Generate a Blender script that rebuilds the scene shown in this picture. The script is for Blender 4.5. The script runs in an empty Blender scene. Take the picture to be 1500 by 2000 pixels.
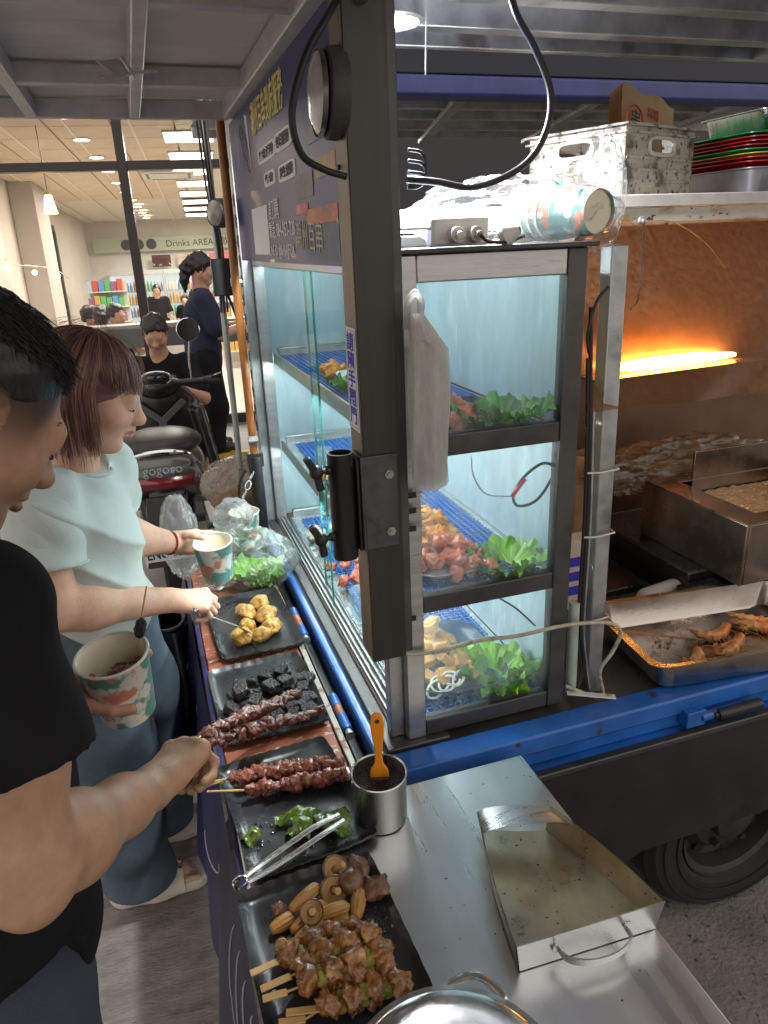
import bpy, math, random
import numpy as np
from mathutils import Vector, Matrix, Euler, noise
random.seed(7)
rng = np.random.default_rng(7)
R = math.radians
sc = bpy.context.scene
col = sc.collection

# ------------------------------------------------------------------ camera
cam_data = bpy.data.cameras.new('camera')
cam = bpy.data.objects.new('camera', cam_data)
col.objects.link(cam)
cam_data.sensor_fit = 'VERTICAL'
cam_data.sensor_height = 36.0
cam_data.lens = 1405.0 / 2000.0 * 36.0
cam_data.clip_start = 0.02
cam_data.clip_end = 500.0
yaw, pitch, roll = R(17.6), R(20.5), R(-2.35)
fwd = Vector((math.sin(yaw) * math.cos(pitch), math.cos(yaw) * math.cos(pitch), -math.sin(pitch)))
rt = Vector((math.cos(yaw), -math.sin(yaw), 0))
up = rt.cross(fwd)
rt2 = math.cos(roll) * rt + math.sin(roll) * up
up2 = -math.sin(roll) * rt + math.cos(roll) * up
m = Matrix((rt2, up2, -fwd)).transposed().to_4x4()
m.translation = Vector((-0.3318, -1.1217, 1.72))
cam.matrix_world = m
sc.camera = cam

# ------------------------------------------------------------------ world: night sky, no sun above the horizon
world = bpy.data.worlds.new('World')
sc.world = world
world.use_nodes = True
wn = world.node_tree
bg = wn.nodes['Background']
sky = wn.nodes.new('ShaderNodeTexSky')
sky.sky_type = 'NISHITA'
sky.sun_disc = False
sky.sun_elevation = R(-3)
sky.sun_rotation = R(200)
glowmix = wn.nodes.new('ShaderNodeMix'); glowmix.data_type = 'RGBA'; glowmix.inputs['Factor'].default_value = .93
glowmix.inputs[7].default_value = (1.0, .93, .86, 1)          # town glow under the night haze
wn.links.new(sky.outputs['Color'], glowmix.inputs[6]); wn.links.new(glowmix.outputs[2], bg.inputs['Color'])
bg.inputs["Strength"].default_value = 0.58
sc.view_settings.view_transform = 'Standard'
sc.view_settings.look = 'None'
sc.view_settings.gamma = 1.0
sc.view_settings.use_curve_mapping = False
sc.view_settings.exposure = 1.1
sc.cycles.use_denoising = True
sc.cycles.max_bounces = 10
sc.cycles.transparent_max_bounces = 24
sc.cycles.diffuse_bounces = 4
sc.cycles.glossy_bounces = 4
sc.cycles.sample_clamp_indirect = 6.0
sc.cycles.caustics_reflective = False
sc.cycles.caustics_refractive = False

# ------------------------------------------------------------------ materials
MATS = {}
def rgb(h):
    if isinstance(h, str):
        c = [int(h[i:i + 2], 16) / 255 for i in (0, 2, 4)]
        return tuple((x / 12.92 if x <= .04045 else ((x + .055) / 1.055) ** 2.4) for x in c) + (1,)
    return tuple(h)[:3] + (1,)
def mat(name, c, rough=.5, metal=0, var=.0, vs=8, bump=0, bs=60, st=(1, 1, 1), spots=None, coat=0, emit=0, ec=None, sub=0, alpha=1, rv=0.0, spec=.5, trans=0, spots2=None, sheen=0, tint=None):
    """procedural material: base colour broken up by noise, optional stains (colour, threshold, scale), bump, gloss variation"""
    if name in MATS: return MATS[name]
    M = bpy.data.materials.new(name); M.use_nodes = True
    t = M.node_tree; N = t.nodes; L = t.links
    b = N['Principled BSDF']
    b.inputs['Roughness'].default_value = rough
    b.inputs['Metallic'].default_value = metal
    b.inputs['Specular IOR Level'].default_value = spec
    b.inputs['Coat Weight'].default_value = coat
    b.inputs['Transmission Weight'].default_value = trans
    b.inputs['Alpha'].default_value = alpha
    b.inputs['Sheen Weight'].default_value = sheen
    if sub:
        b.inputs['Subsurface Weight'].default_value = sub
        b.inputs['Subsurface Radius'].default_value = (.012, .005, .003)
        b.inputs['Subsurface Scale'].default_value = 1.0
    if emit:
        b.inputs['Emission Color'].default_value = rgb(ec or c)
        b.inputs['Emission Strength'].default_value = emit
    base = rgb(c)
    b.inputs['Base Color'].default_value = base
    if var or bump or spots or rv or spots2:
        tc = N.new('ShaderNodeTexCoord'); mp = N.new('ShaderNodeMapping')
        mp.inputs['Scale'].default_value = st
        L.new(tc.outputs['Object'], mp.inputs['Vector'])
        n1 = N.new('ShaderNodeTexNoise'); n1.inputs['Scale'].default_value = vs; n1.inputs['Detail'].default_value = 6
        n1.inputs['Roughness'].default_value = .62
        L.new(mp.outputs['Vector'], n1.inputs['Vector'])
        out = None
        rp = N.new('ShaderNodeValToRGB')
        rp.color_ramp.elements[0].position = .3; rp.color_ramp.elements[1].position = .7
        lo = 1 - var; hi = 1 + var
        rp.color_ramp.elements[0].color = tuple(min(1, x * lo) for x in base[:3]) + (1,)
        rp.color_ramp.elements[1].color = tuple(min(1, x * hi) for x in (rgb(tint) if tint else base)[:3]) + (1,)
        L.new(n1.outputs['Fac'], rp.inputs['Fac']); out = rp.outputs['Color']
        for sp, w in ((spots, 3.1), (spots2, 7.7)):
            if not sp: continue
            c2, th, sca = sp[:3]; soft = sp[3] if len(sp) > 3 else .06
            n2 = N.new('ShaderNodeTexNoise'); n2.inputs['Scale'].default_value = sca; n2.inputs['Detail'].default_value = 5
            n2.noise_dimensions = '4D'; n2.inputs['W'].default_value = w
            L.new(mp.outputs['Vector'], n2.inputs['Vector'])
            r2 = N.new('ShaderNodeValToRGB'); r2.color_ramp.elements[0].position = th; r2.color_ramp.elements[1].position = min(1, th + soft)
            mx = N.new('ShaderNodeMix'); mx.data_type = 'RGBA'
            L.new(n2.outputs['Fac'], r2.inputs['Fac']); L.new(r2.outputs['Color'], mx.inputs['Factor'])
            L.new(out, mx.inputs[6]); mx.inputs[7].default_value = rgb(c2); out = mx.outputs[2]
        L.new(out, b.inputs['Base Color'])
        if rv:
            mr = N.new('ShaderNodeMapRange'); mr.inputs['To Min'].default_value = max(.02, rough - rv); mr.inputs['To Max'].default_value = min(1, rough + rv)
            mr.inputs['From Min'].default_value = .3; mr.inputs['From Max'].default_value = .7
            L.new(n1.outputs['Fac'], mr.inputs['Value']); L.new(mr.outputs['Result'], b.inputs['Roughness'])
        if bump:
            n3 = N.new('ShaderNodeTexNoise'); n3.inputs['Scale'].default_value = bs; n3.inputs['Detail'].default_value = 4
            L.new(mp.outputs['Vector'], n3.inputs['Vector'])
            bp = N.new('ShaderNodeBump'); bp.inputs['Strength'].default_value = bump; bp.inputs['Distance'].default_value = .01
            L.new(n3.outputs['Fac'], bp.inputs['Height']); L.new(bp.outputs['Normal'], b.inputs['Normal'])
    MATS[name] = M
    return M
def clear(name, tintc=(.9, .97, .96), gloss=.12, rough=.02, haze=0.0, hazec=(.75, .85, .88), hs=18, st=(1, 1, 1), bump=0, thick=.0):
    """thin clear sheet: transparent with a mirror film; haze = share of a diffuse misted coat (water drops, dirt), broken up by noise"""
    if name in MATS: return MATS[name]
    M = bpy.data.materials.new(name); M.use_nodes = True
    t = M.node_tree; N = t.nodes; L = t.links
    N.remove(N['Principled BSDF']); o = N['Material Output']
    tr = N.new('ShaderNodeBsdfTransparent'); tr.inputs['Color'].default_value = rgb(tintc)
    gl = N.new('ShaderNodeBsdfGlossy'); gl.inputs['Roughness'].default_value = rough
    lw = N.new('ShaderNodeLayerWeight'); lw.inputs['Blend'].default_value = .5
    pw = N.new('ShaderNodeMath'); pw.operation = 'POWER'; pw.inputs[1].default_value = 4.0
    ma = N.new('ShaderNodeMath'); ma.operation = 'MULTIPLY_ADD'; ma.inputs[1].default_value = min(.9, gloss * 3.2); ma.inputs[2].default_value = gloss * .25
    m1 = N.new('ShaderNodeMixShader')
    L.new(lw.outputs['Facing'], pw.inputs[0]); L.new(pw.outputs[0], ma.inputs[0]); L.new(ma.outputs[0], m1.inputs['Fac']); L.new(tr.outputs['BSDF'], m1.inputs[1]); L.new(gl.outputs['BSDF'], m1.inputs[2])
    cur = m1.outputs['Shader']
    tc = N.new('ShaderNodeTexCoord'); mp = N.new('ShaderNodeMapping'); mp.inputs['Scale'].default_value = st
    L.new(tc.outputs['Object'], mp.inputs['Vector'])
    nz = N.new('ShaderNodeTexNoise'); nz.inputs['Scale'].default_value = hs; nz.inputs['Detail'].default_value = 7; nz.inputs['Roughness'].default_value = .7
    L.new(mp.outputs['Vector'], nz.inputs['Vector'])
    if haze:
        df = N.new('ShaderNodeBsdfDiffuse'); df.inputs['Color'].default_value = rgb(hazec)
        tl = N.new('ShaderNodeBsdfTranslucent'); tl.inputs['Color'].default_value = rgb(hazec)
        ad = N.new('ShaderNodeMixShader'); ad.inputs['Fac'].default_value = .6
        L.new(df.outputs['BSDF'], ad.inputs[1]); L.new(tl.outputs['BSDF'], ad.inputs[2])
        mr = N.new('ShaderNodeMapRange'); mr.inputs['From Min'].default_value = .35; mr.inputs['From Max'].default_value = .7
        mr.inputs['To Min'].default_value = haze * .25; mr.inputs['To Max'].default_value = min(1, haze * 1.7)
        L.new(nz.outputs['Fac'], mr.inputs['Value'])
        m2 = N.new('ShaderNodeMixShader'); L.new(mr.outputs['Result'], m2.inputs['Fac'])
        L.new(cur, m2.inputs[1]); L.new(ad.outputs['Shader'], m2.inputs[2]); cur = m2.outputs['Shader']
    if bump:
        bp = N.new('ShaderNodeBump'); bp.inputs['Strength'].default_value = bump; bp.inputs['Distance'].default_value = .01
        L.new(nz.outputs['Fac'], bp.inputs['Height']); L.new(bp.outputs['Normal'], gl.inputs['Normal']); L.new(bp.outputs['Normal'], lw.inputs['Normal'])
    L.new(cur, o.inputs['Surface'])
    MATS[name] = M
    return M

# ------------------------------------------------------------------ mesh building
class MB:
    def __init__(s): s.v = []; s.f = []; s.mi = []; s.m = 0
    def add(s, vs, fs):
        o = len(s.v); s.v += [tuple(p) for p in vs]; s.f += [tuple(i + o for i in f) for f in fs]; s.mi += [s.m] * len(fs); return s
    def obox(s, M4):
        c = [M4 @ Vector((x, y, z)) for x in (-.5, .5) for y in (-.5, .5) for z in (-.5, .5)]
        return s.add(c, [(0, 1, 3, 2), (4, 6, 7, 5), (0, 4, 5, 1), (2, 3, 7, 6), (0, 2, 6, 4), (1, 5, 7, 3)])
    def box(s, x0, x1, y0, y1, z0, z1):
        return s.obox(Matrix.Translation(((x0 + x1) / 2, (y0 + y1) / 2, (z0 + z1) / 2)) @ Matrix.Diagonal((abs(x1 - x0), abs(y1 - y0), abs(z1 - z0), 1)))
    def bar(s, a, b, w, h, upv=(0, 0, 1)):
        a, b = Vector(a), Vector(b); d = b - a; l = d.length; d = d / l
        u = Vector(upv); x = d.cross(u)
        if x.length < 1e-4: x = d.cross(Vector((1, 0, 0)))
        x.normalize(); u = x.cross(d)
        M4 = Matrix((x * w, d * l, u * h)).transposed().to_4x4(); M4.translation = (a + b) / 2
        return s.obox(M4)
    def tube(s, pts, r, n=8, caps=True, flat=1.0, closed=False):
        P = [Vector(p) for p in pts]; k = len(P)
        rr = r if isinstance(r, (list, tuple)) else [r] * k
        T = []
        for i in range(k):
            if closed: d = P[(i + 1) % k] - P[i - 1]
            else: d = P[min(i + 1, k - 1)] - P[max(i - 1, 0)]
            T.append(d.normalized() if d.length > 1e-9 else Vector((0, 0, 1)))
        a = T[0].cross(Vector((0, 0, 1)))
        if a.length < 1e-3: a = T[0].cross(Vector((1, 0, 0)))
        a.normalize(); vs = []
        for i in range(k):
            a = (a - T[i] * a.dot(T[i]))
            if a.length < 1e-6: a = T[i].orthogonal()
            a.normalize(); b = T[i].cross(a)
            for j in range(n):
                th = 2 * math.pi * j / n
                vs.append(P[i] + (a * math.cos(th) + b * math.sin(th) * flat) * rr[i])
        fs = []
        for i in range(k if closed else k - 1):
            for j in range(n):
                i2 = (i + 1) % k
                fs.append((i * n + j, i2 * n + j, i2 * n + (j + 1) % n, i * n + (j + 1) % n))
        if caps and not closed:
            fs.append(tuple(range(n))[::-1]); fs.append(tuple((k - 1) * n + j for j in range(n)))
        return s.add(vs, fs)
    def cyl(s, a, b, r0, r1=None, n=16, caps=True):
        return s.tube([a, b], [r0, r0 if r1 is None else r1], n, caps)
    def lathe(s, prof, n=32, M4=None, ang=2 * math.pi):
        M4 = M4 or Matrix(); vs = []; fs = []; full = abs(ang - 2 * math.pi) < 1e-6; c = n if full else n + 1
        for r, z in prof:
            for j in range(c):
                th = ang * j / n; vs.append(M4 @ Vector((r * math.cos(th), r * math.sin(th), z)))
        for i in range(len(prof) - 1):
            for j in range(n):
                j2 = (j + 1) % c
                fs.append((i * c + j, i * c + j2, (i + 1) * c + j2, (i + 1) * c + j))
        return s.add(vs, fs)
    def prism(s, poly, ext):
        P = [Vector(p) for p in poly]; e = Vector(ext); n = len(P)
        return s.add(P + [p + e for p in P], [tuple(range(n))[::-1], tuple(range(n, 2 * n))] + [(i, (i + 1) % n, n + (i + 1) % n, n + i) for i in range(n)])
    def grid(s, nu, nv, fn, closeu=False):
        vs = [fn(i / (nu if closeu else nu - 1), j / (nv - 1)) for j in range(nv) for i in range(nu)]; fs = []
        for j in range(nv - 1):
            for i in range(nu if closeu else nu - 1):
                i2 = (i + 1) % nu; fs.append((j * nu + i, j * nu + i2, (j + 1) * nu + i2, (j + 1) * nu + i))
        return s.add(vs, fs)
    def ell(s, c, r, M3=None, nu=16, nv=10, disp=None):
        c = Vector(c); r = Vector(r if hasattr(r, '__len__') else (r, r, r)); M3 = M3 or Matrix.Identity(3)
        def fn(u, v):
            th = 2 * math.pi * u; ph = math.pi * (v * .998 + .001); d = Vector((math.cos(th) * math.sin(ph), math.sin(th) * math.sin(ph), math.cos(ph)))
            k = 1 + (disp(d) if disp else 0)
            return c + M3 @ Vector((d.x * r.x * k, d.y * r.y * k, d.z * r.z * k))
        return s.grid(nu, nv, fn, True)
    def mesh(s, name, mats, smooth=35):
        me = bpy.data.meshes.new(name); me.from_pydata(s.v, [], s.f)
        for M in (mats if isinstance(mats, (list, tuple)) else [mats]): me.materials.append(M)
        me.polygons.foreach_set('material_index', s.mi)
        fix(me, smooth); return me
    def obj(s, name, mats, parent=None, smooth=35, bevel=0, seg=2, **kw):
        o = bpy.data.objects.new(name, s.mesh(name, mats, smooth)); col.objects.link(o)
        if parent: o.parent = parent
        if bevel:
            md = o.modifiers.new('bevel', 'BEVEL'); md.width = bevel; md.segments = seg; md.limit_method = 'ANGLE'; md.angle_limit = R(40); md.harden_normals = False
        for k, v in kw.items(): o[{'cat': 'category'}.get(k, k)] = v
        return o
import bmesh
def fix(me, smooth):
    bm = bmesh.new(); bm.from_mesh(me); bmesh.ops.recalc_face_normals(bm, faces=bm.faces); bm.to_mesh(me); bm.free()
    if smooth:
        me.polygons.foreach_set('use_smooth', [True] * len(me.polygons))
        if smooth < 180: me.set_sharp_from_angle(angle=R(smooth))
    me.update()
def thing(name, label, cat, loc=(0, 0, 0), rz=0, group=None, M4=None):
    o = bpy.data.objects.new(name, None); col.objects.link(o); o.empty_display_size = .05
    o.location = loc; o.rotation_euler = (0, 0, rz)
    if M4 is not None: o.matrix_world = M4
    o['label'] = label; o['category'] = cat
    if group: o['group'] = group
    return o
def tag(o, label, cat, group=None):
    o['label'] = label; o['category'] = cat
    if group: o['group'] = group
    return o
def dup(root, loc=None, rz=None, label=None, M4=None):
    r = root.copy(); col.objects.link(r)
    if loc is not None: r.location = loc
    if rz is not None: r.rotation_euler = (0, 0, rz)
    if M4 is not None: r.matrix_world = M4
    if label: r['label'] = label
    for ch in list(root.children):
        c = ch.copy(); col.objects.link(c); c.parent = r
        for g in list(ch.children):
            d = g.copy(); col.objects.link(d); d.parent = c
    return r
def share(src, parent, M4, name=None):
    c = src.copy(); col.objects.link(c); c.parent = parent; c.matrix_basis = M4; return c
def frame(o, x, z, s=1.0):
    """matrix with local x along x and local z along z at o"""
    x = Vector(x).normalized(); z = Vector(z); z = (z - x * x.dot(z)).normalized(); y = z.cross(x)
    M4 = Matrix((x * s, y * s, z * s)).transposed().to_4x4(); M4.translation = Vector(o); return M4
def text(s, size, material, parent, M4, name='lettering', ext=.0004, align='LEFT', sx=1.0, bold=0.0):
    cu = bpy.data.curves.new(name, 'FONT'); cu.body = s; cu.size = size; cu.extrude = ext; cu.align_x = align; cu.offset = bold; cu.resolution_u = 3
    t = bpy.data.objects.new('temporary_text', cu); col.objects.link(t)
    me = bpy.data.meshes.new_from_object(t.evaluated_get(bpy.context.evaluated_depsgraph_get()))
    bpy.data.objects.remove(t); me.materials.clear(); me.materials.append(material)
    o = bpy.data.objects.new(name, me); col.objects.link(o); o.parent = parent; o.matrix_basis = M4 @ Matrix.Diagonal((sx, 1, 1, 1)); return o
def smooth_path(pts, k=8):
    """Catmull-Rom through the points"""
    P = [Vector(p) for p in pts]; P = [2 * P[0] - P[1]] + P + [2 * P[-1] - P[-2]]; out = []
    for i in range(1, len(P) - 2):
        for j in range(k):
            t = j / k; a, b, c, d = P[i - 1], P[i], P[i + 1], P[i + 2]
            out.append(.5 * ((2 * b) + (c - a) * t + (2 * a - 5 * b + 4 * c - d) * t * t + (-a + 3 * b - 3 * c + d) * t ** 3))
    out.append(P[-2]); return out
def arc(c, r, a0, a1, n, ax=(1, 0, 0), ay=(0, 0, 1)):
    c, ax, ay = Vector(c), Vector(ax), Vector(ay)
    return [c + ax * r * math.cos(a0 + (a1 - a0) * i / n) + ay * r * math.sin(a0 + (a1 - a0) * i / n) for i in range(n + 1)]

# ------------------------------------------------------------------ signed-distance modelling (bodies, hands, food): smooth unions meshed by surface nets
class SD:
    def __init__(s, vox=.006): s.p = []; s.vox = vox; s.lo = np.full(3, 1e9); s.hi = np.full(3, -1e9)
    def _b(s, pts, r):
        for p in pts:
            p = np.array(p, float); s.lo = np.minimum(s.lo, p - r); s.hi = np.maximum(s.hi, p + r)
    def cone(s, a, b, ra, rb=None, k=.02, op='u', sq=None):
        rb = ra if rb is None else rb; a = np.array(a, float); b = np.array(b, float)
        s.p.append(('c', a, b, ra, rb, k, op, sq))
        if op == 'u': s._b((a, b), max(ra, rb) + k)
        return s
    def chain(s, pts, rs, k=.02):
        for i in range(len(pts) - 1): s.cone(pts[i], pts[i + 1], rs[i], rs[i + 1], k)
        return s
    def ell(s, c, r, M3=None, k=.02, op='u'):
        M3 = np.eye(3) if M3 is None else np.array(M3)
        s.p.append(('e', np.array(c, float), np.array(r, float), M3, None, k, op, None))
        if op == 'u': s._b((c,), max(r) + k)
        return s
    def mesh(s, disp=None, cut=None):
        h = s.vox; lo = s.lo - 3 * h; hi = s.hi + 3 * h
        n = np.ceil((hi - lo) / h).astype(int) + 1
        D = np.full(n, 1.0, np.float32)
        ax = [lo[i] + h * np.arange(n[i]) for i in range(3)]
        for t in s.p:
            kind, A, B, q, q2, k, op, sq = t
            if kind == 'c': l = np.minimum(A - q, B - q2); u = np.maximum(A + q, B + q2)
            else: l = A - B.max(); u = A + B.max()
            mg = max(k * 1.5, 4 * h); i0 = np.maximum(0, np.floor((l - mg - lo) / h).astype(int)); i1 = np.minimum(n, np.ceil((u + mg - lo) / h).astype(int) + 1)
            if (i1 <= i0).any(): continue
            sl = tuple(slice(i0[i], i1[i]) for i in range(3))
            X, Y, Z = np.meshgrid(*(ax[i][sl[i]] for i in range(3)), indexing='ij')
            if kind == 'c':
                ba = B - A; L2 = max(1e-12, ba @ ba)
                tt = np.clip(((X - A[0]) * ba[0] + (Y - A[1]) * ba[1] + (Z - A[2]) * ba[2]) / L2, 0, 1)
                d = np.sqrt((X - A[0] - ba[0] * tt) ** 2 + (Y - A[1] - ba[1] * tt) ** 2 + (Z - A[2] - ba[2] * tt) ** 2) - (q + (q2 - q) * tt)
            else:
                P = np.stack((X - A[0], Y - A[1], Z - A[2]), -1) @ q
                k0 = np.linalg.norm(P / B, axis=-1); k1 = np.linalg.norm(P / B ** 2, axis=-1) + 1e-9
                d = k0 * (k0 - 1) / k1
            o = D[sl]
            if op == 'u':
                hh = np.maximum(k - np.abs(o - d), 0) / k; D[sl] = np.minimum(o, d) - hh * hh * k * .25
            else:
                hh = np.maximum(k - np.abs(o + d), 0) / k; D[sl] = np.maximum(o, -d) + hh * hh * k * .25
        if disp is not None or cut is not None:
            X, Y, Z = np.meshgrid(*ax, indexing='ij')
            if disp is not None: D = D + disp(X, Y, Z)
            if cut is not None: D = np.maximum(D, cut(X, Y, Z))
        D[0] = D[-1] = 1; D[:, 0] = D[:, -1] = 1; D[:, :, 0] = D[:, :, -1] = 1
        return nets(D, lo, h)
    def obj(s, name, mats, parent=None, disp=None, cut=None, classify=None, it=0, **kw):
        V, Fq = s.mesh(disp, cut)
        return mesh_np(name, V, Fq, mats, parent, classify, it, **kw)
def nets(D, lo, h):
    I = D < 0; n = np.array(D.shape) - 1
    cs = [(i, j, k) for i in (0, 1) for j in (0, 1) for k in (0, 1)]
    sub = lambda A, c: A[c[0]:c[0] + n[0], c[1]:c[1] + n[1], c[2]:c[2] + n[2]]
    cnt = sum(sub(I, c).astype(np.int8) for c in cs)
    act = np.argwhere((cnt > 0) & (cnt < 8))
    idx = -np.ones(n, np.int64); idx[tuple(act.T)] = np.arange(len(act))
    acc = np.zeros((len(act), 3)); w = np.zeros(len(act))
    for a in range(8):
        for b in range(a + 1, 8):
            ca, cb = np.array(cs[a]), np.array(cs[b])
            if abs(ca - cb).sum() != 1: continue
            da = D[tuple((act + ca).T)]; db = D[tuple((act + cb).T)]; mk = (da < 0) != (db < 0)
            t = np.where(mk, da / np.where(mk, da - db, 1), 0)
            acc += np.where(mk[:, None], ca + (cb - ca) * t[:, None], 0); w += mk
    V = lo + h * (act + acc / w[:, None])
    Q = []
    for d in range(3):
        u, v = (d + 1) % 3, (d + 2) % 3
        sl0 = [slice(None)] * 3; sl1 = [slice(None)] * 3; sl0[d] = slice(0, -1); sl1[d] = slice(1, None)
        A, B = I[tuple(sl0)], I[tuple(sl1)]
        e = np.argwhere(A != B); e = e[(e[:, u] > 0) & (e[:, v] > 0) & (e[:, u] < n[u]) & (e[:, v] < n[v])]
        fl = A[tuple(e.T)]
        du = np.zeros(3, int); dv = np.zeros(3, int); du[u] = 1; dv[v] = 1
        q = np.stack([idx[tuple((e - du - dv).T)], idx[tuple((e - dv).T)], idx[tuple(e.T)], idx[tuple((e - du).T)]], 1)
        q[~fl] = q[~fl][:, ::-1]; Q.append(q)
    return V, np.concatenate(Q)
def mesh_np(name, V, Fq, mats, parent=None, classify=None, it=0, smooth=180, **kw):
    me = bpy.data.meshes.new(name)
    me.vertices.add(len(V)); me.vertices.foreach_set('co', np.asarray(V, np.float32).ravel())
    me.loops.add(Fq.size); me.loops.foreach_set('vertex_index', Fq.astype(np.int32).ravel())
    me.polygons.add(len(Fq)); me.polygons.foreach_set('loop_start', np.arange(0, Fq.size, 4, dtype=np.int32)); me.polygons.foreach_set('loop_total', np.full(len(Fq), 4, np.int32))
    for M in (mats if isinstance(mats, (list, tuple)) else [mats]): me.materials.append(M)
    if classify is not None:
        me.polygons.foreach_set('material_index', np.asarray(classify(V[Fq].mean(1)), np.int32))
    me.update(calc_edges=True); me.validate(); me.polygons.foreach_set('use_smooth', [True] * len(me.polygons))
    o = bpy.data.objects.new(name, me); col.objects.link(o)
    if parent: o.parent = parent
    if it:
        md = o.modifiers.new('smooth', 'SMOOTH'); md.iterations = it; md.factor = .5
    for k, v in kw.items(): o[{'cat': 'category'}.get(k, k)] = v
    return o
def vnoise(X, Y, Z, s, seed=0):
    """cheap smooth 3D noise for folds"""
    r = np.random.default_rng(seed); out = 0
    for i in range(6):
        k = r.normal(size=3); k *= s / np.linalg.norm(k) * (0.7 + .9 * r.random()); out = out + np.sin(X * k[0] + Y * k[1] + Z * k[2] + r.random() * 6.28)
    return out / 3.0
def glow(name, loc, size, power, c, parent, rot=(0, 0, 0), shape='RECTANGLE', sizey=None, spread=180):
    """the light of a real lamp object, parented to it"""
    ld = bpy.data.lights.new(name, 'AREA'); ld.shape = shape; ld.size = size; ld.size_y = sizey or size; ld.energy = power; ld.color = c; ld.spread = R(spread)
    o = bpy.data.objects.new(name, ld); col.objects.link(o); o.location = loc; o.rotation_euler = rot; o.parent = parent; return o
# ================================================================== materials used all over
steel = mat('brushed_steel', (.62, .63, .63), .3, 1, .12, 5, .05, 90, (1, 14, 1), spots=((.35, .34, .32), .63, 22, .1), rv=.1)
table_steel = mat('table_steel', (.68, .70, .70), .31, 1, .05, 3, .04, 80, (9, .5, 1), spots=((.58, .59, .58), .74, 80, .08), rv=.08)
galv = mat('galvanised_steel', (.42, .43, .43), .45, .9, .25, 14, .08, 60, spots=((.2, .19, .18), .62, 9, .12), rv=.12)
alu = mat('dull_aluminium', (.5, .5, .49), .38, .95, .15, 10, .04, 80, (1, 1, 6), spots=((.22, .21, .2), .64, 12, .1), rv=.1)
pillar_m = mat('dark_brushed_pillar', (.062, .06, .054), .42, .75, .12, 3, .03, 90, (12, 12, .5), spots=((.035, .033, .03), .58, 5, .25), rv=.08)
pillar_side = mat('brown_pillar_side', (.24, .185, .14), .5, .5, .15, 8, .04, 90, (12, 12, .6), spots=((.12, .09, .065), .6, 8, .15))
dark_flat = mat('dark_steel_sill', (.09, .09, .088), .45, .7, .3, 7, .08, 60, spots=((.16, .16, .155), .58, 5, .2), rv=.12)
blue_paint = mat('blue_truck_paint', (.016, .115, .43), .38, 0, .25, 9, .06, 50, spots=((.05, .035, .03), .64, 14, .03), spots2=((.10, .13, .2), .62, 5, .2), coat=.2, rv=.12)
black_paint = mat('black_panel_paint', (.012, .013, .013), .42, 0, .3, 6, .06, 40, spots=((.035, .035, .033), .6, 5, .2), rv=.1)
rubber = mat('tyre_rubber', (.011, .011, .011), .8, 0, .25, 20, .15, 60)
rim_m = mat('dusty_rim', (.045, .044, .042), .55, .5, .3, 12, .1, 60, spots=((.02, .018, .016), .6, 18, .1))
red_board = mat('worn_red_board', (.27, .075, .035), .5, 0, .3, 14, .12, 60, (1, 2, 1), spots=((.5, .42, .36), .62, 45, .03), spots2=((.06, .03, .02), .64, 12, .06), rv=.15)
canopy_sheet = mat('sooty_canopy_sheet', (.80, .79, .78), .5, 0, .1, 4, .25, 7, (1, 3, 1), spots=((.5, .44, .38), .6, 3.5, .2), rv=.1)
canopy_bar = mat('canopy_frame_bar', (.68, .68, .70), .42, .15, .15, 12, .05, 60)
navy = mat('navy_beam_paint', (.045, .055, .19), .4, 0, .2, 8, .04, 40)
cord_black = mat('black_cable', (.012, .012, .013), .45)
plastic_black = mat('black_plastic', (.014, .014, .015), .4, 0, .2, 20, .05, 80)
white_plastic = mat('grubby_white_plastic', (.62, .6, .55), .5, 0, .15, 20, .05, 60, spots=((.2, .18, .15), .6, 30, .1))
pane = clear('cabinet_glass', (.93, .985, .98), .035, .02, .018, (.55, .78, .82), 30, (1, 1, .25))
misty = clear('misted_cabinet_glass', (.93, .975, .98), .12, .05, .085, (.74, .87, .9), 34, (1, 1, .22))
shop_pane = clear('shop_window_glass', (.97, .96, .94), .05, .01)
glass_edge = mat('green_glass_edge', (.03, .22, .17), .1, 0, coat=.5)
concrete = mat('grooved_concrete', (.23, .205, .185), .55, 0, .3, 4, .5, 22, (2.2, 7, 1), spots=((.11, .10, .09), .55, 5, .2), spots2=((.07, .065, .06), .64, 40, .05), rv=.2)
asphalt = mat('street_asphalt', (.2, .185, .165), .7, 0, .4, 2.5, .5, 90, spots=((.06, .055, .05), .6, 60, .05), spots2=((.12, .11, .10), .55, 3, .2), rv=.12)
mirror_steel = mat('polished_steel', (.68, .68, .67), .16, 1, .06, 8, .02, 60, rv=.06)

# ================================================================== ground
SX = Vector((.9960, -.0888, .0044)); SD_ = Vector((.0889, .9948, -.0506)); SZ = Vector((.0002, .0508, .9987))
STORE = Matrix((SX, SD_, SZ)).transposed().to_4x4(); STORE.translation = Vector((0, 5.0, .1))
def ground_y(x): return 4.86 - .089 * x
g = MB(); n = 40
g.grid(n, 2, lambda u, v: (-60 + 120 * u, (ground_y(-60 + 120 * u) if v > .5 else -60), 0))
g.obj('ground', concrete, smooth=0, kind='structure')
g = MB(); g.prism([(.0, -60, .004), (60, -60, .004), (60, 3.2, .004), (.0, 3.2, .004)], (0, 0, .0005))
g.obj('road', asphalt, smooth=0, kind='structure')
pavement = MB().box(-30, 30, -.12, 1.35, -.25, 0).obj('pavement', mat('pavement_concrete', (.16, .155, .15), .6, 0, .2, 4, .1, 60), smooth=0, kind='structure')
pavement.matrix_world = STORE
ye = MB().box(-30, 30, -.125, -.03, -.05, .004).obj('yellow_kerb_edge', mat('kerb_yellow', (.5, .33, .04), .6, 0, .3, 12, .1, 60, spots=((.12, .1, .08), .58, 9, .1)), pavement, smooth=0)

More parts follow.
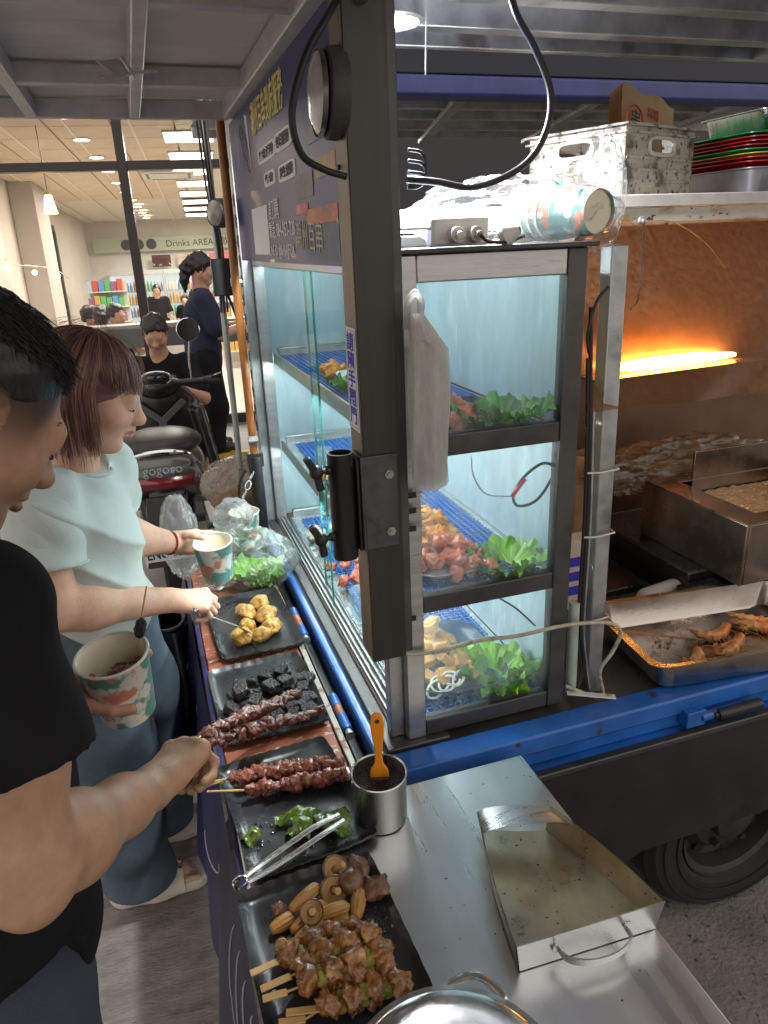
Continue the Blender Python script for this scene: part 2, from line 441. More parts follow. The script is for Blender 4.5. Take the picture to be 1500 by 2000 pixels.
# ================================================================== truck
truck = thing('food_truck', 'blue food truck with raised canopy roof, steel corner pillar and lowered rear counter', 'truck')
MB().box(.055, 2.7, .03, 1.52, .66, .735).obj('bed_floor', dark_flat, truck, bevel=.003)
# sill between blue rail and glass cabinet
MB().box(.022, .16, .03, 1.52, .735, .748).obj('rear_sill', dark_flat, truck, bevel=.003)
b = MB(); b.box(-.004, .02, -.012, 1.55, .60, .738)
b.obj('rear_rail', blue_paint, truck, bevel=.006)
b = MB(); b.box(-.03, -.006, .0, 1.5, .55, .685)
b.obj('rear_channel', black_paint, truck, bevel=.003)
b = MB(); b.box(.021, 2.7, -.03, .028, .695, .742); b.box(.021, 2.7, -.018, .028, .655, .694); b.box(.021, 2.7, -.042, .028, .632, .654)
b.obj('side_rail', blue_paint, truck, bevel=.006)
b = MB()
b.prism([(.03, -.05, .645), (2.7, -.05, .645), (2.7, -.05, .345), (.62, -.05, .345), (.5, -.05, .30), (.03, -.05, .30)], (0, .012, 0))
b.obj('side_panel', black_paint, truck, bevel=.003)
b = MB(); b.box(.03, 2.7, -.058, -.0385, .645, .66); b.obj('panel_top_edge', dark_flat, truck, bevel=.003)
# hinge on the side rail
b = MB(); b.cyl((.74, -.045, .69), (.86, -.045, .69), .011); b.box(.7, .75, -.05, -.02, .67, .71)
b.obj('side_latch', blue_paint, truck, bevel=.002)
b = MB(); b.cyl((.78, -.052, .69), (.9, -.052, .69), .013, n=12); b.cyl((.77, -.052, .69), (.78, -.052, .69), .009, n=12)
b.obj('latch_pin', plastic_black, truck)
# wheel
def wheel(parent, c, r, w):
    wl = bpy.data.objects.new('wheel', None); col.objects.link(wl); wl.parent = parent; wl.location = c
    M4 = Matrix.Rotation(R(90), 4, 'X'); t = MB()
    t.lathe([(r * .60, w * .38), (r * .66, w * .5), (r * .80, w * .52), (r * .93, w * .47), (r, w * .34), (r * 1.0, -w * .34), (r * .93, -w * .47), (r * .66, -w * .5), (r * .6, -w * .38)], 56, M4)
    for k in (.72, .86):
        t.tube([M4 @ Vector((r * k * math.cos(a), r * k * math.sin(a), w * .525)) for a in np.linspace(0, 6.283, 49)[:-1]], .0025, 5, closed=True)
    t.obj('tyre', rubber, wl)
    q = MB()
    q.lathe([(r * .61, w * .45), (r * .6, w * .40), (r * .55, w * .36), (r * .53, w * .12), (r * .46, w * .1), (r * .36, w * .25), (r * .22, w * .27), (r * .2, w * .40), (r * .13, w * .44), (.001, w * .45)], 48, M4)
    q.obj('rim', rim_m, wl)
    for k in range(6):
        a = k * math.pi / 3; p = M4 @ Vector((r * .3 * math.cos(a), r * .3 * math.sin(a), w * .26))
        MB().cyl(p, p + Vector((0, -.02, 0)), .011, .009, 6).obj('wheel_nut', rim_m, wl)
    for k in range(8):
        a = k * math.pi / 4 + .2; p = M4 @ Vector((r * .44 * math.cos(a), r * .44 * math.sin(a), w * .15))
        MB().cyl(p, p + Vector((0, -.006, 0)), .017, .017, 12).obj('rim_hole', plastic_black, wl)
    return wl
wheel(truck, (.95, .075, .275), .275, .18)
MB().box(.4, 2.6, .25, 1.3, .3, .62).obj('chassis', black_paint, truck)
# lowered tailgate used as counter
tail = MB().box(-.305, -.048, -.05, 1.15, .69, .722).obj('tailgate', black_paint, truck, bevel=.004)
MB().box(-.296, -.062, -.045, 1.145, .722, .731).obj('counter_board', red_board, tail, bevel=.003)
e = MB(); e.box(-.060, -.046, -.05, 1.15, .7215, .736); e.obj('edge_strip', mat('chipped_edge_strip', (.33, .3, .25), .55, .3, .3, 30, .1, 60, spots=((.2, .07, .04), .55, 30, .05)), tail, bevel=.002)
for y0, y1 in ((.585, .76), (.155, .30), (.98, 1.1)):
    hg = MB().cyl((-.030, y0, .724), (-.030, y0 + .055, .724), .0115, n=14).obj('hinge', blue_paint, truck); MB().cyl((-.030, y1 - .055, .724), (-.030, y1 - .012, .724), .0115, n=14).obj('hinge_sleeve', blue_paint, hg)
    q = MB(); q.cyl((-.030, y0 + .055, .724), (-.030, y1 - .055, .724), .0105, n=14); q.obj('hinge_knuckle', mat('worn_hinge', (.4, .14, .08), .5, .3, .3, 40), hg)
    q = MB(); q.cyl((-.030, y0 - .015, .724), (-.030, y0, .724), .008, n=12); q.cyl((-.030, y0 - .02, .724), (-.030, y0 - .015, .724), .0105, n=12); q.obj('hinge_pin', galv, hg)
# corner pillar
px0, px1, py0, py1 = -.008, .057, .0, .066
b = MB(); b.box(px0, px1, py0, py1, .983, 2.25); b.m = 1; b.box(px0 - .0015, px0 - .0003, py0 + .001, py1, .985, 2.25)
pil = b.obj('corner_pillar', [pillar_m, pillar_side], truck, bevel=.0025)
b = MB(); b.box(px1 + .001, px1 + .018, .012, .04, .983, 2.2); b.obj('pillar_trim', dark_flat, pil, bevel=.002)
MB().cyl((px0 - .002, .045, 1.83), (px0 - .006, .045, 1.83), .004, n=8).obj('screw', plastic_black, pil)
# clamp on the pillar: bracket plate, tube socket, two T-handles
cl = MB()
cl.box(px0 - .004, .05, -.005, -.0005, 1.215, 1.385); cl.box(px0 - .008, px0 - .0018, -.005, .05, 1.215, 1.385)
clamp = cl.obj('clamp_bracket', mat('clamp_steel', (.1, .1, .1), .45, .85, .3, 15, .06, 60, spots=((.05, .045, .04), .58, 20, .1)), truck, bevel=.002)
for z in (1.245, 1.35):
    q = MB(); q.cyl((.034, -.005, z), (.034, -.009, z), .0085, n=6); q.cyl((.034, -.009, z), (.034, -.014, z), .0045, n=10); q.obj('bolt', galv, clamp)
q = MB(); q.box(-.022, px0 - .008, .0, .045, 1.213, 1.38); q.obj('socket_bracket', plastic_black, clamp, bevel=.002)
M4 = Matrix.Translation((-.044, .018, 0)); q = MB(); q.lathe([(.0215, 1.2), (.0225, 1.2), (.0225, 1.392), (.019, 1.392), (.019, 1.21), (.0215, 1.2)], 28, M4)
q.obj('tube_socket', mat('scratched_black_tube', (.035, .035, .034), .35, .7, .3, 10, .05, 60, (1, 1, .5), spots=((.16, .15, .14), .66, 25, .05)), clamp)
for z, tilt in ((1.366, .5), (1.245, .35)):
    q = MB(); q.cyl((-.062, .012, z), (-.086, .006, z), .0055, n=10); q.cyl((-.064, .012, z), (-.074, .009, z), .009, n=6)
    c = Vector((-.090, .005, z)); d = Vector((-math.sin(tilt) * .35, -.15, math.cos(tilt))).normalized()
    q.bar(c - d * .034, c + d * .0, .015, .013, (1, 0, 0)); q.bar(c, c + Vector((-.5, -.1, .85)).normalized() * .032, .015, .013, (1, 0, 0)); q.ell(c, (.012, .011, .013))
    q.obj('clamp_handle', plastic_black, clamp, bevel=.003)
# round side lamps wired to the pillar and far post
def marker_lamp(c, r, n_):
    nx = Vector(n_).normalized(); M4 = frame(c, nx.orthogonal(), nx); lm = MB()
    lm.lathe([(.0, -.016), (r * .9, -.016), (r, -.005), (r * .98, .010), (r * .9, .014)], 28, M4)
    o = lm.obj('marker_lamp', mat('scuffed_lamp_rubber', (.05, .048, .045), .55, 0, .4, 25, .2, 60, spots=((.16, .15, .14), .62, 30, .06)), truck)
    q = MB(); q.lathe([(r * .9, .017), (r * .86, .024), (r * .6, .032), (.001, .036)], 28, M4)
    q.obj('lamp_lens', mat('dull_grey_lens', (.42, .40, .36), .25, 0, .3, 18, .1, 90, spots=((.1, .08, .06), .58, 14, .1), coat=.3), o)
    q = MB(); q.lathe([(r * .95, .018), (r * .92, .025), (r * .88, .018)], 28, M4); q.obj('lamp_ring', mat('dark_chrome', (.2, .2, .2), .3, 1), o)
marker_lamp((-.018, .03, 1.925), .061, (-1, .06, .03))
marker_lamp((-.035, 1.43, 1.83), .045, (-1, -.6, .0))
# far corner: orange pipe, slotted upright, far post of the cabinet
q = MB(); q.tube(smooth_path([(-.022, 1.30, 2.12), (-.024, 1.31, 1.6), (-.02, 1.335, 1.03)], 6), .0135, 14)
pole = q.obj('orange_pole', mat('orange_brown_pole', (.42, .15, .03), .42, 0, .3, 9, .05, 50, (1, 1, .6), spots=((.2, .06, .02), .56, 8, .15), coat=.2), truck)
q = MB(); q.cyl((-.02, 1.336, 1.04), (-.018, 1.345, .73), .024, n=14); q.box(-.045, .01, 1.32, 1.36, 1.0, 1.05); q.obj('pole_socket', plastic_black, pole, bevel=.003)
for z in (1.62, 1.1): MB().cyl((-.038, 1.318, z), (-.005, 1.318, z), .0145, n=10).obj('pole_tie', galv, pole)
up_ = MB(); up_.box(.012, .016, 1.40, 1.45, .75, 2.1); up_.box(.016, .05, 1.446, 1.45, .75, 2.1)
up_o = up_.obj('slotted_upright', galv, truck, bevel=.001)
for i in range(13):
    q = MB(); z = 1.13 + i * .062; q.cyl((.0115, 1.425, z), (.009, 1.425, z), .0115, n=14); q.box(.009, .0115, 1.421, 1.429, z - .026, z - .005); q.obj('key_slot', plastic_black, up_o)
b = MB(); b.box(.03, .075, 1.46, 1.5, .748, 2.1); b.obj('far_corner_post', alu, truck, bevel=.003)

# ------------------------------------------------------------------ canopy (raised rear flap and roof)
can = MB(); can.grid(14, 20, lambda u, v: (-1.25 + 1.262 * u, -2.2 + 3.5 * v, 2.128 + .004 * math.sin(u * 9) * math.sin(v * 14)))
cano = can.obj('rear_canopy', canopy_sheet, truck, smooth=60)
MB().box(-1.25, .012, -2.2, 1.30, 2.135, 2.15).obj('canopy_top', dark_flat, cano)
def cbar(x0, x1, y0, y1, z0=2.075, z1=2.122, name='canopy_bar', m_=canopy_bar, par=None):
    return MB().box(x0, x1, y0, y1, z0, z1).obj(name, m_, par or cano, bevel=.003)
for x in (-.262, -.53, -.80, -1.07): cbar(x - .014, x + .014, -2.2, 1.275)
for y in (-.9, -.35, .255, .87): cbar(-1.25, -.012, y - .017, y + .017, 2.082)
cbar(-1.25, .0, 1.262, 1.29); cbar(-.018, .012, -2.2, 1.26); cbar(.013, .03, -.02, 1.5, 2.03, 2.1, 'roof_edge_bar', alu)
# torn metal latch hanging from the canopy
q = MB(); q.bar((-.335, .62, 2.052), (-.225, .60, 2.062), .012, .004); q.bar((-.29, .61, 2.085), (-.27, .61, 2.05), .02, .006); q.prism([(-.34, .60, 2.075), (-.30, .60, 2.08), (-.285, .60, 2.05), (-.30, .60, 2.048)], (0, .004, 0))
q.obj('canopy_latch', galv, cano)
rf = MB(); rf.grid(24, 18, lambda u, v: (.03 + 2.9 * u, -.5 + 1.14 * v, 2.19 + .01 * math.sin(u * 14) * math.sin(v * 5)))
roof = rf.obj('roof', canopy_sheet, truck, smooth=60)
MB().box(.03, 2.93, -.5, .64, 2.205, 2.22).obj('roof_top', dark_flat, roof)
for y, w in ((.285, .022), (.48, .022), (.02, .015), (.625, .012)):
    MB().box(.03, 2.9, y - w, y + w, 2.125, 2.185).obj('roof_bar', galv, roof, bevel=.003)
for x in (.98, 1.9): MB().bar((x - .06, -.4, 2.135), (x + .3, .6, 2.135), .04, .03).obj('roof_brace', galv, roof, bevel=.003)
b = MB(); b.box(.03, 2.9, 1.40, 1.5, 2.2325, 2.322); b.obj('far_top_beam', mat('near_black_navy', (.006, .008, .02), .45), truck, bevel=.006)
b = MB(); b.box(.03, 2.9, 1.39, 1.5, 2.17, 2.232); b.box(.03, 2.9, 1.38, 1.5, 2.3225, 2.36); b.obj('far_navy_beam', navy, truck, bevel=.01)
fw = MB(); fw.grid(12, 8, lambda u, v: (.03 + 2.9 * u, 1.52 + 1.3 * v, 2.29 - .02 * v)); fwo = fw.obj('far_canopy', canopy_sheet, truck)
MB().box(.03, 2.93, 1.52, 2.82, 2.30, 2.32).obj('far_canopy_top', dark_flat, fwo)
for y in (1.7, 1.95, 2.2, 2.5, 2.78): MB().box(.03, 2.9, y - .02, y + .02, 2.22, 2.265).obj('far_canopy_bar', galv, fwo, bevel=.003)
for x in (.9, 1.5, 2.2): MB().bar((x, 1.55, 2.225), (x + .3, 2.78, 2.205), .05, .02).obj('far_canopy_brace', galv, fwo, bevel=.002)
# round steel ring under the roof with a tie hanging from it
rl = thing('round_roof_lamp', 'round white LED lamp fixed under the truck roof behind the pillar', 'lamp', (.175, .33, 2.10))
q = MB(); q.lathe([(.062, .025), (.066, .012), (.066, -.004), (.058, -.008), (.054, .0)], 36); q.obj('lamp_bezel', galv, rl)
q = MB(); q.lathe([(.001, -.002), (.054, -.002)], 36); q.obj('lamp_lens', mat('roof_led_lens', (1, 1, 1), .4, emit=12, ec=(.95, .98, 1)), rl, smooth=0)
glow('roof_lamp_light', (0, 0, -.012), .1, 20, (.95, .98, 1), rl, (0, 0, 0), 'DISK')
q = MB(); q.bar((.222, .26, 2.12), (.219, .262, 2.0), .004, .002); q.obj('cable_tie', white_plastic, roof)
# square post right of the cabinet with strapped cables
q = MB(); q.bar((.532, .085, .735), (.518, .085, 1.70), .036, .036, (0, 1, 0)); post = q.obj('galvanised_post', galv, truck, bevel=.003)
for z in (1.27, 1.13, .93):
    q = MB(); x = .532 - .02 * (z - .735) / 1.4; q.tube([(x - .05, .062, z + .002), (x - .02, .058, z), (x + .022, .06, z + .002), (x + .024, .09, z + .004)], .0022, 6); q.obj('wire_tie', white_plastic, post)
MB().cyl((.472, .07, .75), (.468, .07, .98), .012, n=12).obj('pale_pipe', mat('pale_green_pipe', (.36, .42, .38), .4, 0, .2, 20), post)

# ================================================================== glass display cabinet
cab = thing('glass_display_cabinet', 'tall steel and glass display cabinet with three lit food shelves beside the pillar', 'display cabinet', (.26, .75, .748))
def cb(name, mm, bev=.0025, sm=35):
    def f(m_):
        o = m_.obj(name, mm, cab, bevel=bev, smooth=sm); o.location = (-.26, -.75, -.748); return o
    return f
X0, X1, Y0, Y1, Z0, Z1 = .075, .436, .046, 1.42, .748, 1.70
cb('front_stile', galv)(MB().box(.042, .072, .068, .098, Z0, 1.66))
cb('front_stile', alu)(MB().box(.0725, .112, Y0, Y0 + .03, Z0, Z1))
cb('front_stile', dark_flat)(MB().box(.398, .437, Y0, Y0 + .03, Z0, Z1))
cb('back_stile', alu)(MB().box(.05, .09, Y1, Y1 + .03, Z0, Z1)); cb('back_stile', alu)(MB().box(.40, .437, Y1, Y1 + .03, Z0, Z1))
for z0, z1, nm in ((Z0, .785, 'bottom_rail'), (1.036, 1.073, 'shelf_rail'), (1.350, 1.39, 'shelf_rail'), (1.655, Z1, 'top_rail')):
    cb(nm, dark_flat if nm != 'top_rail' else alu)(MB().box(.1125, .3975, Y0 + .002, Y0 + .028, z0, z1))
    cb(nm, alu)(MB().box(.1125, .3975, Y1 + .001, Y1 + .025, z0, z1))
cb('top_sheet', mat('dirty_top_sheet', (.07, .07, .07), .5, .5, .3, 10, .1, 60))(MB().box(.05, .45, .03, 1.46, 1.7005, 1.709))
cb('side_rail', alu)(MB().box(.05, .09, .099, Y1 - .001, 1.665, Z1))
shelf_m = mat('wet_shelf_steel', (.6, .66, .68), .25, .8, .1, 12, .05, 60, rv=.1)
for z in (1.052, 1.366): cb('shelf', shelf_m)(MB().box(.10, .415, Y0 + .03, Y1 - .002, z - .004, z)); 
for z in (1.052, 1.366):
    cb('shelf_edge', alu)(MB().box(.092, .0995, .10, Y1 - .002, z - .028, z + .012))
cb('cabinet_floor', shelf_m)(MB().box(.10, .42, Y0 + .03, Y1 - .002, Z0 + .002, Z0 + .014))
inner = mat('misted_inner_panel', (.5, .66, .7), .4, .15, .14, 7, .06, 40, (1, 1, .25), spots=((.3, .5, .6), .58, 4, .25), spots2=((.75, .84, .86), .6, 30, .15), rv=.1)
for a, b_ in ((.762, 1.046), (1.056, 1.36), (1.37, 1.655)): cb('inner_panel', inner)(MB().box(.4205, .4345, .08, Y1 - .002, a, b_))
cb('back_panel', inner)(MB().box(.0905, .3995, Y1 + .0255, Y1 + .03, Z0 + .02, 1.66))
# front panes
for a, b_ in ((.785, 1.036), (1.073, 1.35), (1.39, 1.655)): cb('front_pane', misty, 0)(MB().box(.112, .398, Y0 + .012, Y0 + .016, a, b_))
# sliding glass doors on the counter side, in a double track
tr = MB()
for x in (.056, .067, .080, .093): tr.box(x - .0015, x + .0015, .10, Y1 - .003, Z0 + .008, Z0 + .022)
tr.box(.052, .097, .10, Y1 - .003, Z0, Z0 + .008); cb('sliding_track', alu, .0006)(tr)
for x, y0, y1 in ((.0865, .10, .80), (.0735, .66, 1.40)):
    d = cb('sliding_pane', pane, 0)(MB().box(x - .0025, x + .0025, y0, y1, Z0 + .012, 1.665))
    e = MB(); e.box(x - .0026, x + .0026, (y1 if x > .08 else y0) - .0016, (y1 if x > .08 else y0) + .0016, Z0 + .012, 1.665); eo = e.obj('pane_edge', glass_edge, d, smooth=0)
# cabinet lamps: LED battens under the two shelves; dim top one added as fill
tube_m = mat('cool_led', (.9, 1, 1), .4, emit=25, ec=(.95, .985, 1.0)); tube_fill = mat('added_fill_led', (.9, 1, 1), .4, emit=13, ec=(.84, .96, 1.0))
for z in (1.046, 1.362, 1.6995):
    lm = cb('lamp_batten', white_plastic)(MB().box(.108, .128, .12, 1.36, z - .014, z - .0005))
    q = MB(); q.cyl((.119, .10, z - .024), (.119, 1.35, z - .024), .009, n=10); q.obj('led_strip', tube_m if z < 1.6 else tube_fill, lm)  # tube under the top sheet is added to brighten the upper compartment
# fluorescent lamp lying on the cabinet roof
lamp = thing('fluorescent_lamp', 'glaring white fluorescent lamp lying on top of the glass cabinet', 'lamp', (.25, .22, 1.71))
MB().box(-.16, .20, -.02, .05, .0, .02).obj('lamp_tray', white_plastic, lamp, bevel=.003)
q = MB(); q.cyl((-.15, .0, .045), (.19, .0, .045), .02, n=16); q.obj('lamp_tube', mat('white_hot_tube', (1, 1, 1), .4, emit=13, ec=(.93, .98, 1.0)), lamp)
for x in (-.155, .195): MB().box(x - .006, x + .006, -.012, .02, .02, .07).obj('lamp_socket', white_plastic, lamp, bevel=.002)

# ================================================================== steel work table
tb = thing('steel_table', 'scratched stainless steel work table pushed against the truck corner', 'table', (0, -.42, 0))
t = MB(); t.box(-.30, .272, -.55, .352, .735, .742); t.obj('table_top', table_steel, tb, bevel=.004, seg=3).location = (0, 0, 0)
t = MB(); t.box(-.298, .270, -.548, .35, .70, .7345); t.obj('apron', steel, tb, bevel=.003)
for x in (-.275, .245):
    for y in (-.52, .32): MB().cyl((x, y, 0), (x, y, .70), .016, n=14).obj('leg', steel, tb)
# ================================================================== people: shared builders
def skin_mat(name, c, **k): return mat(name, c, .46, 0, .12, 30, .10, 260, sub=.12, spec=.4, spots=((c[0] * .92, c[1] * .72, c[2] * .68), .52, 7, .3), rv=.08, **k)
skin_a = skin_mat('warm_skin', (.52, .31, .21), tint=(.56, .31, .22))
def skin_attrs(M_, dark=(.035, .024, .02), red=(.42, .13, .11)):
    """mix stubble and lip / flush colours into a skin by the mesh attributes of the same names"""
    t = M_.node_tree; N = t.nodes; L = t.links; b = N['Principled BSDF']; src = b.inputs['Base Color'].links[0].from_socket
    for nm, c in (('flush', red), ('stubble', dark)):
        a = N.new('ShaderNodeAttribute'); a.attribute_name = nm; mx = N.new('ShaderNodeMix'); mx.data_type = 'RGBA'; L.new(a.outputs['Fac'], mx.inputs['Factor']); L.new(src, mx.inputs[6]); mx.inputs[7].default_value = rgb(c); src = mx.outputs[2]
    L.new(src, b.inputs['Base Color']); return M_
def sstep(x, a, b): t = np.clip((x - a) / (b - a), 0, 1); return t * t * (3 - 2 * t)
def head_attrs(o, c, M3, s, stub=None, lip=.75):
    n = len(o.data.vertices); V = np.empty(n * 3, np.float32); o.data.vertices.foreach_get('co', V); q = (V.reshape(-1, 3) - np.array(c, float)) @ np.array(M3) / s; x, y, z = np.abs(q[:, 0]), q[:, 1], q[:, 2]
    nearh = (np.linalg.norm(q, axis=1) < .2)
    lp = sstep(.0215 - .25 * np.abs(z + .0635) - x, -.002, .003) * sstep(y, .083, .087) * sstep(z, -.0775, -.0745) * sstep(-z, .0525, .0555)
    ck = .22 * np.exp(-(((x - .042) / .02) ** 2 + ((z + .03) / .02) ** 2)) * (y > .03) + .25 * np.exp(-((x / .016) ** 2 + ((z + .03) / .014) ** 2)) * (y > .09) + .3 * np.exp(-(((x - .08) / .012) ** 2)) * (np.abs(z) < .04)
    fl = np.where(nearh, np.maximum(lip * lp, ck), 0); st_ = np.where(nearh, stub(x, y, z), 0) if stub else np.zeros(n)
    for nm, v in (('flush', fl), ('stubble', st_)): a = o.data.attributes.new(nm, 'FLOAT', 'POINT'); a.data.foreach_set('value', v.astype(np.float32))
lip_m = mat('lip_skin', (.5, .17, .15), .4, 0, .1, 60)
lash_m = mat('dark_lash', (.02, .013, .01), .6)
def NP(M3, o):
    M3 = np.array(M3); o = np.array(o, float)
    return lambda x, y, z: o + M3 @ np.array((x, y, z), float)
def orient(fwd_, up_=(0, 0, 1), tilt=0):
    """columns right, forward, up"""
    f = Vector(fwd_).normalized(); u = Vector(up_); r = f.cross(u).normalized(); u = r.cross(f)
    M3 = Matrix((r, f, u)).transposed()
    if tilt: M3 = Matrix.Rotation(tilt, 3, f) @ M3
    return M3
def add_head(sd, o, M3, s=1.0, fine=True, soft=1.0):
    Q = NP(M3, o); m3 = np.array(M3)
    def P(x, y, z): return Q(x * s, y * s, z * s)
    E = lambda c, r, k=.02, op='u', mm=m3: sd.ell(P(*c), [a * s for a in r], mm, k * s, op)
    K = lambda a, b, ra, rb, k=.02, op='u': sd.cone(P(*a), P(*b), ra * s, rb * s, k * s, op)
    E((0, -.014, .032), (.076, .094, .084), .03); E((0, .026, -.028), (.061, .066, .084), .03)
    E((0, .064, -.097), (.024, .02, .018), .03)
    for x in (-1, 1):
        K((.056 * x, -.005, -.05), (.018 * x, .058, -.096), .019, .015, .03)
        E((.036 * x, .058, -.03), (.025 * soft, .024, .026), .03)
        if fine:
            E((.033 * x, .098, .004), (.016, .013, .0095), .012, 's'); E((.032 * x, .0785, .003), (.015, .0125, .0115), .006)
            K((.019 * x, .088, -.004), (.046 * x, .078, -.001), .0022, .002, .004)
            E((.0125 * x, .100, -.030), (.0085, .0095, .0075), .008)
            E((.0065 * x, .108, -.0385), (.0036, .006, .0036), .003, 's')
        er = np.array(M3) @ np.array(Euler((R(-12), 0, R(22 * -x))).to_matrix())
        E((.0775 * x, -.012, -.006), (.007, .019, .031), .008, 'u', er)
        if fine: E((.084 * x, -.007, -.002), (.006, .010, .017), .006, 's', er); E((.078 * x, -.0065, -.032), (.006, .009, .010), .006)
    K((-.036, .079, .022), (.036, .079, .022), .011, .011, .02)
    K((0, .088, .012), (0, .108, -.024), .0085, .0115, .016); E((0, .1095, -.028), (.0125, .0115, .0105), .012)
    if fine:
        K((0, .093, -.044), (0, .0955, -.052), .007, .008, .012)
        K((-.017, .088, -.0595), (0, .0975, -.0575), .0042, .0062, .008); K((.017, .088, -.0595), (0, .0975, -.0575), .0042, .0062, .008)
        K((-.015, .0885, -.0685), (.0, .0965, -.0695), .0045, .0072, .008); K((.015, .0885, -.0685), (.0, .0965, -.0695), .0045, .0072, .008)
        K((-.021, .0885, -.0632), (0, .1035, -.0632), .0018, .0018, .004, 's'); K((.021, .0885, -.0632), (0, .1035, -.0632), .0018, .0018, .004, 's')
        E((0, .09, -.082), (.014, .006, .004), .01, 's')
def head_class(o, M3, s, brow=True):
    m3 = np.array(M3); o = np.array(o, float)
    def f(c):
        q = (c - o) @ m3 / s; x, y, z = np.abs(q[:, 0]), q[:, 1], q[:, 2]; r = np.zeros(len(c), int)
        r[(x < .0215 - .2 * np.abs(z + .0635)) & (y > .084) & (z < -.0545) & (z > -.0755)] = 1
        if False: r[(x > .016) & (x < .05) & (y > .055) & (np.abs(z - (.027 - .12 * np.abs(x - .032))) < .0032)] = 2
        return r
    return f
def face_lines(o, M3, s, parent, seed=5, brow_m=None, n=46):
    """brow hairs and lash lines"""
    P = NP(M3, np.array(o, float)); r_ = random.Random(seed)
    for x in (-1, 1):
        b = MB()
        for i in range(n):
            f = r_.random(); a = (.017 + .033 * f, .0905 - .010 * f - .012 * f * f, .027 + .004 * math.sin(f * 2.6) + r_.gauss(0, .0016)); q = (a[0] + .006, a[1] - .002, a[2] + .0015 * (1 - f) - .001 * f)
            b.tube([tuple(P(a[0] * x * s, (a[1] + .001) * s, a[2] * s)), tuple(P(q[0] * x * s, (q[1] + .001) * s, q[2] * s))], [.0007, .0002], 3, caps=False)
        b.obj('eyebrow', brow_m or hair_black, parent, smooth=180)
        MB().tube([tuple(P(.019 * x * s, .0895 * s, -.0045 * s)), tuple(P(.027 * x * s, .0925 * s, -.0062 * s)), tuple(P(.036 * x * s, .0905 * s, -.006 * s)), tuple(P(.045 * x * s, .083 * s, -.0035 * s))], [.0007, .0014, .0015, .0008], 5).obj('eyelash', lash_m, parent)
def add_hand(sd, w, M3, side=1, curl=(.5, .6, .4), thumb=((.75, .65, -.25), (.45, .85, -.3), (.2, .95, -.2)), s=1.0, spread=.08, curls=None, k=.008):
    """hand at wrist w: columns of M3 = across the palm towards +x, along the fingers, out of the back; side=1 puts the thumb on +x. Returns finger tips"""
    Q = NP(M3, w); P = lambda v: Q(v[0] * side * s, v[1] * s, v[2] * s)
    K = lambda a, b, ra, rb, kk=k: sd.cone(P(a), P(b), ra * s, rb * s, kk * s)
    bx = (.030, .010, -.010, -.029); by = (.088, .093, .088, .079); ln = ((.042, .026, .021), (.046, .029, .022), (.043, .027, .021), (.033, .020, .019)); rr = (.0092, .0094, .0089, .0078)
    K((0, -.012, 0), (0, .012, -.001), .025, .025, .02)
    for i in range(4):
        K((bx[i] * .55, .01, 0), (bx[i], by[i], .001), .0145, .0108, .016)
        K((bx[i] * .7, .02, -.009), (bx[i], by[i] - .01, -.006), .0115, .0095, .014)
    K((.012, .015, -.008), (.024, .05, -.012), .017, .013, .016)
    tips = []
    for i in range(4): sd.ell(P((bx[i], by[i] - .002, .005)), [.0098 * s] * 3, None, .008 * s)
    for i in range(4):
        a = 0; p = Vector((bx[i], by[i], 0)); sp = spread * (1.5 - i) * .8; cu = curls[i] if curls else curl; r = rr[i]
        for j in range(3):
            a += cu[j]; d = Vector((math.sin(sp) * math.cos(a), math.cos(a) * math.cos(sp), -math.sin(a))); q = p + d * ln[i][j]
            K(p, q, r, r * .92, .004); sd.ell(P(q), [r * s * .98] * 3, None, .003); p = q; r *= .92
        tips.append(P(p))
    p = Vector((.022, .022, -.008)); r = .0125
    for j, l in enumerate((.036, .032, .026)):
        q = p + Vector(thumb[j]).normalized() * l; K(p, q, r, r * .9, .008 if j == 0 else .004); p = q; r *= .9
    tips.append(P(p))
    return tips
def strands(name, roots, dirs, length, m_, parent, segs=6, r=.0009, grav=.5, wave=.004, seed=1, follow=None, taper=.3, n=3):
    """hair: tapering threads from roots"""
    rr = random.Random(seed); b = MB()
    for i, (p, d) in enumerate(zip(roots, dirs)):
        p = Vector(p); d = Vector(d).normalized(); L = length(i) if callable(length) else length; pts = [p]; ph = rr.random() * 6.28
        for j in range(segs):
            d = (d + Vector((0, 0, -grav / segs)) + Vector((rr.gauss(0, wave), rr.gauss(0, wave), rr.gauss(0, wave)))).normalized()
            q = pts[-1] + d * L / segs
            if follow: q = follow(q)
            pts.append(q)
        b.tube(pts, [r * (1 - (1 - taper) * j / segs) for j in range(segs + 1)], n, caps=False)
    return b.obj(name, m_, parent, smooth=180, kind='stuff') if False else b.obj(name, m_, parent, smooth=180)
hair_black = mat('black_hair', (.012, .010, .010), .38, 0, .3, 60, .5, 160, (1, 1, .1), spec=.5)
denim = mat('washed_denim', (.12, .2, .3), .8, 0, .25, 9, .25, 300, spots=((.26, .36, .46), .58, 5, .2))
cloth_black = mat('black_cotton', (.009, .009, .011), .9, 0, .2, 12, .15, 350, spec=.2)
shoe_white = mat('white_rubber', (.62, .6, .56), .55, 0, .12, 20, .05, 60)
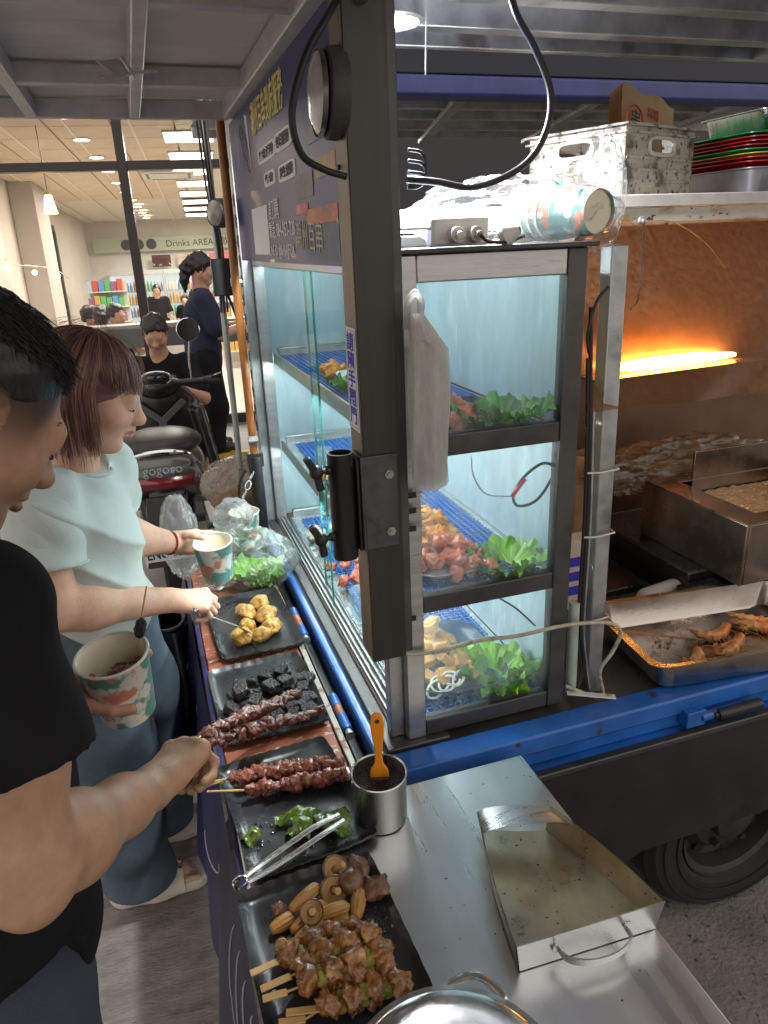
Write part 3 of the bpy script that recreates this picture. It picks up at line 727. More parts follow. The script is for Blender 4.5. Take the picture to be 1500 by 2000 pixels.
def simple_person(name, label, J, shirt, trousers, hair=hair_black, skin=None, s=1.0, group=None, ponytail=False, vox=.012, shoes=None, sleeve=.55, parts='all', hairlen=0, face=True, bulk=1.0):
    """standing or seated figure from joints J (world): head, look, up, neck, sh (2), el (2), wr (2), hip (2), kn (2), an (2)"""
    base = J.get('base', (J['head'][0], J['head'][1], 0)); t = thing(name, label, 'person', base, group=group)
    inv = Matrix.Translation(-Vector(base))
    def place(o): o.data.transform(inv); return o
    v = {k: ([np.array(p, float) for p in q] if isinstance(q, (list, tuple)) and hasattr(q[0], '__len__') else np.array(q, float)) for k, q in J.items()}
    M3 = orient(J['look'], J.get('up', (0, 0, 1)))
    sd = SD(vox * .7); add_head(sd, v['head'], M3, s, fine=face)
    hd = v['head']; sd.cone(hd + np.array(M3) @ np.array((0, -.02, -.05)) * s, v['neck'], .052 * s, .06 * s, .03)
    mid0 = (v['hip'][0] + v['hip'][1]) / 2; ch0 = (v['sh'][0] + v['sh'][1]) / 2; sd.chain([v['neck'], ch0, mid0], [.058 * s, .075 * s, .075 * s], .03)
    for i in (0, 1):
        sd.cone(ch0, v['sh'][i], .05 * s, .05 * s, .03); sd.chain([mid0, v['hip'][i], v['kn'][i]], [.07 * s, .07 * s, .05 * s], .03)
        e, w = v['el'][i], v['wr'][i]
        sd.chain([v['sh'][i], e, w], [.05 * s, .042 * s, .029 * s], .03)
        d = (w - e) / np.linalg.norm(w - e); Mh = orient(d, (0, 0, 1)); Mh = Matrix((Mh.col[0], Mh.col[1], Mh.col[2])).transposed()
        add_hand(sd, w, Mh, 1 if i == 0 else -1, s=s * .95)
        if parts == 'all': sd.chain([v['kn'][i], v['an'][i]], [.05 * s, .04 * s], .03)
    sd_o = place(sd.obj('body', [skin or skin_a, lip_m, lash_m], t, classify=head_class(hd, M3, s)))
    mid = (v['hip'][0] + v['hip'][1]) / 2; ch = (v['sh'][0] + v['sh'][1]) / 2; up_ = ch - mid; L = np.linalg.norm(up_)
    sd = SD(vox); side = (v['sh'][1] - v['sh'][0]); sw = np.linalg.norm(side); side = side / sw; fw_ = np.cross(up_ / L, side); Mt = np.stack((side, fw_, up_ / L), 1)
    sd.ell(mid + up_ * .72, (sw * .46, .115 * s * bulk, L * .36), Mt, .05); sd.ell(mid + up_ * .25, (sw * .44, .112 * s * bulk, L * .36), Mt, .06); sd.ell(mid, (sw * .45, .115 * s * bulk, .12 * s), Mt, .05)
    sd.cone(v['sh'][0], v['sh'][1], .062 * s, .062 * s, .05); sd.cone(ch, v['neck'], .075 * s, .064 * s, .05)
    for i in (0, 1): sd.cone(v['sh'][i], v['sh'][i] + (v['el'][i] - v['sh'][i]) * sleeve * 1.4, .066 * s * bulk, .07 * s * bulk, .04)
    place(sd.obj('shirt', shirt, t, disp=lambda X, Y, Z: .006 * vnoise(X, Y, Z, 26, 3)))
    if parts == 'all':
        sd = SD(vox)
        sd.ell(mid - up_ / L * .02, (sw * .44, .12 * s, .12 * s), Mt, .05)
        for i in (0, 1): sd.chain([v['hip'][i], v['kn'][i], v['an'][i]], [.098 * s * bulk, .085 * s * bulk, .068 * s * bulk], .05)
        place(sd.obj('trousers', trousers, t, disp=lambda X, Y, Z: .006 * vnoise(X, Y, Z, 24, 5)))
        for i in (0, 1):
            a = v['an'][i]; f = v['kn'][i] * 0 + np.array(J.get('foot', J['look']), float); f[2] = 0; f /= np.linalg.norm(f)
            sd = SD(vox * .7); sd.chain([a + np.array((0, 0, -.02)) - f * .03, a + f * .09 + np.array((0, 0, -.035)), a + f * .16 + np.array((0, 0, -.045))], [.045 * s, .04 * s, .033 * s], .03)
            place(sd.obj('shoe', shoes or plastic_black, t))
    sd = SD(vox * .6); P = NP(M3, hd); m3 = np.array(M3)
    sd.ell(P(0, -.02 * s, .042 * s), (.083 * s, .1 * s, .086 * s), m3, .02)
    for x in (-1, 1): sd.ell(P(.062 * x * s, -.025 * s, .01 * s), (.022 * s, .055 * s, .045 * s), m3, .02)
    sd.ell(P(0, -.085 * s, -.015 * s), (.06 * s, .03 * s, .05 * s), m3, .03)
    sd.ell(P(0, .118 * s, -.005 * s), (.082 * s, .072 * s, .092 * s), m3, .012, 's')
    if ponytail: sd.chain([P(0, -.10 * s, .035 * s), P(0, -.13 * s, .0), P(-.01, -.125 * s, -.09 * s), P(-.01, -.11 * s, -.19 * s)], [.03 * s, .036 * s, .034 * s, .012 * s], .02)
    if hairlen: sd.chain([P(0, -.07 * s, .0), P(0, -.085 * s, -hairlen * s)], [.07 * s, .06 * s], .03)
    place(sd.obj('hair', hair, t, disp=lambda X, Y, Z: .006 * vnoise(X, Y, Z, 75, 9) + .003 * vnoise(X, Y, Z, 190, 4)))
    return t
# ================================================================== convenience store across the pavement (own frame: s right, t depth, w up)
store = thing('convenience_store', 'brightly lit convenience store with dark framed shop windows', 'building', M4=STORE)
cream = mat('cream_wall', (.66, .60, .52), .7, 0, .06, 3)
ceil_m = mat('ceiling_tile_white', (.68, .6, .5), .7, 0, .05, 6)
wood_ceil = mat('warm_ceiling_board', (.62, .49, .36), .6, 0, .1, 3)
frame_m = mat('dark_window_frame', (.022, .016, .014), .4)
FT = 1.4
MB().box(-12, 12, FT + .05, 13, -.2, .0).obj('shop_floor', mat('pale_shop_floor', (.52, .48, .42), .25, 0, .06, 3), store, smooth=0)
MB().box(-2.45, 6, 12.5, 12.6, 0, 3.2).obj('back_wall', cream, store, smooth=0)
MB().box(-2.45, -2.35, FT + 3.2, 12.499, 0, 3.2).obj('side_wall', cream, store, smooth=0)
MB().box(5.9, 6, FT + .1, 12.499, 0, 3.2).obj('side_wall', cream, store, smooth=0)
MB().box(-2.34, 5.89, FT + .1, 12.49, 2.96, 3.1).obj('ceiling', ceil_m, store, smooth=0)
MB().box(-12, 12, FT - .05, FT + .04, 3.0, 6).obj('fascia', mat('dark_fascia', (.05, .05, .055), .6), store, smooth=0)
MB().box(1.7, 14, FT - .1, FT + .04, 0, 3.0).obj('facade_pier', mat('dark_pier', (.03, .03, .036), .6, 0, .1, 2), store, smooth=0)
# ceiling boards and tiles, with open joints
tile = None; k_ = 0
for i, s0 in enumerate(np.arange(-2.32, 2.0, .605)):
    for j, t0 in enumerate(np.arange(FT + .15, 8.2, .605)):
        warm = s0 < -.35
        if k_ == 0 or True:
            if tile is None:
                tile = {w: MB().box(0, .59, 0, .59, 0, .02).obj('ceiling_tile', mm, store, bevel=.004, smooth=0) for w, mm in ((True, wood_ceil), (False, ceil_m))}
                for w in tile: tile[w].location = (1.6 if w else 2.2, 9.0, 2.925)
            share(tile[warm], store, Matrix.Translation((s0, t0, 2.925)))
for s0 in (-.93, -1.53, -.33, -2.13):
    MB().box(s0 - .012, s0 + .012, FT + .1, 12.4, 2.918, 2.926).obj('ceiling_strip', mat('light_joint_strip', (.75, .68, .58), .5), store, smooth=0)
# shop front
for s0, w in ((-.404, .085), (-2.6, .085), (-4.8, .085), (1.62, .1)): MB().box(s0 - w / 2, s0 + w / 2, FT - .05, FT + .05, 0, 3.0).obj('mullion', frame_m, store, bevel=.004)
for a, b_ in ((-4.7575, -2.6425), (-2.5575, -.4465), (-.3615, 1.57)):
    MB().box(a, b_, FT - .045, FT + .045, 2.41, 2.485).obj('transom', frame_m, store, bevel=.004); MB().box(a, b_, FT - .045, FT + .045, 2.92, 2.999).obj('head_bar', frame_m, store, bevel=.004)
    MB().box(a, b_, FT - .004, FT + .004, 2.486, 2.919).obj('window_pane', shop_pane, store, smooth=0)
    MB().box(a, b_, FT - .004, FT + .004, .1, 2.409).obj('window_pane', shop_pane, store, smooth=0)
    MB().box(a, b_, FT - .045, FT + .045, 0, .099).obj('base_bar', frame_m, store, bevel=.004)
# window counter inside, grey front
MB().box(-2.55, 1.5, FT + .3, FT + .85, .99, 1.03).obj('window_counter', mat('grey_counter_top', (.35, .33, .31), .4), store, bevel=.006)
MB().box(-2.55, 1.5, FT + .28, FT + .31, .80, .988).obj('counter_front', mat('grey_counter_front', (.10, .11, .12), .5), store, bevel=.004)
# left side of the shop: piers and a dark framed inner window
for t0, t1 in ((FT + .9, FT + 2.1), (FT + 4.3, FT + 5.2)): MB().box(-2.34, -2.02, t0, t1, 0, 2.92).obj('pier', mat('grey_cream_pier', (.45, .4, .36), .7, 0, .05, 3), store, smooth=0)
wf = MB(); t0, t1 = 6.75, 8.2
wo = MB().box(-2.3, -2.26, t0, t1, 1.1, 1.16).obj('inner_window', frame_m, store, bevel=.004)
for a in (t0, t1 - .07): MB().box(-2.34, -2.25, a, a + .12, .3, 2.45).obj('jamb', frame_m, wo, bevel=.004)
MB().box(-2.34, -2.25, t0, t1, 2.451, 2.55).obj('jamb', frame_m, wo, bevel=.004)
def store_thing(name, label, cat, loc, group=None): return thing(name, label, cat, group=group, M4=STORE @ Matrix.Translation(loc))
# ceiling lights
panel_m = mat('light_panel', (1, 1, 1), .5, emit=3.5, ec=(1, .97, .9)); dl_m = mat('downlight_glow', (1, .95, .85), .5, emit=6, ec=(1, .93, .8))
pl = store_thing('ceiling_light_panel', 'square white light panel in the shop ceiling', 'ceiling light', (.22, 2.66, 2.905), 'light panels in the shop ceiling')
MB().box(-.27, .27, -.28, .28, .0, .018).obj('panel_frame', shoe_white, pl, bevel=.003); MB().box(-.255, .255, -.265, .265, -.004, -.0005).obj('diffuser', panel_m, pl, smooth=0)
for i in range(1, 8): dup(pl, M4=STORE @ Matrix.Translation((.22, 2.66 + 1.2 * i, 2.905)))
d0 = store_thing('downlight', 'round recessed downlight in the shop ceiling', 'ceiling light', (-.89, 1.7, 2.915), 'downlights in the shop ceiling')
q = MB(); q.lathe([(.0, .0), (.075, .0), (.085, .004)], 24); q.obj('diffuser', dl_m, d0, smooth=0); q = MB(); q.lathe([(.083, -.003), (.1, -.003), (.1, .01)], 24); q.obj('trim_ring', shoe_white, d0)
for i in range(1, 10): dup(d0, M4=STORE @ Matrix.Translation((-.89, 1.7 + 1.08 * i, 2.915)))
dup(d0, M4=STORE @ Matrix.Translation((.2, 1.62, 2.915)))
# the light the ceiling panels and downlights give
for i, (s0, t0, pw) in enumerate(((.22, 3.2, 54), (.22, 6.5, 50), (.22, 10, 54), (-.89, 3.0, 26), (-.89, 6.5, 28))):
    ld = glow('panel_light', (0, 0, -.02), .5, pw, (1, .95, .87), pl); ld.matrix_basis = Matrix.Translation((s0 - .22, t0 - 2.66, -.02))
ac = store_thing('ceiling_air_conditioner', 'white four way cassette air conditioner in the shop ceiling', 'air conditioner', (-.12, 5.2, 2.905))
q = MB(); q.prism([(-.35, -.35, 0), (.35, -.35, 0), (.35, .35, 0), (-.35, .35, 0)], (0, 0, -.03)); q.obj('panel', shoe_white, ac, bevel=.01)
for a in range(4):
    q = MB(); q.box(-.24, .24, -.3, -.26, -.034, -.0305); o = q.obj('louvre', mat('grey_louvre', (.2, .19, .18), .5), ac); o.matrix_basis = Matrix.Rotation(a * math.pi / 2, 4, 'Z')
# pendant lamp with cord
pd = store_thing('pendant_lamp', 'glowing amber glass pendant lamp hanging on a long cord', 'lamp', (-1.20, 2.05, 2.20))
MB().cyl((0, 0, .12), (0, 0, .72), .004, n=6).obj('cord', cord_black, pd); MB().cyl((0, 0, .09), (0, 0, .125), .018, n=12).obj('cap', mat('brass_cap', (.4, .25, .1), .4, .8), pd)
q = MB(); q.lathe([(.03, .1), (.036, .09), (.062, -.06), (.066, -.07)], 20); q.obj('shade', mat('amber_shade', (1, .7, .35), .5, emit=2.6, ec=(1, .62, .25)), pd)
# string of bulbs
sl = store_thing('bulb_string', 'string of round bulbs looped along the shop wall', 'string lights', (-1.9, 4.0, 1.75))
pts = [(-.25, -.9, .4), (-.1, -.55, .02), (.05, -.1, -.02), (.2, .35, -.05), (.3, .9, -.16)]
MB().tube(smooth_path(pts, 6), .008, 6).obj('wire', mat('pale_wire', (.5, .42, .32), .5), sl)
for p in ((-.1, -.55, -.05), (.07, -.1, -.10), (.24, .4, -.14), (-.22, -.85, .22)):
    q = MB(); q.ell(p, .03, nu=12, nv=8); q.obj('bulb', mat('warm_bulb', (1, .8, .5), .4, emit=10, ec=(1, .72, .38)), sl)
# drinks sign
sg = store_thing('aisle_sign', 'long pale green aisle sign above the drinks coolers', 'sign', (-2.2, 12.3, 2.28))
MB().box(0, 4.5, 0, .05, 0, .30).obj('board', mat('pale_green_sign', (.42, .46, .34), .6), sg, smooth=0)
ink = mat('dark_sign_ink', (.05, .055, .05), .6)
F = lambda x, z: Matrix.Translation((x, -.004, z)) @ Matrix.Rotation(R(90), 4, 'X')
text('Drinks AREA · 飲品專區', .2, ink, sg, F(1.6, .08), ext=.002)
for x in (.72, 1.0, 1.28):
    q = MB(); q.lathe([(0, 0), (.115, 0), (.115, .01)], 24, F(x, .15)); q.obj('sign_disc', ink, sg, smooth=0)
# posters above the coolers
for x, w, c, lb in ((-.95, .42, (.09, .03, .03), 'dark drink poster above the coolers'), (-.38, .6, (.6, .42, .36), 'pale pink lettered poster above the coolers'), (.35, .5, (.62, .16, .2), 'red poster above the coolers')):
    q = MB().box(0, w, 0, .01, 0, .26).obj('poster', mat('poster_' + str(w), c, .6, 0, .4, 9, spots=((.7, .6, .5), .6, 8, .05)), smooth=0); q.matrix_world = STORE @ Matrix.Translation((x, 12.2, 1.92)); tag(q, lb, 'poster')
# coolers with bottles
fr = store_thing('drinks_cooler', 'lit glass door drinks cooler filled with rows of bottles', 'cooler', (-1.92, 11.75, 0), 'drinks coolers along the back wall')
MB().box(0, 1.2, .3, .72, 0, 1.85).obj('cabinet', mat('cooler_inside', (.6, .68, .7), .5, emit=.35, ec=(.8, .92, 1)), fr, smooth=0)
MB().box(0, 1.2, .0, .299, 1.76, 1.85).obj('header', shoe_white, fr, smooth=0); MB().box(0, 1.2, .0, .299, 0, .1).obj('plinth', frame_m, fr, smooth=0)
for x in (0, .585, 1.17): MB().box(x, x + .03, -.02, .02, .1, 1.76).obj('door_frame', alu, fr, smooth=0)
for x in (.03, .615): MB().box(x, x + .555, -.004, .004, .1, 1.76).obj('door_pane', shop_pane, fr, smooth=0)
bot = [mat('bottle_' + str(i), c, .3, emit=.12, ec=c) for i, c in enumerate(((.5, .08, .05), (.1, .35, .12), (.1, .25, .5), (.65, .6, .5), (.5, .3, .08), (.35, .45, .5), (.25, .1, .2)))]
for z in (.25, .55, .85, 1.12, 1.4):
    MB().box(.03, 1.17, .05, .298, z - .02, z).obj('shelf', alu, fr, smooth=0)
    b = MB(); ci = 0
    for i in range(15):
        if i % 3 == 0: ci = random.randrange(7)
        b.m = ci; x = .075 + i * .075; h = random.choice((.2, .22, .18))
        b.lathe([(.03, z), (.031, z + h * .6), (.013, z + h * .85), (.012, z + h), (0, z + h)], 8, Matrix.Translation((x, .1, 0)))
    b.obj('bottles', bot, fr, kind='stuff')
for i in (1, 2): dup(fr, M4=STORE @ Matrix.Translation((-1.92 + 1.21 * i, 11.75, 0)))
# display shelf low in the shop and a notice box by the window
q = store_thing('snack_shelf', 'low shelf of bright snack packets inside the shop window', 'shelf', (-.9, 3.4, 0))
MB().box(-.6, .9, 0, .4, 0, .7).obj('shelf_body', shoe_white, q, smooth=0)
for i in range(14): MB().box(-.58 + i * .1, -.5 + i * .1, .02, .12, .7, .7 + random.uniform(.12, .2)).obj('packet', bot[i * 3 % 7], q, smooth=0)
# people inside the shop
def SP(s, t, w): return tuple(STORE @ Vector((s, t, w)))
def SDr(s, t, w): return tuple(STORE.to_3x3() @ Vector((s, t, w)))
def seated(s, t, name, label, shirt, look=(0, -1, -.15), **k):
    t0_ = 0
    J = dict(head=SP(s, t, 1.115), look=SDr(*look), neck=SP(s, t + .02, .95), sh=[SP(s - .17, t + .03, .90), SP(s + .17, t + .03, .90)], el=[SP(s - .22, t - .12, .72), SP(s + .22, t - .12, .72)], wr=[SP(s - .1, t - .3, .84), SP(s + .1, t - .3, .84)],
             hip=[SP(s - .1, t + .05, .5), SP(s + .1, t + .05, .5)], kn=[SP(s - .1, t - .3, .5), SP(s + .1, t - .3, .5)], an=[SP(s - .1, t - .3, .1), SP(s + .1, t - .3, .1)], base=SP(s, t, 0))
    return simple_person(name, label, J, shirt, cloth_black, **k)
seated(-1.12, 2.95, 'person', 'black haired diner in dark top, profile turned, behind the shop window counter', cloth_black, (.9, .2, 0), vox=.016)
seated(-.98, 2.75, 'person', 'long haired diner seen from behind at the shop window counter', mat('brown_knit', (.12, .07, .05), .9), (.1, 1, 0), vox=.016, hairlen=.16)
seated(-.80, 2.55, 'person', 'diner with cropped dark hair sitting lower at the shop window counter', cloth_black, (.6, -.4, -.2), vox=.016)
def standing(s, t, name, label, shirt, trousers, h=1.62, look=(0, -1, -.1), **k):
    f = h / 1.7
    J = dict(head=SP(s, t, 1.56 * f), look=SDr(*look), neck=SP(s, t, 1.4 * f), sh=[SP(s - .17 * f, t, 1.36 * f), SP(s + .17 * f, t, 1.36 * f)], el=[SP(s - .24 * f, t, 1.08 * f), SP(s + .24 * f, t, 1.08 * f)], wr=[SP(s - .24 * f, t - .08, .84 * f), SP(s + .24 * f, t - .08, .84 * f)],
             hip=[SP(s - .09, t, .88 * f), SP(s + .09, t, .88 * f)], kn=[SP(s - .1, t, .48 * f), SP(s + .1, t, .48 * f)], an=[SP(s - .1, t, .09), SP(s + .1, t, .09)], base=SP(s, t, 0))
    return simple_person(name, label, J, shirt, trousers, **k)
rk = random.Random(3)
for i, (s0, t0, w0, w1, lb) in enumerate(((.35, 7.0, .9, 1.5, 'shelf of bright snack packets deep inside the shop'), (1.0, 5.2, .8, 1.35, 'gondola shelf of packets near the shop window'), (-2.0, 9.0, .7, 1.6, 'shelf of goods against the shop side wall'))):
    q = store_thing('goods_shelf', lb, 'shelf', (s0, t0, 0)); MB().box(0, w0, .2, .25, 0, w1).obj('shelf_back', shoe_white, q, smooth=0)
    for z in np.arange(.3, w1, .28):
        MB().box(0, w0, -.1, .2, z - .02, z).obj('shelf_board', shoe_white, q, smooth=0)
        for k in range(int(w0 / .11)): MB().box(k * .11, k * .11 + .095, -.08, .1, z, z + rk.uniform(.14, .22)).obj('packet', bot[rk.randrange(7)], q, smooth=0)
standing(-.78, 9.6, 'person', 'shopper in a black t-shirt standing before the drinks coolers', cloth_black, cloth_black, 1.5, vox=.018)
standing(-.28, 10.4, 'person', 'small shopper in dark clothes beside the drinks coolers', cloth_black, cloth_black, 1.25, vox=.018)
# ================================================================== things on the counter and the steel table
CAM = cam.matrix_world.copy()
def at(u, v, z=None, x=None, y=None, d=None):
    """point of the photograph (1500 x 2000) on a real horizontal plane z, or on x= / y= planes, or at depth d"""
    r = CAM.to_3x3() @ Vector(((u - 750) / 1405, -(v - 1000) / 1405, -1)); o = CAM.translation
    if d is not None: return o + r * d
    if z is not None: return o + r * ((z - o.z) / r.z)
    if x is not None: return o + r * ((x - o.x) / r.x)
    return o + r * ((y - o.y) / r.y)
def nz(v, s, seed=0): return noise.noise(Vector(v) * s + Vector((seed * 3.7, seed * 1.3, -seed * 2.1)))
slate = mat('slate_melamine', (.022, .024, .026), .3, 0, .3, 7, .05, 60, spots=((.04, .044, .047), .55, 6, .2), rv=.12, coat=.15)
def plate(label, c, w, l, rz, group='slate plates along the counter'):
    t = MB(); nu, nv = 30, 38; ph = random.random() * 9
    def h(u, v, under=False):
        x, y = (u - .5) * 2, (v - .5) * 2
        e = max(abs(x) ** 1.0 * 1.0, abs(y)); rx = 1 - .035 * (abs(y) ** 6) ; ry = 1 - .035 * (abs(x) ** 6)
        X, Y = x * w / 2 * rx, y * l / 2 * ry
        dx, dy = (1 - abs(x)) * w / 2, (1 - abs(y)) * l / 2; ed = min(dx, dy)
        z = .006 + .012 * max(0, 1 - ed / .022) ** 1.7 + .0012 * math.sin(5 * x + ph) * math.cos(4 * y + ph)
        if ed < .004: z += .0015 * math.sin(9 * (x + y) * 3 + ph)
        if under: z = max(0, z - .0065)
        return (X, Y, z)
    t.grid(nu, nv, lambda u, v: h(u, v)); n0 = len(t.v); t.grid(nu, nv, lambda u, v: h(u, v, True))
    rim = [i for i in range(nu)] + [j * nu + nu - 1 for j in range(1, nv)] + [(nv - 1) * nu + i for i in range(nu - 2, -1, -1)] + [j * nu for j in range(nv - 2, 0, -1)]
    for a, b_ in zip(rim, rim[1:] + rim[:1]): t.f.append((a, b_, n0 + b_, n0 + a)); t.mi.append(0)
    o = t.obj('slate_plate', slate, smooth=60); o.location = c; o.rotation_euler.z = rz
    return tag(o, label, 'plate', group)
plate('slate plate of golden fried pieces on the red counter', (-.158, .69, .732), .218, .36, R(2.4))
plate('slate plate with black charred cubes and two meat skewers', (-.181, .325, .732), .232, .31, R(1.6))
plate('slate plate with long meat skewers and green peppers', (-.191, -.045, .743), .226, .30, R(5))
plate('slate plate with baby corn, mushrooms and chicken skewers', (-.200, -.375, .743), .228, .325, R(2.5))
ZP = .742; ZQ = .752
def lump(c, r, seed, amp=.25, fs=2.2, fine=.08, M3=None, n=(18, 12)):
    b = MB(); b.ell(c, r, M3, n[0], n[1], lambda d: amp * nz(d, fs, seed) + fine * nz(d, fs * 3.5, seed + 5)); return b
# golden fried lumps
gold = mat('golden_batter', (.72, .40, .09), .34, 0, .35, 30, .6, 120, spots=((.30, .09, .012), .50, 22, .16), spots2=((.74, .55, .28), .6, 46, .1), coat=.25, sub=.05)
for i, (u, v, rx, ry, rz_, a) in enumerate(((482, 1196, .024, .031, .021, .3), (508, 1178, .022, .024, .02, 0), (519, 1199, .024, .030, .02, -.5), (474, 1243, .024, .023, .02, .8), (484, 1222, .018, .023, .018, .2), (512, 1238, .024, .020, .018, .5), (531, 1222, .022, .026, .018, -.3))):
    p = at(u, v, ZP + .016); b = MB(); M3 = Euler((0, 0, a)).to_matrix()
    b.ell((0, 0, 0), (rx * 1.18, ry * 1.18, rz_ * 1.1), M3, 28, 20, lambda d: .30 * nz(d, 1.3, i) + .09 * nz(d, 3.4, i + 9) + .025 * nz(d, 9, i))
    for q in range(4):
        a2 = random.random() * 6.28; b.ell((math.cos(a2) * rx * .8, math.sin(a2) * ry * .8, random.uniform(-.3, .4) * rz_), random.uniform(.005, .009), None, 10, 7, lambda d: .3 * nz(d, 3, q + i))
    o = b.obj('fried_piece', gold, smooth=180); o.location = p; tag(o, 'golden fried battered lump on the slate plate', 'fried food', 'fried lumps on their plate')
# black charred cubes
char = mat('charred_cake', (.016, .014, .013), .5, 0, .4, 40, .8, 160, spots=((.10, .09, .085), .6, 60, .08), rv=.15)
cubes = []
spots_ = [(470, 1340), (497, 1333), (525, 1325), (552, 1318), (580, 1326), (600, 1322), (460, 1362), (488, 1358), (512, 1350), (540, 1345), (566, 1340), (592, 1342), (455, 1383), (484, 1380), (510, 1375), (604, 1362), (590, 1372), (566, 1380), (540, 1395), (574, 1395), (604, 1388), (520, 1318), (548, 1310), (528, 1340), (556, 1330), (470, 1352), (498, 1368)]
for i, (u, v) in enumerate(spots_):
    p = at(u, v, ZP + (.011 if i < 21 else .028)); b = MB(); sx_, sy_, sz_ = random.uniform(.026, .036), random.uniform(.024, .034), random.uniform(.017, .022)
    M4 = Euler((random.uniform(-.25, .25), random.uniform(-.25, .25), random.uniform(0, 3.1))).to_matrix().to_4x4() @ Matrix.Diagonal((sx_, sy_, sz_, 1)); b.obox(M4)
    b.v = [tuple(Vector(q) + Vector((random.gauss(0, .0015),) * 3)) for q in b.v]
    o = b.obj('charred_cube', char, smooth=0, bevel=.0025); o.location = p; tag(o, 'black charred cube piled on the slate plate', 'charred cube', 'black cubes on their plate')
# meat skewers
meat = mat('glazed_meat', (.10, .027, .016), .3, 0, .4, 35, .6, 120, spots=((.06, .012, .01), .56, 30, .15), spots2=((.32, .13, .07), .61, 45, .1), coat=.45, sub=.04)
meat2 = mat('glazed_pink_meat', (.22, .058, .03), .28, 0, .35, 35, .6, 120, spots=((.12, .03, .02), .56, 28, .15), spots2=((.48, .25, .12), .6, 40, .1), coat=.5, sub=.05)
bamboo = mat('bamboo', (.58, .36, .13), .55, 0, .2, 20, .1, 90, (1, 1, 8))
def meat_skewer(label, a, b_, stick_from, m_, n=11, r=.0135, group='meat skewers on the counter plates', seed=0):
    a, b_, s0 = Vector(a), Vector(b_), Vector(stick_from); t = thing('meat_skewer', label, 'skewer', tuple((a + b_) / 2), group=group); o = (a + b_) / 2; d = (b_ - a).normalized()
    MB().tube([s0 - o, a - o, b_ - o + d * .006], [.0019, .0019, .0008], 6).obj('stick', bamboo, t)
    q = d.to_track_quat('X', 'Z').to_matrix()
    n = int(n * 1.5)
    for i in range(n):
        f = (i + .5) / n; c = a.lerp(b_, f) - o + Vector((random.gauss(0, .0012), random.gauss(0, .0022), random.gauss(0, .0016))); L = (b_ - a).length / n
        rr = r * (.82 + .25 * math.sin(f * 3.1) + random.uniform(-.14, .16))
        bb = lump(c, (L * random.uniform(.85, 1.25), rr * random.uniform(.85, 1.2), rr * random.uniform(.6, .8)), seed * 20 + i, .5, 1.9, .28, q @ Euler((random.random() * 6, random.gauss(0, .45), random.gauss(0, .5))).to_matrix(), (18, 13)); bb.obj('meat_piece', m_, t, smooth=180)
    return t
meat_skewer('long dark meat skewer lifted by the man over the charred cubes', at(392, 1438, .87), at(585, 1352, .785), at(352, 1468, d=1.09), meat, 13, .0135, seed=1)
meat_skewer('dark meat skewer resting on the plate rim below the charred cubes', at(400, 1454, .86), at(628, 1385, .775), at(354, 1476, d=1.09), meat, 13, .012, seed=2)
meat_skewer('pinkish meat skewer lying along the top of the pepper plate', at(452, 1520, .775), at(668, 1490, .772), at(402, 1528, .782), meat2, 12, .014, seed=3)
meat_skewer('pinkish meat skewer crossed behind another above the pepper plate', at(470, 1512, .762), at(640, 1488, .762), at(402, 1537, .775), meat2, 9, .012, seed=4)
meat_skewer('glossy meat skewer nearest the green peppers', at(485, 1543, .772), at(700, 1508, .77), at(404, 1546, .778), meat2, 12, .0145, seed=5)
# green peppers
pepper = mat('blistered_green_pepper', (.09, .16, .012), .25, 0, .35, 25, .25, 60, spots=((.3, .32, .05), .58, 18, .15), spots2=((.03, .05, .01), .64, 30, .06), coat=.4, sub=.05)
def pepper_piece(label, c, l, w, rz, seed, rx=0, bend=1.0):
    b = MB()
    def f(u, v, o=0):
        x, y = (u - .5), (v - .5); W = w * (1 - .35 * abs(x) ** 2 * 4) * (1 + .15 * math.sin(u * 9 + seed))
        return (x * l, y * W, .012 * bend * math.cos(y * 2.6) + .006 * nz((x * 3, y * 3, 0), 2.2, seed) + .006 * math.sin(x * 6 + seed) - o)
    b.grid(16, 10, lambda u, v: f(u, v)); n0 = len(b.v); b.grid(16, 10, lambda u, v: f(u, v, .0022))
    o = b.obj('pepper_piece', pepper, smooth=180); o.location = c; o.rotation_euler = (rx, 0, rz); return tag(o, label, 'pepper', 'grilled pepper pieces')
for i, (lb, u, v, l, w, rz) in enumerate((('small square of green pepper lying alone on the plate', 491, 1637, .032, .028, .5), ('long green pepper strip at the edge of the pepper heap', 575, 1596, .07, .026, -.1), ('yellowish folded green pepper piece', 592, 1612, .05, .04, 1.2), ('dark green pepper curl on top of the heap', 618, 1600, .05, .032, -.8), ('broad green pepper piece beside the tongs', 648, 1602, .062, .042, .1), ('blistered green pepper piece under the tongs', 662, 1616, .052, .04, 1.0), ('green pepper scrap pressed below the heap', 580, 1622, .045, .03, .7))):
    pepper_piece(lb, at(u, v, ZQ + .004 + .004 * (i % 3)), l, w, rz, i, random.uniform(-.2, .2))
# sauce drops on the plates
drop_m = mat('oil_and_sauce', (.012, .006, .004), .06, coat=1, spec=.8)
for nm, zone, n, z in (('plate with peppers', (480, 690, 1590, 1680), 90, ZQ - .001), ('plate with corn', (690, 770, 1760, 1860), 80, ZQ - .001), ('plate with cubes', (500, 600, 1280, 1312), 30, ZP - .001)):
    b = MB()
    for i in range(n):
        p = at(random.uniform(zone[0], zone[1]), random.uniform(zone[2], zone[3]), z); r = random.choice((.0012, .0016, .002, .003))
        b.ell(p, (r, r * random.uniform(.7, 1.6), .0007), Euler((0, 0, random.random() * 3)).to_matrix(), 8, 5)
    o = b.obj('sauce_drops', drop_m, smooth=180, kind='stuff'); tag(o, 'dark oily sauce drops spattered on the ' + nm, 'sauce')
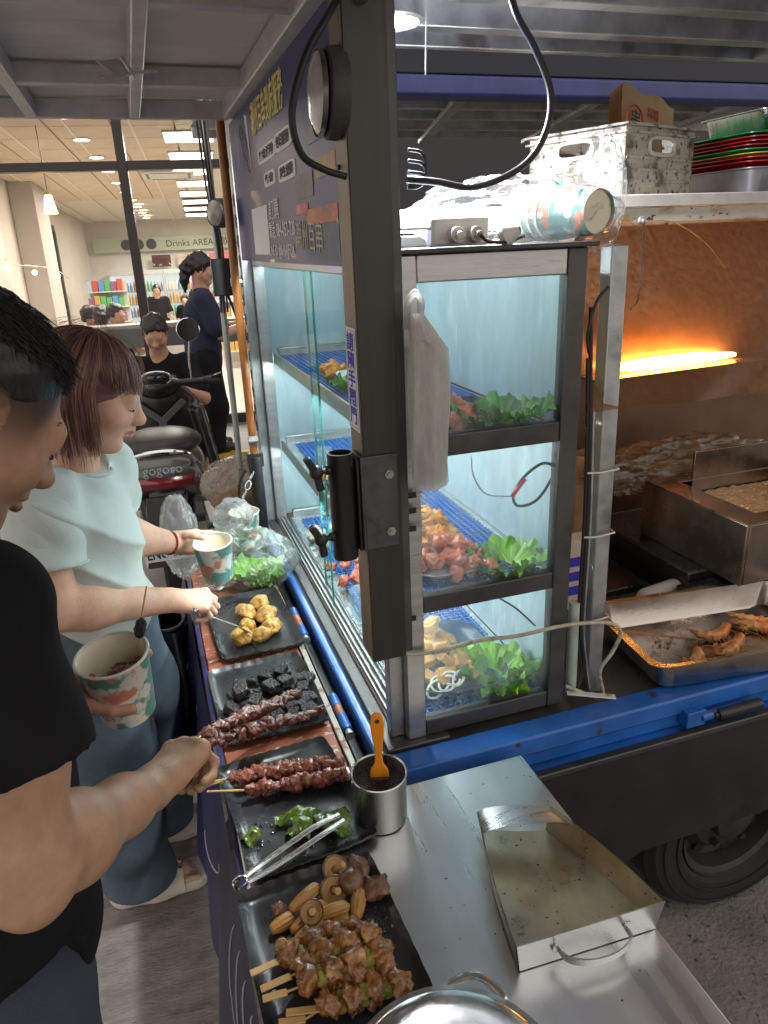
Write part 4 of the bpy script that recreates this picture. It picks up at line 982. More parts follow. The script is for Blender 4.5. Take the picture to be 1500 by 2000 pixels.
# mushrooms
shroom = mat('shiitake_skin', (.16, .07, .03), .35, 0, .3, 20, .2, 60, coat=.3); gill = mat('shiitake_gill', (.42, .25, .1), .5, 0, .25, 50, .4, 120, (1, 1, 6))
def mushroom(label, c, r, rot):
    M4 = Matrix.Translation(c) @ Euler(rot).to_matrix().to_4x4(); t = thing('mushroom', label, 'mushroom', group='mushrooms on the corn plate', M4=M4)
    b = MB(); b.lathe([(0.001, .011), (r * .5, .010), (r * .85, .004), (r, -.003), (r * .93, -.007), (r * .85, -.004)], 24); b.v = [tuple(Vector(p) * (1 + .06 * nz(p, 60))) for p in b.v]; b.obj('cap', shroom, t, smooth=180)
    b = MB(); b.lathe([(r * .88, -.004), (r * .5, -.001), (.007, -.001)], 24); b.obj('gills', gill, t, smooth=180)
    MB().tube([(0, 0, 0), (.001, 0, -.012), (.004, .001, -.024)], [.006, .005, .0055], 10).obj('stem', gill, t)
mushroom('pale shiitake turned gills up beside the pointed meat scrap', at(655, 1700, .775), .024, (-2.6, .2, .3))
mushroom('shiitake with gills and stem facing out between corn and meat', at(652, 1738, .768), .023, (-2.3, -.3, .2))
mushroom('dark shiitake cap with its stem pointing down beside the corn', at(688, 1722, .778), .021, (.7, .1, .1))
mushroom('small shiitake lying on the baby corn', at(609, 1782, .782), .019, (-2.6, .2, -.6))
# baby corn
corn_m = mat('grilled_baby_corn', (.44, .22, .05), .38, 0, .3, 12, .1, 60, spots=((.2, .08, .02), .57, 16, .12), coat=.3, sub=.05)
def corn(label, a, b_, r):
    a, b_ = Vector(a), Vector(b_); L = (b_ - a).length; b = MB(); nu, nv = 22, 22
    def f(u, v):
        th = 6.283 * u; x = v * L; rr = r * (.72 + .5 * math.sin(min(1, v * 1.25) * 2.2)) * (1 if v < .82 else max(.12, 1 - ((v - .82) / .18) ** 2 * .9)); rr *= 1 + .07 * math.sin(11 * th) * (1 if .1 < v < .95 else 0) + .03 * math.sin(v * 70)
        if v == 0: rr *= .05
        return (x, rr * math.cos(th), rr * math.sin(th))
    b.grid(nu * 2, nv, f, True); o = b.obj('baby_corn', corn_m, smooth=60)
    o.matrix_world = frame(a, b_ - a, (0, 0, 1)); return tag(o, label, 'baby corn', 'baby corn on the corn plate')
CORN = (('baby corn reaching up beside the dark meat scrap', 566, 1780, 626, 1728, .0105, .768), ('baby corn with its cut end on the plate', 528, 1818, 574, 1788, .0105, .762), ('baby corn under the small mushroom', 568, 1822, 640, 1760, .0105, .762), ('baby corn tucked under two others', 615, 1792, 684, 1768, .0105, .772), ('short baby corn behind the chicken skewers', 644, 1798, 684, 1792, .009, .762), ('upright baby corn between mushroom stem and meat', 694, 1796, 703, 1736, .0115, .765), ('baby corn partly covered by the chicken skewers', 575, 1842, 634, 1798, .0105, .765))
for lb, u0, v0, u1, v1, r, z in CORN: corn(lb, at(u0, v0, z), at(u1, v1, z), r * .86)
# meat scraps
brown = mat('seared_meat', (.17, .075, .04), .35, 0, .35, 26, .5, 110, spots=((.06, .02, .012), .57, 24, .12), spots2=((.34, .18, .08), .6, 30, .1), coat=.4, sub=.04)
for lb, u, v, rx, ry, s_ in (('seared meat chunk beside the upright baby corn', 733, 1733, .026, .022, 1), ('small seared meat scrap touching two baby corn ends', 546, 1778, .013, .012, 2), ('pointed meat scrap standing behind the mushrooms', 700, 1694, .015, .024, 3)):
    o = lump((0, 0, 0), (rx, ry, .014), s_, .4, 1.8, .15).obj('meat_scrap', brown, smooth=180); o.location = at(u, v, ZQ + .012); tag(o, lb, 'meat')
# chicken and leek skewers with flat bamboo picks
chick = mat('glazed_chicken', (.26, .105, .026), .2, 0, .4, 26, .5, 110, spots=((.08, .02, .008), .55, 34, .14), spots2=((.56, .33, .1), .6, 38, .1), coat=.6, sub=.05)
leek = mat('charred_leek', (.34, .33, .08), .35, 0, .4, 18, .2, 60, spots=((.06, .09, .02), .55, 20, .15), coat=.3, sub=.05)
def chicken_skewer(label, h0, h1, chunks, z, seed):
    a, b_ = at(*h0, z), at(*h1, z); t = thing('chicken_skewer', label, 'skewer', tuple(b_), group='chicken skewers on the corn plate'); d = (b_ - a).normalized()
    MB().bar(a - b_, Vector((0, 0, 0)), .0105, .0024).obj('pick_handle', bamboo, t, bevel=.001); end = at(*chunks[-1], z)
    MB().tube([(0, 0, 0), end - b_], [.0016, .001], 6).obj('stick', bamboo, t)
    for i, c in enumerate(chunks):
        p = at(c[0], c[1], z + .004) - b_; r = random.uniform(.0165, .0195)
        M3 = Euler((random.random() * 3, random.random() * 3, random.random() * 3)).to_matrix()
        lump(p, (r * 1.12, r * 1.05, r * .85), seed * 17 + i, .5, 1.6, .26, M3, (24, 16)).obj('chicken_piece', chick, t, smooth=180)
        if i < len(chunks) - 1:
            q = p.lerp(at(chunks[i + 1][0], chunks[i + 1][1], z + .004) - b_, .5); v_ = d.cross(Vector((0, 0, 1)))
            MB().tube([q - v_ * .012, q, q + v_ * .012], [.0075, .008, .0072], 10).obj('leek_piece', leek, t)
Zc = lambda L: [(430 + x * .38, 1500 + y * .38) for x, y in L]
chicken_skewer('chicken and leek skewer laid against the baby corn', *Zc([(155, 1058), (300, 992)]), Zc([(350, 945), (475, 895), (580, 850), (690, 825)]), .775, 1)
chicken_skewer('chicken and leek skewer with a split narrow pick', *Zc([(208, 1138), (365, 1068)]), Zc([(430, 1015), (530, 955), (640, 915), (760, 865)]), .787, 2)
chicken_skewer('chicken and leek skewer lying across the middle of the corn plate', *Zc([(218, 1188), (345, 1150)]), Zc([(455, 1095), (580, 1040), (700, 985), (820, 950)]), .787, 3)
chicken_skewer('chicken and leek skewer running under the pot rim', *Zc([(338, 1258), (512, 1236)]), Zc([(562, 1215), (680, 1190), (790, 1140), (920, 1110)]), .775, 4)
chicken_skewer('chicken and leek skewer nearly hidden below its neighbours', *Zc([(300, 1310), (440, 1290)]), Zc([(590, 1110), (710, 1070), (850, 1020)]), .772, 5)
# steel tongs
def tongs(label, ring, tip, z0, z1, w=.011, gap=.02):
    a, b_ = Vector(ring), Vector(tip); t = thing('steel_tongs', label, 'tongs', tuple(a)); d = (b_ - a); L = d.length; d.normalize(); s_ = d.cross(Vector((0, 0, 1))).normalized()
    b = MB(); b.tube([d * .012 + s_ * .011 * math.cos(x) + d * .011 * math.sin(x) for x in np.linspace(0, 6.283, 19)[:-1]], .0022, 7, closed=True, flat=2.2); b.obj('spring_loop', mirror_steel, t)
    for sg_ in (-1, 1):
        pts = [d * .022 + s_ * sg_ * .006, d * L * .3 + s_ * sg_ * gap * .5, d * L * .75 + s_ * sg_ * gap * .6 + Vector((0, 0, .004)), d * L + s_ * sg_ * .008]
        P = smooth_path(pts, 5); b = MB(); 
        for p, q in zip(P[:-1], P[1:]): pass
        b.tube(P, [w * .5] * len(P), 8, flat=.28); b.obj('arm', steel, t)
tongs('steel tongs lying across the pepper plate', at(456, 1733, .775), at(668, 1596, .790), 0, 0)
tongs('steel tongs lying on the red counter by the lettuce bag', at(462, 1106, .742), at(420, 1152, .742), 0, 0, .016, .03)
# steel sauce cup with orange basting brush
cupt = thing('sauce_cup', 'brushed steel cup of dark sauce on the table corner', 'cup', (-.046, -.128, .742))
b = MB(); b.lathe([(.001, .002), (.046, .002), (.048, .006), (.0485, .096), (.0505, .099), (.0495, .101), (.047, .099), (.0465, .008), (.001, .006)], 48); b.obj('cup_body', steel, cupt, smooth=40)
b = MB(); b.lathe([(.0465, .075), (.03, .0765), (.001, .077)], 32); b.v = [(x, y, z + .003 * nz((x, y, 0), 90)) for x, y, z in b.v]; b.obj('sauce', mat('black_sauce', (.01, .006, .005), .35, 0, .4, 60, .8, 150), cupt, smooth=180)
b = MB(); b.box(-.0535, -.0475, .012, .03, .09, .104); b.obj('hook_tab', steel, cupt, bevel=.002)
br = thing('basting_brush', 'orange silicone basting brush standing in the steel cup', 'brush', (-.046, -.128, .80)); org = mat('orange_silicone', (.82, .27, .012), .4, 0, .05, 20)
b = MB(); up_b = frame((.004, .01, .0), (1, -.3, 0), (.02, .06, 1)); prof = [(.0175, .022), (.016, .036), (.008, .05), (.0065, .066), (.0085, .09), (.0115, .112), (.0125, .13), (.0105, .145), (.005, .153)]
poly = [up_b @ Vector((w, -.004, h)) for w, h in prof] + [up_b @ Vector((-w, -.004, h)) for w, h in prof[::-1]]
n = len(poly); hole = [up_b @ Vector((.0045 * math.cos(a), -.004, .136 + .0045 * math.sin(a))) for a in np.linspace(0, 6.283, 13)[:-1]]
b.prism(poly, up_b.to_3x3() @ Vector((0, .008, 0))); b.obj('handle', org, br, bevel=.0025, seg=3)
MB().cyl(up_b @ Vector((0, -.0047, .138)), up_b @ Vector((0, .0047, .138)), .0042, n=14).obj('hang_hole', mat('dark_hole', (.05, .02, .005), .8), br)
b = MB(); b.prism([up_b @ Vector(p) for p in ((.017, -.006, .022), (-.017, -.006, .022), (-.019, -.006, -.03), (.019, -.006, -.03))], up_b.to_3x3() @ Vector((0, .012, 0))); b.obj('bristles', mat('sauced_bristles', (.12, .03, .01), .4, 0, .4, 40, .4, 120), br, bevel=.002)
b = MB(); b2 = random.Random(5)
for i in range(60):
    p = Vector((b2.uniform(-.05, .26), b2.uniform(-.9, -.1), .7425)); b.ell(p, (b2.uniform(.0006, .0018), b2.uniform(.0006, .0024), .0006), Euler((0, 0, b2.random() * 3)).to_matrix(), 7, 5)
tag(b.obj('crumbs', mat('dark_crumbs', (.05, .035, .025), .7), kind='stuff'), 'dark crumbs and flecks scattered over the steel table', 'crumbs')
# food scoop
greasy = mat('greasy_steel', (.47, .42, .31), .33, .9, .25, 9, .1, 60, (1, 1, 1), spots=((.40, .26, .08), .54, 9, .25), spots2=((.05, .035, .02), .66, 120, .03), rv=.12)
scp = thing('chip_scoop', 'wide steel food scoop with strap handle lying on the steel table', 'scoop', (.16, -.38, .742)); so_ = Vector((.16, -.38, .742))
Lf, Rf, Lb, Rb = [Vector(p) for p in ((.046, -.478, 0), (.268, -.487, 0), (.108, -.225, 0), (.212, -.265, 0))]
o2 = Vector((.16, -.38, 0)); b = MB()
def edge(a, c, bulge, n=10): 
    nrm = (c - a).cross(Vector((0, 0, 1))).normalized(); return [a.lerp(c, i / n) + nrm * bulge * math.sin(math.pi * i / n) - o2 for i in range(n + 1)]
le = edge(Lb, Lf, .006); re = edge(Rb, Rf, -.008)
b.grid(6, 11, lambda u, v: le[round(v * 10)].lerp(re[round(v * 10)], u) + Vector((0, 0, .003 + .0012 * math.sin(u * 8)))); b.obj('scoop_floor', greasy, scp)
for nm, e, sg_ in (('side_wall', le, -1), ('side_wall', re, 1)):
    b = MB(); hh = lambda i: .030 + .024 * min(1, i / 6)
    for k, off in ((0, 0), (1, .0014)):
        b.grid(11, 4, lambda u, v: e[round(u * 10)] + Vector((sg_ * (off + .007 * v), 0, .003 + (.052 if True else 0) * v)))
    b.obj(nm, greasy, scp)
fl, fr_ = Lf - o2, Rf - o2; b = MB(); b.add([fl + Vector((0, 0, .002)), fr_ + Vector((0, 0, .002)), fr_ + Vector((.008, -.004, .057)), fl + Vector((-.008, -.004, .057)), fl + Vector((0, -.0018, .002)), fr_ + Vector((0, -.0018, .002)), fr_ + Vector((.008, -.0058, .057)), fl + Vector((-.008, -.0058, .057))], [(0, 1, 2, 3), (7, 6, 5, 4), (3, 2, 6, 7), (0, 4, 5, 1)]); b.obj('front_wall', steel, scp)
b = MB(); lb, rb = Lb - o2, Rb - o2; lb2, rb2 = lb.lerp(fl, .2), rb.lerp(fr_, .2)
def band(u, v): 
    p = lb.lerp(rb, u).lerp(lb2.lerp(rb2, u), v); return p + Vector(((u - .5) * .02, 0, .046 + .013 * math.sin(math.pi * u) ** .6 + .002 * v))
b.grid(16, 4, band); n0 = len(b.v); b.grid(16, 4, lambda u, v: Vector(band(u, v)) + Vector((0, 0, .0015))); b.obj('cover_band', steel, scp)
mid = (fl + fr_) / 2 + Vector((0, -.004, .032)); dr = (fr_ - fl).normalized(); out = Vector((0, -1, 0))
b = MB(); hp = smooth_path([mid - dr * .055, mid - dr * .05 + out * .022 - Vector((0, 0, .001)), mid - dr * .02 + out * .034 - Vector((0, 0, .004)), mid + dr * .02 + out * .034 - Vector((0, 0, .004)), mid + dr * .05 + out * .022, mid + dr * .055], 6)
for p, q in zip(hp[:-1], hp[1:]): b.bar(p, q + (q - p) * .08, .0025, .012)
b.obj('strap_handle', steel, scp)
for s_ in (-1, 1): MB().cyl(mid + dr * .058 * s_ + out * .001, mid + dr * .058 * s_ + out * .004, .007, n=12).obj('rivet', steel, scp)
# pot at the bottom edge
pot = thing('steel_pot', 'round polished steel pot with loop handle at the table end', 'pot', (-.128, -.655, .742))
b = MB(); b.lathe([(.001, .001), (.11, .001), (.122, .012), (.125, .095), (.131, .099), (.131, .103), (.124, .104), (.121, .098)], 64); b.obj('pot_body', mirror_steel, pot, smooth=40)
b = MB(); b.lathe([(.1235, .1045), (.118, .108), (.112, .1075), (.100, .111), (.096, .110), (.06, .118), (.001, .123)], 64); b.obj('lid', mirror_steel, pot, smooth=40)
for sg_ in (1, -1):
    dirv = Vector((.55, .83, 0)) * sg_; sv = Vector((-.83, .55, 0)); c = dirv * .124 + Vector((0, 0, .075)); b = MB(); b.tube(smooth_path([c - sv * .035, c - sv * .034 + dirv * .018 + Vector((0, 0, .008)), c + dirv * .034 + Vector((0, 0, .014)), c + sv * .034 + dirv * .018 + Vector((0, 0, .008)), c + sv * .035], 7), .0055, 10); b.obj('loop_handle', mirror_steel, pot)
# navy cloth apron along the counter front
navy_cloth = mat('navy_vinyl_cloth', (.018, .018, .075), .42, 0, .25, 5, .08, 50, spots=((.006, .006, .02), .56, 4, .2))
ap = thing('counter_apron', 'navy printed cloth hanging along the counter front', 'cloth', (-.31, .2, .733))
def apf(y, h):
    w = .006 + .022 * min(1, h * 3) * (.6 + .4 * math.sin(y * 9.3 + 1.2 * math.sin(y * 3.1))) + .012 * h * math.sin(y * 21 + h * 3); return Vector((-w - .045 * h, y, -.46 * h))
b = MB(); b.grid(120, 22, lambda u, v: apf(-1.14 + 2.08 * u, v)); n0 = len(b.v)
b.grid(120, 3, lambda u, v: Vector((.0 + .012 * v, -1.14 + 2.08 * u, .003 if v > 0 else .001))); b.obj('cloth_sheet', navy_cloth, ap, smooth=180)
white_print = mat('white_print', (.6, .6, .64), .5)
for y0, rr, hh in ((-.62, .04, .10), (-.60, .075, .12), (-.58, .11, .15), (-.56, .15, .2), (-.05, .05, .5), (.35, .06, .4), (.62, .04, .3)):
    pts = [apf(y0 + rr * math.cos(a) * 1.1, min(.95, max(.03, hh + rr * 1.5 * math.sin(a) * (1.2 if a > 3.14 else 1)))) + Vector((-.0015, 0, 0)) for a in np.linspace(-.4, 3.4, 26)]
    MB().tube(pts, .0013, 5).obj('printed_line', white_print, ap)
zp = MB(); zp.tube(arc((-.018, -.02, -.035), .007, 0, 6.283, 16, (0, 1, 0), (0, 0, 1))[:-1], .0018, 6, closed=True); zp.box(-.021, -.017, -.026, -.014, -.075, -.045); zp.obj('zip_pull', galv, ap)
# ================================================================== food in the display cabinet
mat_grid = mat('blue_plastic_mat', (.02, .16, .55), .4)
def grid_mat(label, x0, x1, y0, y1, z, step=.016):
    b = MB(); x = x0
    while x <= x1: b.box(x - .0016, x + .0016, y0, y1, z, z + .007); x += step
    y = y0
    while y <= y1: b.box(x0, x1, y - .0016, y + .0016, z + .0005, z + .0062); y += step
    o = b.obj('blue_grid_mat', mat_grid, smooth=0, kind='stuff'); return tag(o, label, 'mat')
grid_mat('blue plastic grid mat on the cabinet floor', .135, .40, .09, 1.36, .764)
grid_mat('blue plastic grid mat on the middle cabinet shelf', .135, .40, .09, 1.36, 1.053)
grid_mat('blue plastic grid mat on the top cabinet shelf', .11, .40, .09, 1.36, 1.367)
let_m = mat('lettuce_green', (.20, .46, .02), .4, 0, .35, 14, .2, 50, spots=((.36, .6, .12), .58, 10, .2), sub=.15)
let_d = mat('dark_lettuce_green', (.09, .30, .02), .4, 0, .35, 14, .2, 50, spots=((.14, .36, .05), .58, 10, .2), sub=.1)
def lettuce(label, c, r, n=14, m_=None, sq=1.0, rz=0, group=None):
    t = thing('lettuce', label, 'lettuce', c, rz, group)
    for i in range(n):
        a = i * 2.4; d = Vector((math.cos(a) * sq, math.sin(a), 0)); ctr = d * r * (.15 + .55 * (i / n)); L = r * random.uniform(.38, .6); ph = random.random() * 9; lean = random.uniform(.3, 1.0)
        dn_ = d.normalized(); sv_ = Vector((-dn_.y, dn_.x, 0))
        def f(u, v):
            an = (u - .5) * 4.2; rd = v * L * (1 + .12 * math.sin(an * 5 + ph)); ru = v ** 2.5 * L * (.15 * math.sin(an * 8 + ph) + .09 * math.sin(an * 19 + 2 * ph)); fw_ = rd * math.cos(an) * .8 + .2 * rd; up_l = fw_ * math.sin(lean) + ru * math.cos(lean) + .12 * L * v * v; h = fw_ * math.cos(lean) - ru * math.sin(lean)
            return tuple(ctr + sv_ * rd * math.sin(an) * .9 + dn_ * h + Vector((0, 0, max(0.001 * i, up_l + .006))))
        b = MB(); b.grid(44, 10, f); b.obj('leaf', m_ or let_m, t, smooth=180)
    return t
fried = mat('fried_orange_crust', (.74, .29, .03), .5, 0, .35, 30, .7, 90, spots=((.74, .48, .16), .57, 20, .15), spots2=((.33, .1, .02), .62, 30, .1), sub=.05)
redm = mat('raw_red_meat', (.60, .12, .04), .35, 0, .35, 26, .4, 90, spots=((.7, .33, .2), .58, 22, .15), coat=.3, sub=.08)
tofu = mat('tofu_skin', (.60, .33, .10), .55, 0, .25, 26, .4, 90, spots=((.74, .56, .3), .56, 16, .15), sub=.06)
pm_count = {}
def pile(name, label, group, m_, x0, x1, y0, y1, z, n, r, hmax, cat, block=False):
    src = []
    for k in range(4):
        b = MB()
        if block: b.obox(Matrix.Diagonal((r * 2.2, r * 1.5, r * 1.1, 1)))
        else: b.ell((0, 0, 0), (r * 1.1, r * .95, r * .75), None, 20, 14, lambda d: .55 * nz(d, 1.7, k) + .28 * nz(d, 4.0, k + 4))
        src.append(b.mesh(name, m_, 180 if not block else 30))
    cx, cy = (x0 + x1) / 2, (y0 + y1) / 2
    for i in range(n):
        x, y = random.uniform(x0, x1), random.uniform(y0, y1); e = max(0, 1 - max(abs(x - cx) / (x1 - x0) * 2, abs(y - cy) / (y1 - y0) * 2))
        o = bpy.data.objects.new(name, src[i % 4]); col.objects.link(o); o.location = (x, y, z + r * .6 + hmax * e * random.random() ** .5); o.rotation_euler = (random.gauss(0, .4), random.gauss(0, .4), random.random() * 6.28)
        if block: md = o.modifiers.new('bevel', 'BEVEL'); md.width = r * .25; md.segments = 2
        tag(o, label, cat, group)
white_tray = mat('white_tray_plastic', (.7, .74, .74), .35); dark_dish = mat('dark_blue_dish', (.02, .06, .12), .35)
def dish(label, x0, x1, y0, y1, z, m_, h=.022):
    b = MB(); nu = 24
    def ring(sc_, zz): return [((x0 + x1) / 2 + (x1 - x0) / 2 * sc_ * math.copysign(abs(math.cos(a)) ** .5, math.cos(a)), (y0 + y1) / 2 + (y1 - y0) / 2 * sc_ * math.copysign(abs(math.sin(a)) ** .5, math.sin(a)), zz) for a in np.linspace(0, 6.283, 41)[:-1]]
    rings = [ring(.001, z + .001), ring(.8, z + .001), ring(.93, z + h * .6), ring(1, z + h), ring(.98, z + h), ring(.9, z + h * .6), ring(.78, z + .004), ring(.001, z + .004)]
    vs = [p for r_ in rings for p in r_]; fs = [(i * 40 + j, i * 40 + (j + 1) % 40, (i + 1) * 40 + (j + 1) % 40, (i + 1) * 40 + j) for i in range(7) for j in range(40)]
    b.add(vs, fs); o = b.obj('food_dish', m_, smooth=50); return tag(o, label, 'dish')
dish('white dish of fried and red meat on the middle shelf', .125, .30, .10, .42, 1.061, white_tray)
pile('fried_chicken_piece', 'orange fried chicken piece heaped on the middle cabinet shelf', 'fried pieces on the middle shelf', fried, .125, .27, .18, .36, 1.068, 46, .021, .12, 'fried food')
pile('red_meat_piece', 'red marinated meat piece heaped on the middle cabinet shelf', 'red meat on the middle shelf', redm, .14, .29, .11, .22, 1.068, 34, .018, .075, 'meat')
lettuce('bright green lettuce by the front glass on the middle cabinet shelf', (.325, .125, 1.064), .085, 15, sq=1.3)
lettuce('green lettuce deep inside the middle cabinet shelf', (.17, .60, 1.066), .07, 9)
pile('pale_fish_piece', 'pale raw fish piece at the back of the middle cabinet shelf', 'pale pieces at the back of the middle shelf', tofu, .13, .24, .62, .8, 1.065, 10, .02, .03, 'fish')
dish('dark dish of tofu and lettuce on the cabinet floor', .125, .36, .10, .40, .772, dark_dish, .03)
pile('tofu_block', 'golden tofu block stacked on the cabinet floor dish', 'tofu blocks on the cabinet floor', tofu, .135, .27, .14, .36, .782, 46, .019, .11, 'tofu', True)
lettuce('leafy green lettuce standing beside the tofu on the cabinet floor', (.315, .15, .782), .10, 16)
lettuce('single curly lettuce leaf at the corner of the cabinet floor', (.375, .15, .775), .06, 8)
b = MB()
for i in range(5): b.tube(arc((.165 + i * .014, .125 + .010 * (i % 2), .80 + .004 * i), .020 - i * .001, .2, 5.8, 18, (1, .3 * math.sin(i * 2), .2), (.3 * math.cos(i * 3), .8, .5)), .0028, 7)
tag(b.obj('onion_rings', mat('white_onion', (.75, .77, .72), .3, sub=.1), smooth=180, kind='stuff'), 'white onion rings at the front of the cabinet floor dish', 'onion')
dish('dark dish of red meat on the top cabinet shelf', .12, .36, .085, .33, 1.375, slate)
pile('marinated_meat_piece', 'orange red marinated meat piece on the top cabinet shelf', 'marinated meat on the top shelf', redm, .14, .26, .10, .30, 1.385, 26, .02, .05, 'meat')
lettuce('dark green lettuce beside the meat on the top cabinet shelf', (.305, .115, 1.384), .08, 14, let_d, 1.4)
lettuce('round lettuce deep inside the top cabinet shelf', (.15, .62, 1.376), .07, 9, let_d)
b = MB(); b.box(-.06, .06, -.1, .1, 0, .05)
tag(b.obj('clear_food_box', clear('frosted_box', (.8, .9, .95), .15, .1, .35, (.7, .8, .85), 20), bevel=.01), 'frosted plastic food box on the cabinet floor by the sliding glass', 'box').location = (.17, .55, .774)
st = thing('dip_cup_stack', 'small stack of clear dip cups on the middle shelf by the sliding glass', 'cups', (.15, 1.0, 1.064))
for i in range(5): b = MB(); b.lathe([(.02, i * .009), (.026, .03 + i * .009), (.028, .03 + i * .009)], 20); b.obj('dip_cup', clear('cup_plastic', (.9, .95, .95), .2, .1, .3), st)
pile('orange_snack_piece', 'orange fried snack behind the sliding glass on the middle shelf', 'snacks behind the sliding glass', fried, .12, .2, .75, .9, 1.064, 9, .022, .03, 'fried food')
pile('amber_snack_piece', 'amber fried snack behind the sliding glass on the top shelf', 'snacks on the top shelf', fried, .13, .2, .8, .95, 1.377, 6, .02, .02, 'fried food')

dish('white dish of lettuce and snacks at the back of the top cabinet shelf', .13, .30, .52, .76, 1.375, white_tray, .03)
dish('blue dish of fried snacks at the back of the middle cabinet shelf', .125, .28, .70, .95, 1.061, dark_dish, .025)
pile('skewered_red_bite', 'dark red bite piled near the sliding glass on the cabinet floor', 'red bites on the cabinet floor', redm, .12, .22, .72, .9, .774, 14, .018, .03, 'meat')
pile('pale_rice_cake', 'pale rice cake stacked at the back of the cabinet floor', 'rice cakes on the cabinet floor', mat('pale_rice_cake', (.62, .55, .42), .5, 0, .1, 12), .13, .26, 1.0, 1.2, .774, 14, .022, .04, 'rice cake', True)
# ================================================================== things on the pillar and cabinet
# hanging bundle of plastic bags
bagw = clear('white_bag_film', (.9, .9, .88), .3, .3, .85, (.80, .79, .76), 5, (1, 1, .3), bump=.25)
hb = thing('plastic_bag_bundle', 'bundle of white plastic bags hanging from the pillar by their handles', 'bags', (.10, -.012, 1.6))
for k in range(6):
    off = k * .005
    def f(u, v):
        fold = math.sin(u * 3.14); w = .034 * (1 - .55 * math.exp(-((v - .0) / .12) ** 2)) * (1 + .05 * math.sin(v * 13 + k))
        z = .015 - (.27 + .004 * k) * v; x = -.030 + (.060 + .004 * math.sin(k * 2.1)) * u ** (1 if v > .15 else 1.5) * (1 if v > .2 else .35 + 3.2 * v) + .002 * math.sin(v * 9 + k)
        return (x, -.006 - off * .9 + .005 * math.sin(u * 7 + v * 3 + k) * min(1, v * 3) + .003 * nz((u * 7, v * 4, k * 2), 1.0) - .010 * fold, z)
    b = MB(); b.grid(36, 70, f); b.obj('bag_layer', bagw, hb, smooth=180)
MB().tube(smooth_path([(-.03, .0, -.01), (-.028, -.008, .028), (-.018, -.012, .045), (-.008, -.01, .03), (-.012, -.008, -.01)], 6), .006, 8).obj('knot', bagw, hb)
# binder clips
for i, (v, lb) in enumerate(((965, 'black binder clip clamped highest on the cabinet edge'), (995, 'black binder clip just under the top one on the cabinet edge'), (1030, 'black binder clip third down the cabinet edge'), (1205, 'black binder clip alone low on the cabinet edge'))):
    p = at(812, v, y=.036); t = thing('binder_clip', lb, 'clip', tuple(p), group='binder clips on the cabinet edge')
    b = MB(); b.prism([(-.016, -.004, -.006), (-.016, .006, -.001), (-.016, .006, .001), (-.016, -.004, .006)], (.016, 0, 0)); b.obj('clip_body', plastic_black, t, bevel=.001)
    for s_ in (-1, 1): MB().tube([(.0, -.003, .003 * s_), (.013, -.005, .0045 * s_), (.016, -.007, .006 * s_), (.013, -.009, .0045 * s_), (0, -.007, .003 * s_)], .0011, 6).obj('wire_arm', galv, t)
# door notice on the pillar
nt = thing('door_notice', 'white notice with blue characters stuck down the pillar side', 'notice', M4=frame((px0 - .0025, .064, 1.424), (0, -1, 0), (-1, 0, 0)))
MB().box(0, .06, 0, .17, 0, .0006).obj('notice_sheet', mat('white_notice', (.78, .78, .82), .5), nt, smooth=0)
blue_ink = mat('blue_ink', (.03, .03, .42), .6); bk = mat('black_ink', (.02, .02, .02), .6)
for i, ch in enumerate('請隨手關門'): text(ch, .031, blue_ink, nt, Matrix.Translation((.03, .136 - i * .0305, .0012)), 'character', .0002, 'CENTER', 1.35, .0006)
for a in (((.004, .004), (.056, .0046)), ((.004, .1655), (.056, .166)), ((.004, .004), (.0045, .166)), ((.0555, .004), (.056, .166))): MB().box(a[0][0], a[1][0], a[0][1], a[1][1], .0007, .001).obj('border_line', bk, nt, smooth=0)
# banner
BX = .006
bn = thing('printed_banner', 'navy printed vinyl banner with yellow and white characters hung above the counter', 'banner', M4=frame((BX, 1.33, 1.685), (0, -1, 0), (-1, 0, 0)))
def bl(u, v): 
    p = at(u, v, x=BX); return (1.33 - p.y, p.z - 1.685)
ban_m = mat('navy_banner_vinyl', (.030, .036, .16), .42, 0, .2, 3, .04, 12, spots=((.05, .05, .2), .56, 3, .25), coat=.05)
b = MB(); b.grid(60, 24, lambda u, v: (1.25 * u, v * .385, .0)); b.obj('vinyl_sheet', ban_m, bn, smooth=180)
def tfit(s_, a, b_, hgt, m_, nm='lettering', bold=.0):
    (x0, y0), (x1, y1) = a, b_; o = text(s_, hgt, m_, bn, Matrix(), nm, .0003, 'LEFT', 1, bold); xs = [v.co.x for v in o.data.vertices]
    sx_ = (x1 - x0) / max(1e-4, max(xs) - min(xs)); o.matrix_basis = Matrix.Translation((x0, y0, .0016)) @ Matrix.Rotation(math.atan2(y1 - y0, x1 - x0), 4, 'Z') @ Matrix.Diagonal((sx_, 1, 1, 1)); return o
yel = mat('yellow_print', (.95, .82, .25), .5); wht = mat('banner_white', (.9, .9, .91), .5)
x0, y0 = bl(493, 258); x1, y1 = bl(557, 225)
tfit('潮州百串到府服務', (x0, y0 - .005), (x1, y0 - .002), .078, yel, 'heading', .0012)
